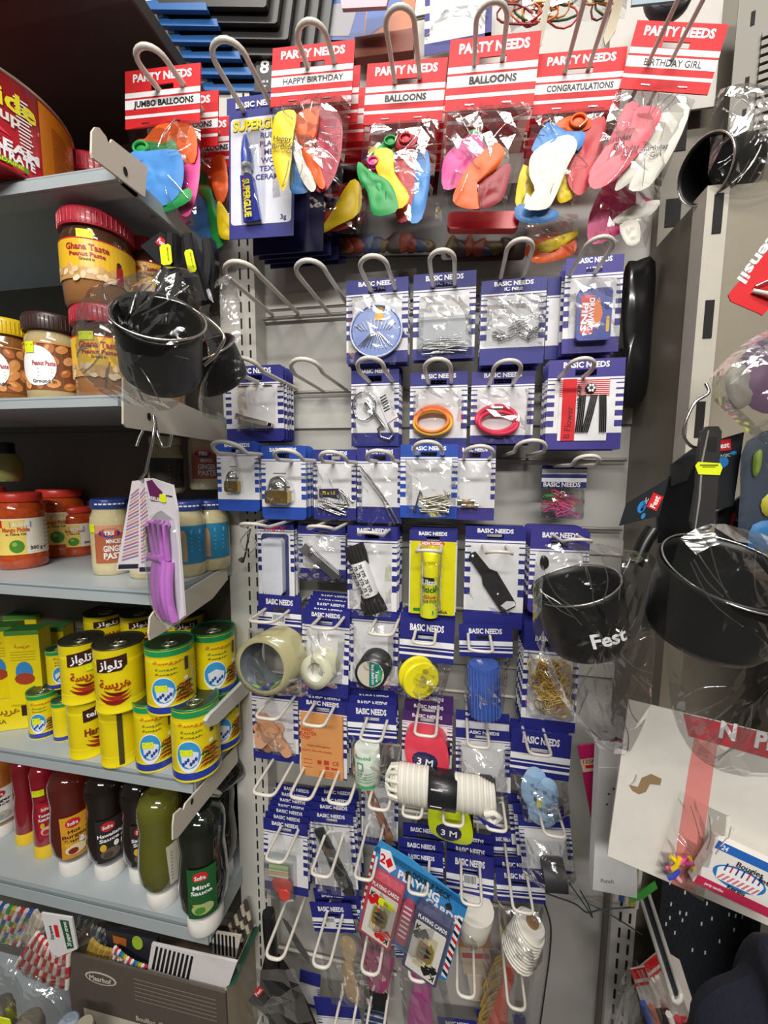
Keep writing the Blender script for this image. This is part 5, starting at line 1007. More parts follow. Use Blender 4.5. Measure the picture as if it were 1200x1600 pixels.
# second shelf
jar_yellow('peanut_jar', 'yellow labelled peanut jar stacked on top of another jar', 160, 491, 139, 55, .72, None, .0, (-16, .70), 3)
jar_yellow('peanut_jar', 'dim yellow labelled jar half hidden behind the stacked peanut jar', 238, 500, 112, 40, .815, None, 0, None, 4)
jar_yellow('peanut_jar', 'yellow labelled peanut jar under the stacked jar, beside the pot bag', 177, 631, 139, 53, .725, 2, 0, (-30, .655), 5)
jar_yellow('peanut_jar', 'dim red lidded jar behind the left bagged pot', 250, 638, 130, 42, .82, 2, 0, None, 6)
jar_nut('peanut picture jar with a yellow lid, at the left edge', 20, 630, 130, 43, C('e8c418', .35, .2), C('8a5a2a', .1, .9), 2, .725, 11)
jar_nut('peanut picture jar with a dark brown lid', 93, 630, 133, 45, C('3a2420', .35, .2), C('b8a478', .1, .9), 2, .725, 12, (-33, .60))
# third shelf: pickles and ginger paste
def pickle(label, cx, by, h, hw, k=None, sh=3, dark=False):
    root, fr = prod('pickle_jar', label, 'jar', cx, by, h, hw, k, sh, 0, 'jars of mango pickle')
    lathe(root, fr, 'jar_body', [(0, .84), (.03, .94), (.16, .98), (.19, .95), (.68, .95), (.72, .98), (.82, .94), (.87, .82), (.9, .8)], C('b8481c', .12, .9, var=.5, scale=90)); lid(root, fr, .885, 1, .88, C('cf3a2a', .35, .2), False)
    b = wrap(fr, .96); R_ = b.R; y1, y0 = -h * .20, -h * .67; b.rect(-R_ * 1.0, y0, R_ * 1.35, y1, .3, C('e8e2d2', .45), 20); b.rect(-R_ * 1.0, y0 + 2, R_ * .15, y1, .5, C('ecd06a', .45), 12)
    b.rect(-R_ * .4, y0 + 4, R_ * .38, y0 + 13, .8, C('7a8ab0')); b.text('ALISHA', 0, y0 + 8.5, 5, INK, 1, w=R_ * .6, bold=.03); b.rect(-R_ * 1.0, y0 + 2, -R_ * .7, y0 + 13, .8, RED); b.text('Mango Pickle', -R_ * .2, y0 + h * .14, h * .055, C('c8502a'), .9, w=R_ * 1.0, bold=.03); b.text('in Olive Oil', -R_ * .2, y0 + h * .20, h * .03, BROWN, .9)
    b.poly(ell(-R_ * .2, y1 - h * .11, R_ * .28, h * .085, 16), .8, C('4a8a2a')); b.poly(ell(-R_ * .27, y1 - h * .14, R_ * .1, h * .03, 10), .95, C('8ab84a')); b.text('300 g e', R_ * .62, y1 - h * .08, h * .045, BLACK, .9)
    for i in range(7): b.rect(R_ * .95, y0 + 6 + i * 6, R_ * 1.25, y0 + 7 + i * 6, .8, C('9a9a94'))
    b.done('paper_label', root)
pickle('mango pickle jar at the front left of its shelf', 38, 884, 112, 38)
pickle('mango pickle jar second from the left, behind the front one', 100, 866, 100, 36)
pickle('mango pickle jar cut by the left edge', -14, 874, 110, 34)
pickle('mango pickle jar third from the left, partly behind the ginger paste', 146, 848, 88, 33)
pickle('mango pickle jar fourth, deeper behind the ginger paste', 188, 836, 82, 29, .93)
pickle('dim pickle jar in the back row, second from left edge', 62, 832, 90, 31, .95); pickle('dim pickle jar in the back row at the left edge', 8, 836, 92, 31, .94)
pickle('dim pickle jar in the back row, near the middle', 120, 828, 74, 28, .96)
root, fr = prod('sauce_jar', 'pale green sauce jar with black lid, stacked at the far left', 'jar', 10, 752, 60, 26, .86)
lathe(root, fr, 'jar_body', [(0, .8), (.1, .98), (.45, 1), (.62, .85), (.72, .6)], C('9a9a5a', .12, .8)); lid(root, fr, .70, 1, .62, PLBLK, False)
def ginger(label, cx, by, h, hw, kind, k=None, sh=3):
    root, fr = prod('ginger_jar', label, 'jar', cx, by, h, hw, k, sh, 0, 'jars of ginger paste')
    lathe(root, fr, 'jar_body', [(0, .86), (.03, .95), (.14, .97), (.66, .97), (.76, .94), (.83, .82), (.88, .8)], C('d2c69a', .12, .9, var=.12, scale=120)); lid(root, fr, .875, 1, .88, C('28408a', .3, .3), False)
    b = wrap(fr, .90)
    for i in range(7): b.rect(-b.R * .8 + i * b.R * .24, -h * .945, -b.R * .62 + i * b.R * .24, -h * .925, .4, INK)
    b.done('lid_print', root); b = wrap(fr, .98); R_ = b.R
    if kind == 0:
        y1, y0 = -h * .17, -h * .66; b.rect(-R_ * .85, y0, R_ * 1.3, y1, .3, C('b0603e', .45), 18); b.rect(-R_ * .85, y0, R_ * 1.3, y0 + h * .1, .45, C('d89a78', .45), 18); b.prism(ell(-R_ * .1, y0 + h * .1, R_ * .5, h * .06, 12), .5, .9, C('2a3a8a')); b.box(-R_ * .45, y0 + h * .065, R_ * .25, y0 + h * .14, .9, 1.2, RED); b.text('TRS', -R_ * .1, y0 + h * .1, 5, INK, 1.5, bold=.04)
        for i, t in enumerate(['MINCED', 'GINGER', 'PASTE']): b.text(t, R_ * .1, y0 + h * (.205 + i * .095), h * (.05 if i == 0 else .075), INK, 1, w=R_ * (.7 if i == 0 else 1.0), bold=.03)
        b.rect(-R_ * .3, y1 - h * .05, R_ * .4, y1 - h * .04, .9, INK)
    else:
        y1, y0 = -h * .18, -h * .68; b.rect(-R_ * 1.2, y0, R_ * 1.2, y1, .3, C('2a84b0', .45), 20); b.poly([(-R_ * .42, y0 + 8), (-R_ * .1, y0 + 6), (0, y0 + 14), (R_ * .02, y1 - 4), (-R_ * .22, y1 - 4), (-R_ * .2, y0 + 18), (-R_ * .42, y0 + 16)], .8, C('b89470')); b.rect(R_ * .2, y0 + 6, R_ * .75, y0 + 12, .8, C('6ab8d8'))
        for i in range(4): b.rect(R_ * .2, y0 + 18 + i * 6, R_ * .7, y0 + 19.4 + i * 6, .8, C('6ab8d8'))
    b.done('paper_label', root)
    return root, fr
r_, f_ = ginger('minced ginger paste jar with blue lid, left of the pink peelers', 178, 893, 112, 31, 0); sticker(r_, f_, .98, -26, -70, 10, 12)
ginger('ginger paste jar behind the pack of pink peelers', 236, 898, 112, 32, 0)
ginger('ginger paste jar with blue label, nearest the upright', 330, 886, 104, 31, 1); ginger('ginger paste jar with blue label, just right of the pink peelers', 294, 896, 112, 30, 1)
ginger('blue lidded ginger paste jar in the back, left of the peelers', 222, 848, 88, 28, 0)
ginger('dim ginger paste jar stacked high beside the upright', 322, 764, 96, 26, 0, .93, None)
root, fr = prod('dark_label_jar', 'cream jar with a black label, stacked under the cream bracket', 'jar', 262, 770, 86, 28, .88)
lathe(root, fr, 'jar_body', [(0, .9), (.05, 1), (.62, 1), (.74, .84), (.86, .8)], C('b8ad84', .12, .8)); lid(root, fr, .86, 1, .84, C('c8b890', .35), False); b = wrap(fr, 1.01); b.rect(-b.R, -fr.h * .62, b.R * 1.1, -fr.h * .1, .2, C('2a2622'), 14)
for i in range(5): b.rect(b.R * .1, -fr.h * (.5 - i * .07), b.R * .7, -fr.h * (.485 - i * .07), .5, C('8a8478'))
b.done('paper_label', root)
ginger('dark lidded ginger jar under the black label jar', 268, 866, 88, 28, 1)
# pack of peelers hanging in front of the third shelf
def strip_hook(pts, k, label):
    fr = Fr(pts[0][0], pts[0][1], k); b = MB(fr); b.tube([(x, y, o) for x, y, o in pts], 2.2, STEEL, 6); b.done('wire_hook', None, fr, label, 'hook')
strip_hook([(240, 650, 0), (246, 664, 6), (244, 690, 10), (232, 740, 12), (224, 752, 14)], .66, 'bent wire hook hanging from the cream bracket, holding the peelers')
strip_hook([(244, 652, 2), (250, 680, 6), (258, 700, 8), (268, 698, 8), (271, 680, 6)], .665, 'thin curled wire beside the peelers hook')
strip_hook([(226, 668, 0), (221, 682, 4), (218, 698, 8)], .68, 'short wire stub below the cream bracket')
PKB = C('d4cdd2', .4); PPL = C('c878d0', .35, .2)
for i, pts in enumerate([[(214, 752), (226, 751), (234, 890), (176, 893)], [(225, 750), (234, 749), (254, 895), (211, 897)], [(233, 748), (242, 748), (262, 890), (236, 893)]]):
    fr = Fr(225 + i * 6, 820, .66 - .008 * i, 0); root = thing(fr, 'peeler_pack', 'pink striped peeler card edge, %s of the three fanned behind the front peeler' % ['leftmost', 'middle', 'rightmost'][i], 'peeler', 'peeler cards fanned on the wire hook')
    b = MB(fr); b.prism(pts, 0, 2, PKB); Q = lambda u, v: tuple((Vector(pts[0]).lerp(Vector(pts[1]), u)).lerp(Vector(pts[3]).lerp(Vector(pts[2]), u), v))
    for q in range(20): v = .10 + q * .038; b.quad3([(*Q(.12, v + .05), 2.3), (*Q(.85, v - .02), 2.3), (*Q(.85, v), 2.3), (*Q(.12, v + .07), 2.3)], (C('a86a8a'), C('8a7aa0'), C('c89a88'))[q % 3])
    for q in range(6): b.quad3([(*Q(.74, .64 + q * .04), 2.5), (*Q(.98, .64 + q * .04), 2.5), (*Q(.98, .66 + q * .04), 2.5), (*Q(.72, .66 + q * .04), 2.5)], BLACK)
    b.quad3([(*Q(.05, .93), 2.6), (*Q(.95, .93), 2.6), (*Q(.95, .98), 2.6), (*Q(.05, .98), 2.6)], C('2a2a38')); b.done('backing_card', root)
fr = Fr3(at(231, 746, .62), at(276, 752, .58), at(266, 985, .60), 0, 0, 48, 238); root = thing(fr, 'peeler_pack', 'front peeler pack with a row of pink handles on white card', 'peeler', 'peeler cards fanned on the wire hook')
b = MB(fr); b.prism([(0, 4), (10, 0), (44, 6), (50, 40), (58, 200), (30, 236), (14, 215)], 0, 2, C('d8d4da', .4)); b.poly([(1, 6), (11, 2), (20, 12), (28, 18), (28, 34), (8, 36)], 2.3, C('6a1f5a')); b.text('PEELER', 16, 31, 5, INK, 2.6, w=22, bold=.03); b.rect(32, 22, 44, 24, 2.4, BLACK); b.done('backing_card', root)
b = MB(fr); b.box(24, 22, 34, 34, 2.4, 3, YSTK, 2); b.done('price_label', root)
for i in range(4):
    part(root, fr, 'peeler_handle', lambda b: b.tube(smooth_line([(24 + i * 6, 122, 8 - i), (24 + i * 6.4, 150, 11 - i), (27 + i * 6.2, 185, 12 - i), (30 + i * 5.6, 212, 8 - i)]), 4.6, PPL, 8))
    part(root, fr, 'peeler_frame', lambda b: b.tube([(22 + i * 5.6, 120, 8 - i), (20 + i * 6.6, 98, 10 - i), (16 + i * 7.4, 66, 10 - i), (24 + i * 5.6, 64, 8 - i)], 3, PPL, 7))
part(root, fr, 'peeler_blade', lambda b: b.tube([(16, 72, 12), (20, 112, 12)], 2.4, CHROME, 6)); part(root, fr, 'peeler_yoke', lambda b: b.tube([(14, 122, 10), (36, 118, 10)], 4, PPL, 8))
part(root, fr, 'blister', lambda b: b.blob([(6, 56), (46, 56), (52, 150), (50, 215), (36, 232), (20, 216), (12, 130)], 1, 20, CLEAR, 5, 0, 2, back=False))
# fourth shelf: tins
TINM = C('6a6a58', .3, 0, .8)
def tin_top(root, fr, rim, m=TINM):
    b = MB(fr); h, r = fr.h, fr.r; b.spin((0, 0, 0), (0, -h, 0), [(.975, r * .99), (.985, r * 1.015), (1, r * 1.0), (1, r * .94), (.972, r * .92), (.972, .1)], rim, 32, cap=False); b.done('rim', root)
    b = MB(fr); b.spin((0, -h * .9755, 0), (0, -h * .979, 0), [(0, r * .95), (1, r * .95)], m, 28); b.done('tin_lid', root)
    b = MB(fr); z = h * .985; b.tube([(r * .3 * math.cos(a), -z, r * .35 + r * .2 * math.sin(a)) for a in [i * math.pi / 7 for i in range(14)]], r * .055, C('a8a894', .25, 0, .9), 6, True); b.tube([(-r * .1, -z, r * .2), (0, -z, -r * .15)], r * .1, C('a8a894', .25, 0, .9), 6); b.done('pull_tab', root)
AR1, AR2 = '\uFEAF\uFE8D\uFEEE\uFEE0\uFE97', '\uFE94\uFEB4\uFEF3\uFEAE\uFEEB'
CHR = C('8a1c1a', .35)
def chili(b, x, y, L, m=CHR, up=1, o=.8):
    pts = [(x + L * t, y + up * L * .30 * (1 - (2 * t - 1) ** 2)) for t in [i / 8 for i in range(9)]]
    b.poly(pts + [(px_, py_ - L * .16 * math.sin(math.pi * min(1, i / 8 + .05))) for i, (px_, py_) in reversed(list(enumerate(pts)))], o, m)
YT = C('ecd814', .28, .4)
def tello(label, cx, by, h, hw, k=None, sh=4, phi=0, eng=False, back=False):
    root, fr = prod('harissa_tin', label, 'tin', cx, by, h, hw, k, sh, 0, 'yellow harissa tins with chilli pictures')
    prof = [(0, 1.0), (.02, 1.01), (.03, .985), (.16, .985)]
    for i in range(22): t = .17 + i * .028; prof += [(t, .985), (t + .014, .955)]
    prof += [(.82, .985), (.965, .985), (.975, .99)]
    lathe(root, fr, 'tin_body', prof, YT, 32); tin_top(root, fr, C('5a5648', .3, 0, .7)); b = wrap(fr, .99, phi); R_ = b.R
    if back: b.rect(-R_ * .12, -h * .96, R_ * .12, -h * .04, .4, C('4a4426'), 3)
    else:
        b.poly([(-R_ * .6, -h * .84), (R_ * .62, -h * .90), (R_ * .62, -h * .74), (R_ * .4, -h * .66), (-R_ * .6, -h * .64)], .5, BROWN)
        if eng: b.text('tello', -R_ * .05, -h * .76, h * .085, INK, 1, w=R_ * .8, bold=.05); b.text('Harissa', R_ * .05, -h * .46, h * .12, C('8a241c'), .8, w=R_ * 1.25, bold=.06)
        else: b.text(AR1, 0, -h * .765, h * .12, INK, 1, w=R_ * .9, bold=.03); b.text(AR2, R_ * .1, -h * .47, h * .13, C('a8341c'), .8, w=R_ * 1.2, bold=.05)
        chili(b, -R_ * .55, -h * .26, R_ * 1.3, CHR, .9, .8); chili(b, -R_ * .45, -h * .32, R_ * 1.2, C('b02c20', .35), .9, .9); chili(b, -R_ * .3, -h * .37, R_ * 1.0, C('6a1412', .35), .9, 1.0)
    b.done('printed_label', root)
    return root, fr
def scene_tin(label, cx, by, h, hw, k=None, sh=4, st=True, phi=0, group='green rimmed yellow tins'):
    root, fr = prod('chilli_tin', label, 'tin', cx, by, h, hw, k, sh, 0, group)
    prof = [(0, 1.0), (.02, 1.01), (.03, .985)]
    for i in range(26): t = .14 + i * .026; prof += [(t, .985), (t + .013, .962)]
    prof += [(.86, .985), (.975, .99)]
    lathe(root, fr, 'tin_body', prof, YT, 32); tin_top(root, fr, C('2a8a5a', .3, 0, .4), C('4a5a3a', .3, 0, .6)); b = wrap(fr, .992, phi); R_ = b.R
    b.rect(-3.1 * R_, -h * .965, 3.1 * R_, -h * .885, .3, C('1f9a5a', .3, .3), 36); b.rect(-3.1 * R_, -h * .13, 3.1 * R_, -h * .03, .3, C('2a3fa8', .3, .3), 36)
    b.poly(ell(-R_ * .34, -h * .36, R_ * .52, h * .225, 20), .5, INK); b.poly(ell(-R_ * .34, -h * .38, R_ * .48, h * .19, 20), .6, C('3a9ad8')); b.poly([(-R_ * .66, -h * .40), (-R_ * .3, -h * .46), (R_ * .06, -h * .40), (R_ * .0, -h * .25), (-R_ * .3, -h * .20), (-R_ * .6, -h * .25)], .7, C('dfe6f2'))
    for i in range(6): b.poly(ell(-R_ * .55 + i * R_ * .1, -h * (.26 + .03 * (i % 3)), R_ * .06, h * .03, 8), .85, C('2a4a9a'))
    for i in range(18): x = R_ * (.08 + .07 * (i % 8)); y = -h * (.17 + .055 * (i % 5)); chili(b, x, y, R_ * .5, (C('b83a1c'), C('8a2418'), C('2a3a1a'))[i % 3], -.7, .6 + i * .02)
    for i in range(6): b.quad3([(R_ * (.2 + .1 * i), -h * .34, .65), (R_ * (.3 + .1 * i), -h * .47, .65), (R_ * (.24 + .1 * i), -h * .34, .65)], C('2a3a1a'))
    b.text(AR2, -R_ * .1, -h * .80, h * .05, C('d8702a'), .6, w=R_ * 1.3); b.text(AR2, -R_ * .2, -h * .70, h * .035, C('3a6a3a'), .6, w=R_ * .9); b.text(AR2, -R_ * .2, -h * .63, h * .03, BROWN, .6, w=R_ * .9)
    b.rect(R_ * .55, -h * .82, R_ * .72, -h * .62, .6, C('4a3a2a')); b.poly(ell(R_ * .6, -h * .5, R_ * .1, h * .03, 8), .6, INK)
    for i in range(6): b.rect(R_ * 1.15, -h * (.75 - i * .06), R_ * 1.45, -h * (.735 - i * .06), .6, C('d8d8c8'))
    b.done('printed_label', root)
    if st: sticker(root, fr, .992, -R_ * .42, -h * .42, R_ * .5, 9, phi, 1.2)
    return root, fr
r_, fA = tello('harissa tin with english lettering, lower left of the pair stack', 142, 1169, 84, 30, eng=True, phi=.35)
r_, fB = tello('harissa tin turned to its plain ribbed seam, lower right of the pair stack', 192, 1180, 86, 31, back=True, phi=-.05)
r_, f_ = tello('harissa tin with arabic lettering, upper left of the pair stack', 134, 1086, 88, 33, fA.k - .006, None, phi=-.1); sticker(r_, f_, .99, 12, -52, 20, 9)
tello('harissa tin with arabic lettering, upper right of the pair stack', 192, 1096, 94, 38, fB.k - .01, None, phi=-.38)
r1, fC = scene_tin('green rimmed tin, front right of the lower layer under the ticket arm', 309, 1196, 104, 37)
scene_tin('green rimmed tin, front left of the lower layer', 247, 1186, 98, 32)
scene_tin('green rimmed tin, on top of the two front ones', 270, 1098, 96, 37, fC.k - .004, None)
r_, fD = scene_tin('green rimmed tin, lower layer next to the upright behind the ticket arm', 346, 1156, 86, 31, None, 4, False, .35)
scene_tin('green rimmed tin, top layer next to the upright', 337, 1074, 92, 33, fD.k - .004, None, False, .35)
scene_tin('small green rimmed tin with price label beside the yellow box tray', 72, 1143, 66, 23, phi=-.1); scene_tin('small green rimmed tin right of the labelled small tin', 103, 1150, 58, 17, None, 4, False, 1.0); scene_tin('small green rimmed tin on top of the small tins', 95, 1070, 58, 18, .87, None, False, .3)
for i, (x, y, hh, ww, kk, lb) in enumerate([(170, 1000, 46, 34, .97, 'left'), (222, 1002, 46, 30, .97, 'middle'), (292, 1004, 46, 28, .97, 'right')]):
    tello('dim tin on the back row under the pickle shelf, %s' % lb, x, y, hh, ww, kk, None)
# carton tray of harissa boxes
def carton(label, x0, y0, x1, y1, k, yaw, dep=24, icon=True):
    P = at((x0 + x1) / 2, y1, k); fr = Fr((x0 + x1) / 2, y1, k, yaw=yaw); root = thing(fr, 'harissa_carton', label, 'carton', 'small yellow cartons in the display tray'); b = MB(fr); m = YT
    b.box(x0, y0, x1, y1, -dep, 0, m); b.box(x0, y0 - .5, x1, y0, -dep, 0, C('3f7a3a')); b.rect(x0, y0, x1, y0 + 6, .3, C('4a8a3a')); cx = (x0 + x1) / 2
    if icon: b.poly(ell(cx, (y0 + y1) / 2 + 6, (x1 - x0) * .26, 16, 14), .3, C('3a8ac8')); b.poly(ell(cx, (y0 + y1) / 2 + 16, (x1 - x0) * .3, 9, 12), .5, C('a8442a')); b.text(AR2, cx, y0 + 22, 5, C('c8702a'), .4)
    for i in range(4): b.rect(x0 + 5, y0 + 30 + i * 4, x1 - 5, y0 + 31 + i * 4, .4, C('b8a020'))
    b.done('carton', root)
carton('yellow carton leaning second from left in the display tray', 24, 990, 62, 1100, .84, .35); carton('yellow carton at the left edge of the display tray', -22, 985, 20, 1092, .85, .35); carton('yellow carton behind the leaning one in the tray', 64, 985, 100, 1085, .93, .35, icon=False)
carton('dim yellow carton deeper in the display tray', 20, 965, 58, 1060, .97, .3, icon=False)
fr = Fr(10, 1142, .80, yaw=.42); P = atz(10, 1140, SH[4][0] + .001); fr.M.translation = P; root = thing(fr, 'display_tray', 'yellow open cardboard tray holding the small cartons at the left edge', 'tray')
b = MB(fr); b.box(-60, 1094, 52, 1142, 0, 2, YT); b.prism([(49, 1142), (52, 1142), (52, 1094), (49, 1094)], -70, 0, YT); b.raw([fr.L(*p) for p in [(52, 1094, 0), (52, 1094, -70), (52, 1040, -70), (49, 1094, 0), (49, 1094, -70), (49, 1040, -70)]], [(0, 1, 2), (3, 4, 5), (0, 2, 5, 3), (1, 2, 5, 4)], YT); b.box(-60, 1139, 52, 1142, -70, 0, YT); b.box(30, 1106, 40, 1122, 2, 2.6, BROWN)
b.text(AR2, 10, 1112, 10, C('8a5a18'), 2.4); b.text('HARISSA', -4, 1128, 6, C('8a6a18'), 2.4); b.done('tray_wall', root)
# fifth shelf: sauce bottles standing on their caps
def bottle(label, cx, by, h, hw, m, lab=None, cap=None, k=None, turn=0, thin=False, txt='', capm=None):
    root, fr = prod('sauce_bottle', label, 'bottle', cx, by, h, hw * .95, k, 5, turn, 'squeeze bottles on the lowest shelf'); capm = capm or C('e4e2dc', .4)
    if thin:
        lathe(root, fr, 'bottle_body', [(.12, .92), (.16, .96), (.45, .9), (.6, .78), (.75, .86), (.92, .9), (.98, .7), (1, .4)], m, 26); lathe(root, fr, 'cap', [(0, .97), (.02, 1), (.13, .96), (.15, .9)], capm, 26)
    else:
        lathe(root, fr, 'bottle_body', [(.125, .60), (.17, .76), (.26, .95), (.4, 1), (.58, .93), (.70, .88), (.82, .95), (.9, .92), (.96, .76), (1, .42)], m, 30); lathe(root, fr, 'cap', [(0, .70), (.015, .73), (.11, .72), (.125, .66), (.14, .60)], capm, 28)
    if lab:
        b = wrap(fr, 1.0); R_ = b.R; y1, y0 = -h * .225, -h * .63
        vs = []; fs = []; n = 12
        for j in range(7):
            t = j / 6; y = y1 + (y0 - y1) * t; w = R_ * (.62 - .08 * math.sin(t * 3.14)); rad = [.93, .965, 1.0, 1.0, .99, .96, .93][j] if not thin else .95
            for i in range(n + 1): vs.append(b.m(-w + 2 * w * i / n, y, (rad - 1) * R_ + .8))
        fs = [(j * (n + 1) + i, j * (n + 1) + i + 1, (j + 1) * (n + 1) + i + 1, (j + 1) * (n + 1) + i) for j in range(6) for i in range(n)]
        b.raw(vs, fs, lab[0]); o = -.02 * R_ + 1.4; sh = -R_ * .06 if not thin else 0
        b.poly(ell(-R_ * .05, y0 + h * .06, R_ * .3, h * .045, 16), o + sh + 1, C('c82a30')); b.text('Sofra', -R_ * .05, y0 + h * .06, h * .032, INK, o + sh + 1.5, w=R_ * .42, bold=.03)
        for i, t in enumerate(txt.split('|')): b.text(t, -R_ * .02, y0 + h * (.135 + i * .045), h * .032, lab[1], o, w=R_ * min(.95, .16 * len(t)), bold=.03)
        b.poly(ell(-R_ * .28, y0 + h * .25, R_ * .14, h * .035, 12), o, C('e0b030')); b.poly(ell(R_ * .25, y0 + h * .24, R_ * .11, h * .028, 10), o, INK); b.poly(ell(0, y1 - h * .09, R_ * .42, h * .05, 14), o, lab[2]); b.poly(ell(-R_ * .1, y1 - h * .08, R_ * .2, h * .03, 10), o + .4, lab[3]); b.done('printed_label', root)
    return root, fr
bottle('orange sauce bottle cut by the left edge', 4, 1296, 118, 34, C('b86a28', .12, .9), (C('e4e2dc'), BLACK, C('b8b0a0'), C('88a0a8')), txt='Burger|Sauce')
bottle('slim red ketchup bottle with yellow cap, left of the two', 46, 1308, 118, 20, C('8a1826', .12, .9), None, thin=True, capm=C('e8c42a', .4))
r_, f_ = bottle('slim red ketchup bottle with yellow cap and a label, right of the two', 77, 1326, 128, 22, C('96162a', .12, .9), (C('a81e30'), INK, C('d8b8b0'), C('c02838')), thin=True, capm=C('e8c42a', .4), txt='Tomato|Ketchup'); sticker(r_, f_, .9, -6, -96, 12, 9, 0, 2)
bottle('reddish brown barbecue sauce bottle with a yellow label', 121, 1350, 146, 36, C('5a1c12', .1, 1), (C('d89a2a'), BROWN, C('e8d8b0'), C('8a2418')), txt='Hot|Burger|Sauce')
bottle('black sauce bottle with a dark label, left of the two', 175, 1356, 148, 35, C('1c1412', .1, 1), (C('2a2828'), INK, C('6a5a50'), C('4a4038')), txt='Hawaiian|Sauce')
bottle('black sauce bottle with a dark label, behind the green sauce', 226, 1362, 146, 32, C('1a1412', .1, 1), (C('282626'), INK, C('6a5a50'), C('4a4038')), txt='Samurai|Sauce')
r_, f_ = bottle('green sauce bottle turned to its white barcode label', 257, 1398, 158, 37, C('5e5e1e', .12, .9))
b = wrap(f_, 1.0); b.poly([(b.R * .15, -f_.h * .60), (b.R * .95, -f_.h * .62), (b.R * .95, -f_.h * .25), (b.R * .25, -f_.h * .25)], .8, C('c8c4b4'))
for i in range(9): b.rect(b.R * .32, -f_.h * (.54 - i * .03), b.R * .88, -f_.h * (.532 - i * .03), 1.4, C('6a6a60'))
b.done('barcode_label', r_)
bottle('dark mint sauce bottle with a green label, front corner of the shelf', 322, 1437, 172, 40, C('151c12', .08, 1), (C('1f5a2c'), INK, C('a8b878'), C('4a8a2a')), txt='Mint|Sauce', turn=-.1)
bottle('dim bottle standing behind the dark mint sauce', 346, 1362, 140, 28, C('181812', .1, 1)); bottle('dim bottle tucked beside the upright', 360, 1318, 136, 24, C('1a1a14', .1, 1)); 
fr = Fr(334, 1230, .90); root = thing(fr, 'tipped_bottle', 'bottle tipped over with its white cap toward the aisle under the tin shelf', 'bottle'); b = MB(fr); b.spin((322, 1238, 16), (336, 1222, 0), [(0, 15), (.1, 18), (.9, 19), (1, 18)], C('cfcdc6', .4), 20); b.done('cap', root); b = MB(fr); b.spin((336, 1222, 0), (356, 1212, -30), [(0, 18), (.2, 20), (.9, 20), (1, 15)], C('161612', .1, 1), 20); b.done('bottle_body', root)

# ------------------------------------------------------------------ high background above the balloon packs
def flat(name, label, cat, pts, k, m, th=3, group=None, extra=None, sl=0, yaw=0):
    cx = sum(p[0] for p in pts) / len(pts); cy = sum(p[1] for p in pts) / len(pts); fr = Fr(cx, cy, k, sl, yaw); b = MB(fr); b.prism(pts, 0, th, m)
    if extra: extra(b, th + .3)
    return b.done(name, None, fr, label, cat, group)
DK = C('2c2b2b', .4); SB = C('2f66a8', .35, .2)
for i in range(8):
    x, y = 232 + 17 * i, 26 + 25 * i; k = .885 + .014 * i; fr = Fr(x + 80, y - 60, k, .0); root = thing(fr, 'sponge_pack', 'dark pack with blue rim at upper left, %s of the stepped row' % ['nearest', 'second', 'third', 'fourth', 'fifth', 'sixth', 'seventh', 'furthest'][i], 'pack', 'dark blue rimmed packs stepped back above the superglue')
    b = MB(fr); b.box(x + 10, y - 160, x + 190, y - 8, 0, 7, DK, 4); b.done('pack_body', root)
    b = MB(fr); b.prism([(x, y - 28), (x + 12, y - 34), (x + 26, y - 10), (x + 100, y - 12), (x + 104, y), (x + 12, y)], 2, 9, SB); b.done('blue_rim', root)
    if i < 6: b = MB(fr); b.prism([(x + 3, y - 26), (x + 9, y - 30), (x + 16, y - 14), (x + 6, y - 12)], 9, 9.5, C('c8d8e4', .3)); b.done('white_corner', root)
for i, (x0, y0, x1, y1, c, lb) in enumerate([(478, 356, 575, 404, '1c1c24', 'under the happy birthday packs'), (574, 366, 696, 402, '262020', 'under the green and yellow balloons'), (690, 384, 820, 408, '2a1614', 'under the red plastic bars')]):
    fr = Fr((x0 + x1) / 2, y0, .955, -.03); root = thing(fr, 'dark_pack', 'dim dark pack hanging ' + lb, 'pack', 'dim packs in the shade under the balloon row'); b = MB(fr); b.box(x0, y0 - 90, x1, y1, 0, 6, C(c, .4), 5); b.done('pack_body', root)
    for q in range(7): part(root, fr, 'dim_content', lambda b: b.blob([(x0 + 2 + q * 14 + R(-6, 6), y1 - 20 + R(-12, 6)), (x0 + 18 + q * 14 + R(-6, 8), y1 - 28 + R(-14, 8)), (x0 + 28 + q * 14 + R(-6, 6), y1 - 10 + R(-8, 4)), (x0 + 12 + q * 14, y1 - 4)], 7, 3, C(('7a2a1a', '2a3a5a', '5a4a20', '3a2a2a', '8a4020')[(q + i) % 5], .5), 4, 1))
flat('comb_card', 'black card with white round icons left of the happy birthday pack', 'card', [(400, 56), (432, 58), (430, 146), (402, 146)], .93, C('1e1e22', .4), 2, None, lambda b, o: (b.text('8', 415, 106, 20, INK, o, bold=.05), b.poly(ell(415, 78, 9, 10), o, C('8a8a88')), b.poly(ell(415, 78, 6, 7), o + .2, C('1e1e22')), b.text('Black & ', 415, 129, 4, INK, o), b.text('Silver', 415, 136, 4, INK, o)))
flat('wooden_block', 'brown wooden strip behind the green and yellow balloon hook', 'wood', [(556, 72), (646, 58), (648, 92), (560, 104)], .95, C('7a3418', .5), 14)
flat('blue_book', 'blue and white packet high behind the green and yellow balloon pack', 'packet', [(502, -20), (590, -30), (584, 66), (506, 66)], .96, C('2c4a94', .4), 3, None, lambda b, o: b.poly([(520, 10), (560, 6), (552, 60), (512, 60)], o, C('8a8a90')))
flat('orange_packet', 'orange and blue packet between the two middle balloon hooks, high up', 'packet', [(570, 8), (644, -10), (646, 62), (572, 76)], .94, C('b8622a', .4), 3, None, lambda b, o: b.poly([(572, 10), (626, 0), (604, 40), (574, 66)], o, C('2a5aa8')))
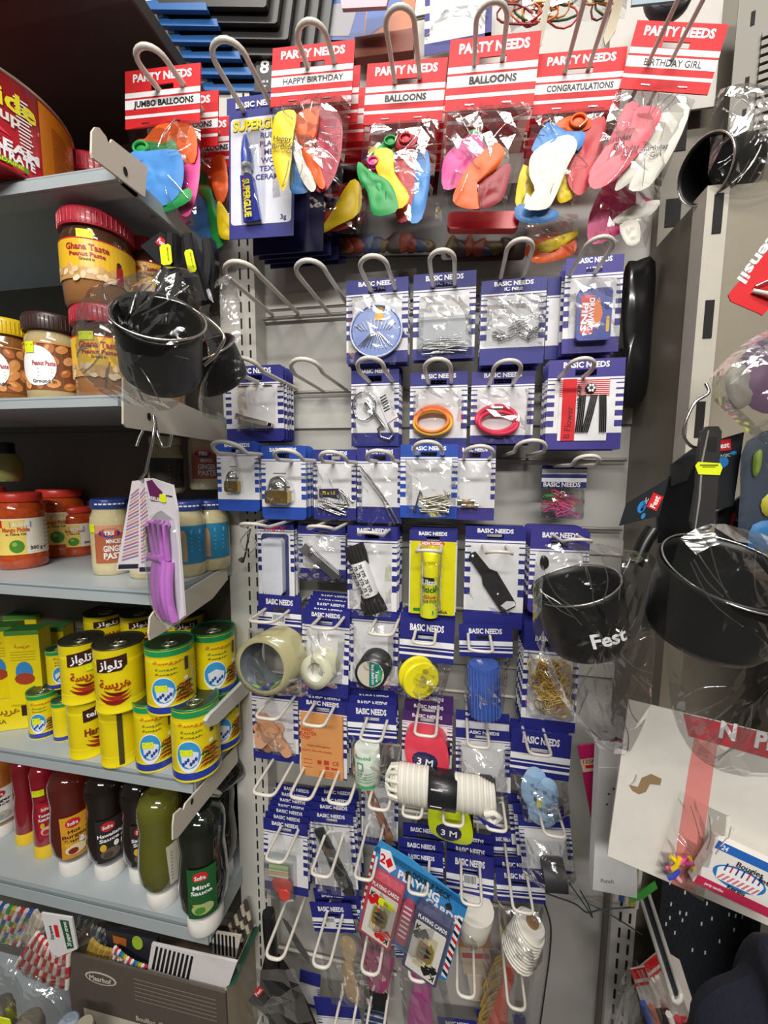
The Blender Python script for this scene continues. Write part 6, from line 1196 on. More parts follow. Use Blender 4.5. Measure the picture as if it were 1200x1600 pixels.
flat('lilac_packet', 'pale lilac packet cut by the top edge above the wooden strip', 'packet', [(524, -30), (612, -40), (608, 16), (540, 20)], .88, C('c8a8b4', .4), 6)
flat('black_packet', 'black packet with white print at the top edge, beside the lilac packet', 'packet', [(395, -40), (500, -40), (500, 36), (400, 44)], .95, C('242428', .4), 4, None, lambda b, o: [b.rect(410, 5 + i * 8, 480, 8 + i * 8, o, C('5a5a5e')) for i in range(4)])
fr = Fr(715, 25, .94); root = thing(fr, 'white_card', 'white card with navy frame and a crumpled bag, high above the pink balloons', 'card'); b = MB(fr); b.box(663, -60, 768, 80, 0, 2, WHITE); b.rect(663, 62, 768, 80, 2.3, BLUE); [b.rect(663, -10 + i * 24, 671, 2 + i * 24, 2.3, BLUE) for i in range(3)]; b.rect(758, -60, 768, 80, 2.3, BLUE); b.done('backing_card', root); bag(root, fr, [(690, 18), (768, 30), (750, 62), (658, 58)], 22, 5, FILM2)
RB2 = [C('c83a3a', .5), C('d8a03a', .5), C('8a2a3a', .5), C('3a5a3a', .5), C('d86a2a', .5)]
fr = Fr(870, 10, .86); root = thing(fr, 'rubber_band_bag', 'bag of coloured rubber bands cut by the top edge', 'rubber bands')
for i in range(40):
    cx, cy, rx, ry, a0 = R(800, 950), R(-20, 34), R(12, 36), R(8, 18), R(0, 3)
    part(root, fr, 'rubber_band', lambda b: b.tube([(cx + rx * math.cos(a) * math.cos(a0) - ry * math.sin(a) * math.sin(a0), cy + rx * math.cos(a) * math.sin(a0) + ry * math.sin(a) * math.cos(a0), 6 + 4 * math.sin(2 * a + i) + i * .25) for a in [j * math.pi / 7 for j in range(14)]], 1.7, RB2[i % 5], 4, True))
bag(root, fr, [(780, -60), (985, -60), (975, 50), (800, 50)], 26, 5, FILM2)
flat('metal_blade', 'dark metal blade with a bright edge above the congratulations pack', 'blade', [(848, -40), (856, -40), (855, 70), (846, 92), (844, 60)], .80, C('4a4640', .25, 0, .9), 2)
flat('metal_blade', 'shorter dark metal blade behind the right wire of the congratulations hook', 'blade', [(956, -20), (968, -20), (966, 50), (955, 74), (949, 60)], .84, C('5a5448', .25, 0, .9), 2)
fr = Fr(1040, 5, .90); b = MB(fr); b.spin((1042, 0, 0), (1042, 0, 14), [(0, 38), (.8, 38), (1, 34)], C('5a5a60', .35), 28); b.spin((1042, 0, 14), (1042, 0, 15), [(0, 26), (1, 25)], C('78787e', .3), 24); b.done('grey_disc', None, fr, 'round grey plastic lid at the top edge above the birthday girl pack', 'lid')
fr = Fr(1050, 0, .86); root = thing(fr, 'blue_grey_packet', 'blue grey edged packet cut by the top edge at right', 'packet'); part(root, fr, 'packet_edge', lambda b: b.prism([(985, -40), (1100, -40), (1098, 0), (1060, 6), (984, 0)], 0, 4, C('8aa0b0', .4)))

# ------------------------------------------------------------------ pots in clear bags
def pot(label, c0, c1, r0, r1, k, handle=None, bagp=None, text=None, wire=True, hm=None, bo=40, bamp=9):
    """c0 is the base centre and c1 the rim centre (px, px, offset)."""
    g = lambda c: (715 + (c[0] - 715) * (1 - c[2] / 590), 735 + (c[1] - 735) * (1 - c[2] / 590), c[2])
    fr = Fr((c0[0] + c1[0]) / 2, (c0[1] + c1[1]) / 2, k); c0, c1, r1 = g(c0), g(c1), r1 * (1 - c1[2] / 590); root = thing(fr, 'milk_pot', label, 'pot')
    b = MB(fr); b.spin(c0, c1, [(0, r0 * .55), (0.0, r0 * .78), (.05, r0 * .93), (.16, r0), (.9, r1 * .98), (1, r1), (1, r1 * .965), (.9, r1 * .94), (.16, r0 * .95), (.07, r0 * .85), (.06, .5)], PANBLK, 44, cap=False); b.done('pot_body', root)
    b = MB(fr); A = Vector(c0); B = Vector(c1); ax = (B - A).normalized(); u = ax.orthogonal().normalized(); q = ax.cross(u)
    b.tube([tuple(B + (u * math.cos(a) + q * math.sin(a)) * r1) for a in [i * math.pi / 24 for i in range(48)]], 1.5, C('d8d4cc', .2, 0, .9), 6, True); b.done('steel_rim', root)
    if handle: b = MB(fr); b.tube(smooth_line(handle), handle[0][2] * 0 + 11, PLBLK, 8); b.done('handle', root)
    if text: b = MB(fr); b.m = lambda x, y, o: fr.L(x, y, text[5] + math.sqrt(max(0, r1 * r1 * .99 - (x - text[1]) ** 2)) + o); b.text(text[0], text[6], text[2], text[3], INK, 2, w=text[4], ang=text[7], bold=.06); b.done('lettering', root)
    if bagp:
        b = MB(fr); n0 = len(b.f); b.blob(bagp, bo, 34, FILM2, 9, bamp, 3, seed=c0[0] * .01, back=False); b.sf = [False] * len(b.f)
        b.v = [v + Vector((R(-1, 1), R(-1, 1), R(-1, 1))) * fr.sm * 2.2 for v in b.v]; b.done('plastic_bag', root)
        creases(root, fr, bagp, 16, bo + 12, 1.0, 3)
    return root, fr
pot('black pot in a clear bag at left, hanging before the peanut jars', (252, 588, 0), (248, 499, 62), 54, 60, .60, None, [(176, 520), (188, 482), (225, 462), (300, 452), (345, 468), (348, 540), (338, 600), (300, 652), (245, 640), (182, 612), (168, 566)], None, bo=50)
pot('black pot with white lettering in a clear bag, right of the bottle opener', (924, 1008, 0), (896, 914, 14), 60, 68, .58, [(985, 880, 0), (998, 850, -6), (1012, 828, -10)], [(818, 868), (850, 842), (940, 846), (988, 862), (992, 960), (996, 1060), (968, 1142), (902, 1108), (852, 1040), (822, 960)], ('Fest', 922, 966, 19, 50, 8, 925, -.33), bo=58)
pot('largest black pot in a clear bag, cut by the right edge', (1098, 990, 0), (1140, 892, 46), 86, 104, .52, None, [(994, 860), (1040, 812), (1110, 822), (1240, 850), (1290, 960), (1280, 1130), (1190, 1150), (1090, 1152), (1036, 1120), (1000, 1030)], None, bo=95)
pot('dim black pot in a crumpled bag beside the birthday girl pack', (1160, 262, 0), (1106, 255, 34), 44, 50, .80, None, [(1085, 190), (1120, 176), (1200, 200), (1260, 240), (1240, 300), (1170, 330), (1110, 325), (1085, 300)], None, bo=46)
# dark pans hanging behind the left pot
def tag(fr, root, pts, r0, r1, m=None):
    b = MB(fr); b.prism(pts, 0, 1.5, m or C('222428', .35)); b.done('printed_tag', root)
def festlogo(fr, root, cx, cy, w, h, ang, txt='Fest'):
    b = MB(fr); ca, sa = math.cos(ang), math.sin(ang); b.prism([(cx + x * ca - y * sa, cy + x * sa + y * ca) for x, y in ((-w / 2, -h / 2), (w / 2, -h / 2), (w / 2, h / 2), (-w / 2, h / 2))], 1.6, 2, RED); b.text(txt, cx, cy, h * .5, INK, 2.3, w=w * .8, ang=ang, bold=.05); b.done('logo_patch', root)
def pan_handle(label, pts, k, r, stick=None, tagp=None, logo=None):
    fr = Fr(pts[0][0], pts[0][1], k); root = thing(fr, 'pan_handle', label, 'pan'); b = MB(fr); P = smooth_line([Vector(p) for p in pts]); n = len(P)
    L_, Rr_ = [], []
    for i, p in enumerate(P):
        d = (P[min(i + 1, n - 1)] - P[max(i - 1, 0)]); nn = Vector((-d.y, d.x, 0)).normalized() * (r * (.75 + .5 * i / n)); L_.append((p.x + nn.x, p.y + nn.y)); Rr_.append((p.x - nn.x, p.y - nn.y))
    b.prism(L_ + Rr_[::-1], 0, 12, PLBLK); b.prism([(a[0] * .75 + c[0] * .25, a[1] * .75 + c[1] * .25) for a, c in zip(L_, Rr_)] + [(a[0] * .25 + c[0] * .75, a[1] * .25 + c[1] * .75) for a, c in reversed(list(zip(L_, Rr_)))], 12, 15, C('2e2e30', .3)); b.done('handle', root)
    if stick:
        x, y, w_, h_, a = stick; ca, sa = math.cos(a), math.sin(a); b = MB(fr); b.prism([(x + u * ca - v * sa, y + u * sa + v * ca) for u, v in [(-w_ / 2, -h_ * .3), (-w_ * .4, -h_ / 2), (w_ * .4, -h_ / 2), (w_ / 2, -h_ * .3), (w_ / 2, h_ * .3), (w_ * .4, h_ / 2), (-w_ * .4, h_ / 2), (-w_ / 2, h_ * .3)]], 15, 15.6, YSTK)
        b.text('SHOP', x - h_ * .2 * -sa, y - h_ * .28 * ca, h_ * .12, C('6a7010'), 15.9, w=w_ * .7, ang=a); b.done('price_label', root)
    if tagp: tag(fr, root, tagp, 0, 0)
    if logo: festlogo(fr, root, *logo)
    return root
pan_handle('black pan handle with a tall yellow price label and black tag, above the left pot', [(276, 372, 0), (272, 410, 2), (264, 440, 4), (258, 466, 6)], .60, 11, (269, 406, 32, 17, 1.52), [(219, 379), (252, 360), (280, 385), (262, 428)], (253, 377, 16, 12, .75))
pan_handle('second black pan handle with yellow price label, right of the first at left', [(300, 372, 0), (304, 410, 2), (312, 450, 4), (318, 480, 6)], .66, 10, (306, 417, 36, 13, 1.40))
pan_handle('third dark pan handle, deepest of those over the left pot', [(330, 380, 0), (332, 420, 0), (322, 470, 0)], .74, 10, (324, 452, 24, 9, 1.45))
pot('second black pot, behind the left bagged pot beside the upright', (352, 600, -30), (318, 545, 10), 42, 48, .72)
fr = Fr(345, 500, .64); b = MB(fr); b.tube(smooth_line([(300, 480, 0), (322, 494, 4), (345, 515, 6), (354, 532, 8), (346, 548, 8), (338, 560, 8), (320, 572, 6)]), 2.4, C('d0ccc4', .2, 0, .9), 6); b.done('bent_wire_loop', None, fr, 'bent bright wire rim poking out right of the left pot bag', 'wire')
fr = Fr(350, 520, .70); b = MB(fr); b.blob([(318, 480), (360, 434), (380, 470), (388, 520), (390, 600), (388, 650), (340, 660), (310, 640), (330, 560)], 8, 16, FILM2, 7, 6, 3, seed=4, back=False); b.sf = [False] * len(b.f); b.done('plastic_bag', None, fr, 'loose clear bag between the left pot and the panel upright', 'bag')
# black bag behind the drawing pins
fr = Fr(990, 520, .93); b = MB(fr); b.blob([(968, 420), (985, 412), (1014, 416), (1016, 520), (1014, 620), (985, 636), (968, 620), (972, 560), (962, 500)], 5, 12, C('161618', .18, .3), 7, 5, 3, seed=2); b.done('black_bag', None, fr, 'glossy black plastic bag hanging right of the drawing pins', 'bag')
# utensils at right
fr = Fr(1090, 650, .56); b = MB(fr); b.tube(smooth_line([(1098, 600, 0), (1100, 616, 6), (1080, 630, 8), (1068, 655, 10), (1064, 676, 10), (1072, 692, 10), (1086, 700, 10), (1104, 694, 10), (1116, 680, 12)]), 2.6, STEEL, 7); b.done('wire_hook', None, fr, 'curved steel hook carrying the black utensils at right', 'hook')
def f(b):
    b.prism([(1086, 676), (1094, 668), (1110, 668), (1116, 676), (1116, 706), (1118, 760), (1118, 818), (1108, 830), (1088, 828), (1082, 816), (1086, 760), (1084, 712)], 0, 9, C('353434', .3)); b.prism([(1094, 674), (1096, 674), (1091, 720), (1092, 780), (1089, 826), (1087, 826), (1089, 780), (1088, 720)], 9, 10, C('8a8884', .3))
    b.poly(rrect(1096, 684, 1110, 706, 3), 9.4, SLOT)
fr = Fr(1100, 745, .54); root = thing(fr, 'serving_spoon', 'black utensil handle with a yellow price label, on the steel hook at right', 'utensil'); part(root, fr, 'handle', f)
b = MB(fr); b.prism([(1079, 728), (1083, 722), (1117, 724), (1121, 731), (1118, 742), (1085, 741)], 10, 10.6, YSTK); b.rect(1086, 726, 1114, 728, 10.9, C('6a7010')); b.rect(1090, 729, 1110, 730.5, 10.9, C('8a9010')); b.done('price_label', root)
def utag(label, pts, k, lx, ly, a, txt, blobs):
    cx = sum(p[0] for p in pts) / len(pts); cy = sum(p[1] for p in pts) / len(pts); fr = Fr(cx, cy, k, 0); root = thing(fr, 'utensil_tag', label, 'tag'); tag(fr, root, pts, 0, 0); festlogo(fr, root, lx, ly, 24, 17, a, txt)
    b = MB(fr)
    for x, y, rx, ry in blobs: b.poly(ell(x, y, rx, ry, 14, a), 1.9, C('2a80c8'))
    b.text('MAGIC', lx - 16 * math.sin(-a) * 0 + (-16 if abs(a) > .6 else 2), ly + (4 if abs(a) > .6 else 16), 5, C('c8c8c8'), 1.9, ang=a); b.done('tag_print', root); return root
utag('black printed tag with red logo, lower left of the utensils', [(968, 822), (978, 786), (1042, 746), (1030, 806)], .55, 1022, 784, -1.15, 'Fest', [(1002, 792, 10, 6), (1005, 806, 5, 3)])
utag('black printed tag with red logo behind the yellow labelled handle', [(1114, 688), (1156, 676), (1150, 790), (1114, 800)], .57, 1125, 696, -.12, 'Fest', [(1125, 722, 11, 9), (1142, 708, 5, 3)])
fr = Fr(1060, 780, .60); root = thing(fr, 'black_utensil', 'cluster of black slotted utensil heads behind the yellow labelled handle', 'utensil'); part(root, fr, 'slotted_head', lambda b: b.prism([(1040, 745), (1062, 735), (1084, 720), (1086, 840), (1030, 850), (1026, 800)], 0, 6, PLBLK)); part(root, fr, 'handle', lambda b: b.prism([(1040, 726), (1074, 700), (1080, 712), (1066, 750), (1042, 760)], 6, 10, C('2a2a2c', .3)))
fr = Fr(1150, 800, .60); root = thing(fr, 'black_utensil', 'black spatula head with a small red mark at right', 'utensil'); part(root, fr, 'spatula_head', lambda b: (b.prism([(1118, 800), (1160, 770), (1176, 800), (1180, 860), (1120, 862)], 0, 6, C('26262a', .35)), b.prism([(1140, 802), (1146, 800), (1142, 826), (1138, 824)], 6, 6.4, RED)))
part(root, fr, 'blue_tip', lambda b: b.box(1172, 810, 1190, 846, 2, 6, C('2a86c8', .4)))
# red tag and stuffed bag at the right edge
fr = Fr(1180, 440, .55, 0); root = thing(fr, 'red_tag', 'red tag with white diagonal lettering at the right edge', 'tag'); b = MB(fr); b.prism([(1140, 462), (1150, 446), (1206, 372), (1260, 410), (1200, 494), (1192, 490), (1146, 472)], 0, 2, RED); b.text('Utensil', 1183, 396, 17, INK, 2.4, w=104, ang=2.1, bold=.03); b.done('printed_tag', root)
part(root, fr, 'white_peg', lambda b: b.tube([(1176, 456, 4), (1196, 462, 8), (1220, 470, 8)], 4, WIRE, 7)); part(root, fr, 'peg_loop', lambda b: b.tube([(1178, 450, 6), (1200, 440, 10), (1220, 430, 10)], 2.4, STEEL, 6))
fr = Fr(1160, 600, .52); root = thing(fr, 'stuffed_bag', 'crumpled clear bag bulging at the right edge below the red tag', 'bag'); b = MB(fr); b.blob([(1098, 606), (1128, 560), (1170, 528), (1240, 510), (1280, 600), (1240, 700), (1190, 690), (1150, 660)], 10, 40, FILM2, 9, 12, 3, seed=8, back=False); b.sf = [False] * len(b.f); b.done('plastic_bag', root)
part(root, fr, 'purple_content', lambda b: b.blob([(1160, 540), (1190, 525), (1230, 540), (1230, 640), (1180, 640), (1156, 600)], 0, 8, C('6a5068', .5), 5, 3)); part(root, fr, 'grey_content', lambda b: b.blob([(1130, 590), (1160, 570), (1180, 620), (1150, 640)], 2, 6, C('8a867c', .5), 5, 3))
fr = Fr(1190, 740, .56); root = thing(fr, 'mixed_goods_bag', 'clear bag with blue, yellow and grey goods at the right edge', 'bag')
for c, p in (('3a4658', [(1160, 690), (1240, 680), (1250, 840), (1170, 850), (1158, 770)]), ('c8c03a', [(1188, 780), (1220, 760), (1230, 800), (1196, 806)]), ('2a7ab8', [(1178, 820), (1220, 815), (1220, 860), (1176, 860)]), ('8aa83a', [(1168, 712), (1180, 704), (1178, 740), (1170, 742)])): part(root, fr, 'bag_content', lambda b: b.blob(p, 2 if c == '3a4658' else 10, 6, C(c, .5), 5, 2))
b = MB(fr); b.blob([(1150, 680), (1250, 670), (1260, 870), (1160, 866)], 14, 20, FILM2, 7, 8, 3, seed=3, back=False); b.sf = [False] * len(b.f); b.done('plastic_bag', root)
# white board with cake candles lower right
PKR = C('e8948c', .45)
fr = Fr(1090, 1280, .60, 0); root = thing(fr, 'white_board', 'large tilted white cardboard with a coral stripe at lower right', 'cardboard'); b = MB(fr)
b.prism([(1004, 1092), (1310, 1180), (1196, 1450), (934, 1337)], 0, 3, C('e4e0d8', .45)); b.poly([(1108, 1122), (1142, 1132), (1122, 1200), (1072, 1396), (1034, 1380), (1084, 1200)], 3.3, PKR); b.poly([(1086, 1116), (1290, 1174), (1276, 1210), (1090, 1150)], 3.5, C('c8404a', .4)); b.text('N', 1150, 1144, 24, INK, 3.9, ang=.28, bold=.05); b.text('PI', 1200, 1160, 24, INK, 3.9, ang=.28, bold=.05)
b.done('board', root)
b = MB(fr); b.poly([(985, 1222), (1000, 1226), (1008, 1212), (1024, 1206), (1040, 1214), (1036, 1224), (1020, 1222), (1012, 1234), (1000, 1238), (990, 1232)], 3.4, C('9a8060', .6)); b.tube([(986, 1224, 3), (996, 1214, 6), (1000, 1205, 6)], .8, C('c8c4b8'), 4); b.done('torn_glue_spot', root)
fr = Fr(1070, 1340, .59, .2); root = thing(fr, 'candle_bag', 'clear bag with small yellow, pink and blue candles on the white board', 'candles')
for i in range(10):
    c = ('e8c81a', 'e8509a', '3a4ab8', 'e8c81a', 'd84a9a', 'f0a8b8')[i % 6]; x, y, a = R(1044, 1080), R(1330, 1360), R(-1.2, 1.2); 
    part(root, fr, 'candle', lambda b: b.tube([(x - 10 * math.cos(a), y - 10 * math.sin(a), 8 + i), (x, y + 2, 10 + i), (x + 12 * math.cos(a), y + 12 * math.sin(a), 8 + i)], 3.4, C(c, .4, .3), 6))
bag(root, fr, [(1046, 1236), (1128, 1262), (1108, 1402), (1026, 1360)], 20, 1.2); creases(root, fr, [(1046, 1236), (1128, 1262), (1108, 1402), (1026, 1360)], 6, 22)
E0 = Fr3(at(1114, 1300, .585), at(1210, 1344, .585), at(1092, 1372, .585), 0, 0, 100, 76); fr = E0; root = thing(fr, 'candle_box', 'white birthday candle box with a blue cake drawing, on the white board', 'candles'); b = MB(fr); b.box(0, 0, 130, 76, -2, 14, C('ece8e4', .4)); b.rect(0, 0, 130, 13, 14.3, C('2a6ac0')); b.rect(0, 62, 130, 76, 14.3, C('c02a50')); b.text('24', 14, 7, 7, INK, 14.7, bold=.03)
b.text('Bougies', 62, 21, 8, BLACK, 14.6, w=42, bold=.02); b.text('fete', 92, 28, 8, BLACK, 14.6, w=26); b.text('party candles', 30, 69, 4, INK, 14.7); b.text('Kaarsjes', 60, 58, 6, BLACK, 15.4)
b.poly(ell(56, 42, 42, 17, 24), 14.5, C('2a78c0')); b.poly(ell(56, 39, 37, 11, 24), 14.7, INK); b.poly([(20, 42), (92, 42), (88, 54), (24, 54)], 14.8, INK)
for i in range(8): b.quad3([(24 + i * 8, 53, 15), (28 + i * 8, 53, 15), (34 + i * 8, 43, 15), (30 + i * 8, 43, 15)], C('d87a88'))
for i in range(7): b.rect(28 + i * 9, 26, 30.5 + i * 9, 38, 15, (C('2a3a8a'), C('c83a4a'), C('5a3a8a'))[i % 3])
b.done('box', root)
flat('magenta_card', 'magenta card with a cream label behind the white box at right', 'card', [(910, 1164), (985, 1156), (1000, 1300), (920, 1318)], .80, C('b8185c', .4), 3, None, lambda b, o: (b.poly([(911, 1184), (950, 1180), (951, 1200), (913, 1204)], o, C('e0c8a8')), b.text('125PCS', 930, 1187, 6, C('8a2a4a'), o + .3, w=30), b.poly([(918, 1193), (945, 1191), (945, 1196), (918, 1198)], o + .3, RED)))
fr = Fr(950, 1280, .74, .05); root = thing(fr, 'white_box', 'tall narrow white carton left of the white board', 'box'); b = MB(fr); b.prism([(942, 1168), (1000, 1172), (985, 1396), (916, 1388)], -14, 6, C('f0f0f0', .45)); b.prism([(940, 1196), (990, 1196), (988, 1212), (944, 1214)], 6, 7, C('f0f0ee', .45)); b.text('Punch', 940, 1372, 6, C('8a8a90'), 6.4)
for x, y in ((960, 1228), (952, 1236), (948, 1252)): b.poly(ell(x, y, 2, 1.6, 8), 6.4, C('5a5040'))
b.done('carton', root)
fr = Fr(985, 1388, .80); root = thing(fr, 'straw_bundle', 'bundle of striped paper straws under the white board', 'straws')
for i, c in enumerate(('d8d4c8', '3a5aa8', 'd8d4c8', 'd8b84a', 'e8e4d8')): part(root, fr, 'straw', lambda b: b.tube([(966 + i * 7, 1344, 2 * i), (964 + i * 7, 1408, 2 * i)], 3.2, C(c, .5), 7))
flat('green_ribbon', 'bright green translucent strip over the straws at right', 'ribbon', [(980, 1402), (1000, 1392), (1026, 1376), (1028, 1386), (1004, 1402), (984, 1408)], .77, C('4ab84a', .35), 2)
# wires, cord and arm
b = MB(Fr(910, 1405, .93)); fr = b.fr; b.tube(smooth_line([(800, 1392, 0), (850, 1400, 6), (895, 1406, 8), (915, 1416, 8), (935, 1408, 8), (965, 1402, 6), (990, 1398, 4)]), 1.1, C('4a5050', .4, 0, .5), 5); b.tube(smooth_line([(888, 1384, 0), (902, 1396, 6), (916, 1410, 10), (924, 1422, 8), (918, 1408, 4), (905, 1390, 2)]), 1.0, C('3a5a68', .4, 0, .5), 5); b.tube(smooth_line([(920, 1410, 0), (960, 1418, 6), (1000, 1434, 8)]), .9, C('5a6060', .4, 0, .5), 5); b.done('twisted_wire', None, fr, 'twisted dark wire strung across the panel at lower right', 'wire')
b = MB(Fr(855, 1500, .98)); fr = b.fr; b.tube(smooth_line([(842, 1406, 0), (856, 1440, 2), (858, 1480, 2), (854, 1540, 2), (846, 1640, 2)]), 1.2, C('2a2a2a', .6), 5); b.done('hanging_cord', None, fr, 'thin black cord hanging down the bare panel at lower right', 'cord')
pts = [(994, 1402, .88), (1012, 1396, .88), (1066, 1556, .70), (1060, 1568, .70), (1046, 1560, .70)]
fr = Fr(1030, 1480, .8); b = MB(None, lambda x, y, k: at(x, y, k) - at(1030, 1480, .8)); inv = fr.M.to_3x3().inverted(); b.m = lambda x, y, k: inv @ (at(x, y, k) - fr.M.translation)
b.tube([b.m(*p) for p in ((1000, 1400, .90), (1050, 1557, .70))], .0034, C('d8d6ce', .35), 6, raw=True); b.tube([b.m(*p) for p in ((1014, 1398, .90), (1064, 1553, .70))], .0034, C('d8d6ce', .35), 6, raw=True); b.tube([b.m(*p) for p in ((1050, 1557, .70), (1052, 1564, .695), (1058, 1566, .694), (1063, 1561, .695), (1064, 1553, .70))], .0034, C('d8d6ce', .35), 6, raw=True)
b.raw([b.m(1001, 1403, .90), b.m(1051, 1558, .70), b.m(1063, 1554, .70), b.m(1013, 1400, .90)], [(0, 1, 2, 3)], C('3a3e4a', .5)); b.done('support_arm', None, fr, 'long pale metal channel arm jutting out at lower right', 'bracket')
# perforated black panel and beige side panel
fr = Fr(1090, 1440, .92); b = MB(fr); b.box(1030, 1300, 1170, 1760, -3, 0, C('26292e', .4)); rn = random.Random(5)
for j in range(26):
    for i in range(12):
        x, y = 1040 + i * 10 + (j % 2) * 5, 1340 + j * 11; b.rect(x, y, x + 2.4, y + 6, .3, C('d8dce0') if rn.random() < .26 and j < 14 else SLOT)  # pale holes paint the light showing through from behind
b.done('perforated_panel', None, fr, 'black perforated metal panel at lower right', 'panel')
b = MB(); boxw(b, (at(1140, 1500, .85).x, y2, 0), (at(1140, 1500, .85).x + .5, y2 + .02, zb + .01), C('a8a296', .45)); b.done('trim_5', kind='structure')
b = MB(); boxw(b, (x2b + .49, -1.2, 0), (x2b + .51, .05, 2.7), TAUPE); b.done('wall_far_right', kind='structure')
# red header packs bottom right
for i, (pts, lab, kk) in enumerate([([(1000, 1516), (1052, 1482), (1076, 1500), (1086, 1640), (1010, 1650)], 'right red striped pack behind the pale channel arm', .84), ([(996, 1512), (1020, 1508), (1040, 1640), (1004, 1650)], 'left red striped pack half under the pale channel arm', .80)]):
    cx, cy = 1040, 1560; fr = Fr(cx, cy, kk, 0); root = thing(fr, 'red_header_pack', lab, 'pack'); b = MB(fr); b.prism(pts, 0, 2, C('d8cfc8', .4)); t = pts[0], pts[1]; w = Vector(pts[1]) - Vector(pts[0])
    for a, c, m in ((0, 16, RED), (22, 27, RED)): b.quad3([(pts[0][0], pts[0][1] + a, 2.3), (pts[1][0], pts[1][1] + a, 2.3), (pts[1][0], pts[1][1] + c, 2.3), (pts[0][0], pts[0][1] + c, 2.3)], m)
    b.done('header_card', root)
    for q, c in enumerate(('3a5ab0', 'd86a4a', '2a2a2a', 'e8e4dc', 'c83a4a')): part(root, fr, 'coloured_item', lambda b: b.tube([(1012 + q * 12 - i * 10, 1560 + 6 * q, 5), (1018 + q * 12 - i * 10, 1640, 5)], 5, C(c, .5), 6))
    bag(root, fr, [pts[0], pts[1], pts[-2], pts[-1]], 12, 3)
fr = Fr(975, 1580, .84); b = MB(fr); b.blob([(975, 1500), (990, 1500), (1005, 1560), (1002, 1640), (950, 1640), (958, 1560)], 4, 12, FILM2, 6, 6, 3, seed=9, back=False); b.sf = [False] * len(b.f); b.done('plastic_bag', None, fr, 'empty looking clear bag beside the slotted post at the bottom right', 'bag')
# person, only the dark sleeve in the picture
fr = Fr(1180, 1560, .42); root = thing(fr, 'person', 'person in a fuzzy dark navy sleeve, only the bent arm at the lower right corner', 'person'); NV = mat('navy_fleece', '0f1222', 1, 0, 0, .45, 420, .5)
b = MB(fr); b.blob([(1174, 1474), (1200, 1460), (1300, 1470), (1330, 1560), (1330, 1760), (1380, 2500), (1020, 2500), (1050, 1760), (1084, 1650), (1090, 1600), (1116, 1560), (1158, 1532), (1174, 1512)], 0, 60, NV, 14, 4, 4, seed=1); b.done('sleeve', root)

# ------------------------------------------------------------------ lower left: box and straw bundles
shelf(338, 1770, 40, 'base deck under the cardboard box at the lower left')
BXC = C('5a5048', .6); P0, PX, PY = at(103, 1488, .80), at(352, 1552, .80), at(112, 1640, .80); fr = Fr3(P0, PX, PY, 0, 0, 250, 152); root = thing(fr, 'cardboard_box', 'open dark printed cardboard box under the lowest shelf', 'box')
b = MB(fr); b.box(0, 0, 250, 152, -3, 0, BXC); b.rect(22, 78, 250, 98, .4, C('c8c0b0', .6)); b.rect(22, 98, 250, 152, .4, C('b8ae9c', .6)); b.prism(ell(56, 26, 26, 9, 16), .2, .5, C('c8c0b0')); b.prism(ell(56, 26, 23, 7, 16), .5, .8, BXC); b.text('Maarhof', 56, 26, 7, C('d8d0c0'), 1.2, w=36, bold=.03); b.text('Bouillon  Consomme', 150, 70, 7, C('c8c0b0'), .8, w=80); b.text('Contenu', 110, 88, 7, BROWN, .9)
for i in range(6): b.rect(110, 12 + i * 6, 236, 13.5 + i * 6, .4, C('8a8074'))
b.done('front_wall', root)
b = MB(fr); b.box(247, 0, 250, 152, -120, -3, C('a89a84', .7)); b.box(0, 0, 3, 152, -120, -3, C('a89a84', .7)); b.box(0, 0, 250, 152, -123, -120, C('a89a84', .7)); b.box(3, 60, 247, 63, -120, -3, C('a89a84', .7)); b.done('box_walls', root)
b = MB(fr); b.raw([fr.L(*p) for p in ((248, 0, -4), (248, 0, -120), (262, -10, -120), (262, -10, -4))], [(0, 1, 2, 3)], C('2f5a4a', .6)); b.done('side_flap', root)
def straws(label, c4, k, cols, n=12, r=3, sl=None, film=True, group='packs of paper straws', horiz=False):
    cx = sum(p[0] for p in c4) / 4; cy = sum(p[1] for p in c4) / 4; fr = Fr(cx, cy, k); root = thing(fr, 'straw_pack', label, 'straws', group); A, B, Cc, Dd = [Vector(p) for p in c4]
    for i in range(n):
        t = (i + .5) / n; p, q = A.lerp(B, t), Dd.lerp(Cc, t); b = MB(fr); seg = 6
        for j in range(seg):
            u0, u1 = p.lerp(q, j / seg), p.lerp(q, (j + 1) / seg); b.tube([(u0.x, u0.y, 3 * math.sin(3 * t)), (u1.x, u1.y, 3 * math.sin(3 * t))], r, C(cols[(i + j * 2 + (j // 2)) % len(cols)], .5), 6)
        b.done('straw', root)
    if film: bag(root, fr, c4, 14, 3)
    return root
straws('pack of many coloured straws at the left edge under the lowest shelf', [(-10, 1412), (62, 1412), (30, 1470), (-30, 1460)], .86, ['e8e4dc', 'c83a4a', 'e8e4dc', '3a5ab0', 'e8e4dc', '3a9a5a', 'd8b83a'], 12, 3)
straws('pack of red and white striped straws at lower left', [(60, 1462), (112, 1480), (106, 1534), (20, 1520)], .80, ['e8e2d8', 'c82a3a'], 13, 3.2)
straws('pack of cream straws between the coloured and striped packs', [(58, 1424), (82, 1430), (62, 1484), (34, 1468)], .84, ['d8cfc0', 'c8bca8'], 7, 3)
straws('pack of grey and white straws behind the white label card', [(124, 1436), (178, 1450), (160, 1482), (124, 1474)], .88, ['d8dad8', '8a9298'], 10, 2.6)
straws('tan and olive straws in the cardboard box', [(144, 1470), (180, 1478), (166, 1512), (132, 1500)], .83, ['b89a4a', 'a88a3a'], 9, 2.6, film=False)
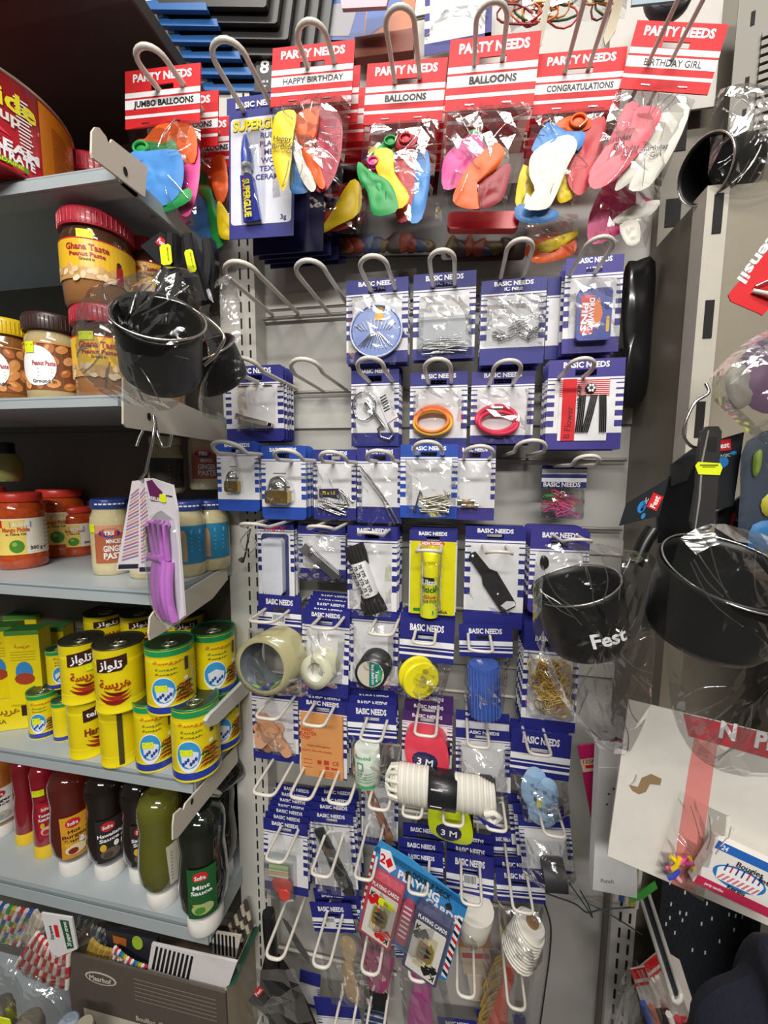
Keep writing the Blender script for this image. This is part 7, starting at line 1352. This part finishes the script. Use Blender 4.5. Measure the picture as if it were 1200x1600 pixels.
straws('many coloured straws in the cardboard box', [(180, 1484), (230, 1502), (218, 1522), (172, 1506)], .82, ['e8e4dc', 'c83a4a', 'e8e4dc', '3a5ab0', '3a9a5a', 'd8a03a'], 14, 2.4, film=False)
straws('black and white straws leaning by the upright', [(345, 1470), (388, 1400), (396, 1440), (352, 1500)], .92, ['4a443c', 'c8bca8'], 9, 3, film=False)
flat('straw_label', 'white label card with a green band among the straw packs', 'label', [(77, 1424), (122, 1432), (116, 1480), (72, 1497)], .79, C('e6e4e4', .45), 2, None, lambda b, o: (b.poly([(103, 1434), (116, 1436), (112, 1478), (101, 1480)], o, C('1f5a3a')), b.text('20 paper straws', 108, 1456, 6, INK, o + .3, w=38, ang=-1.5), b.poly([(91, 1442), (97, 1443), (95, 1462), (89, 1461)], o, RED), b.text('Straws', 84, 1454, 5, BLACK, o + .3, w=22, ang=-1.5)))
flat('barcode_card', 'white card with large black bars lying in the cardboard box', 'card', [(250, 1470), (372, 1500), (342, 1548), (230, 1512)], .82, C('e4dede', .45), 3, None, lambda b, o: [b.quad3([(256 + i * 6.3, 1474 + i * 1.9, o), (259.4 + i * 6.3, 1475 + i * 1.9, o), (241.4 + i * 6.3, 1511 + i * 1.9, o), (237 + i * 6.3, 1510 + i * 1.9, o)], BLACK) for i in range(9)])
flat('striped_card', 'second black barred card behind the barred white card', 'card', [(338, 1452), (382, 1460), (362, 1498), (330, 1488)], .88, C('d8d0c4', .5), 2, None, lambda b, o: [b.quad3([(341 + i * 5.6, 1455 + i, o), (344 + i * 5.6, 1456 + i, o), (336 + i * 5.6, 1488 + i, o), (333 + i * 5.6, 1487 + i, o)], BLACK) for i in range(6)])
flat('dark_pack', 'black pack with green and orange print in the cardboard box', 'pack', [(176, 1446), (252, 1462), (236, 1500), (172, 1478)], .85, C('2a2c34', .4), 5, None, lambda b, o: (b.poly(ell(221, 1466, 8, 11, 14, .3), o, C('a8c83a')), b.poly([(186, 1454), (206, 1460), (202, 1472), (184, 1466)], o, C('b8642a'))))
for i, (x, y, rr, c) in enumerate([(0, 1572, 14, '6a665a'), (44, 1598, 16, '7a7264'), (8, 1600, 12, '5a4a50'), (106, 1600, 14, '8a98a8'), (132, 1602, 12, 'a89e8c')]):
    fr = Fr(x, y + 20, .72); b = MB(fr); b.spin((x, y + 40, 0), (x, y, 0), [(0, rr * 1.1), (.7, rr * 1.1), (.8, rr), (.97, rr * .96), (1, rr * .85)], C(c, .35, .3), 22); b.done('small_jar', None, fr, ['grey bottle top at the left edge near the bottom', 'brownish grey bottle top second from the bottom left corner', 'dim mauve bottle top in the bottom left corner', 'pale blue bottle top left of the cardboard box', 'beige bottle top nearest the cardboard box'][i], 'jar', 'jar tops along the bottom left')
flat('price_flag', 'small bright yellow price label at the bottom left corner', 'label', [(2, 1588), (18, 1592), (16, 1606), (0, 1604)], .70, YSTK, 1)
fr = Fr(60, 1550, .74); b = MB(fr); b.blob([(-20, 1500), (40, 1510), (104, 1540), (120, 1580), (60, 1596), (-20, 1580)], 4, 14, FILM2, 8, 8, 3, seed=6, back=False); b.sf = [False] * len(b.f); b.done('plastic_bag', None, fr, 'crumpled clear bag over the straw packs at lower left', 'bag')
# black utensil tag and bag left of the lowest hooks
fr = Fr(420, 1545, .84, 0); root = thing(fr, 'utensil_tag', 'black tag with a small red logo over black utensils, left of the lowest hooks', 'tag'); tag(fr, root, [(383, 1562), (424, 1526), (456, 1562), (420, 1604)], 0, 0); festlogo(fr, root, 404, 1547, 18, 9, -.72)
b = MB(fr)
for i in range(6): b.quad3([(402 + i * 4, 1572 - i * 1, 1.9), (426 + i * 4, 1552 + i * 1.5, 1.9), (427 + i * 4, 1553 + i * 1.5, 1.9), (403 + i * 4, 1573 - i, 1.9)], C('7a7a78'))
b.done('tag_print', root)
part(root, fr, 'black_handle', lambda b: b.tube(smooth_line([(446, 1440, -10), (436, 1490, -8), (430, 1540, -8), (450, 1640, -6)]), 9, PLBLK, 7)); part(root, fr, 'black_utensil', lambda b: b.blob([(390, 1570), (430, 1500), (456, 1560), (462, 1640), (400, 1640)], -14, 6, PLBLK, 5, 2))
bag(root, fr, [(380, 1500), (470, 1510), (476, 1650), (368, 1650)], 16, 5, FILM)
flat('flat_scraper', 'dull grey metal blade right of the long bare lowest hook', 'blade', [(452, 1434), (458, 1440), (477, 1494), (475, 1504), (462, 1480)], .90, C('8a8a88', .35, 0, .7), 2)
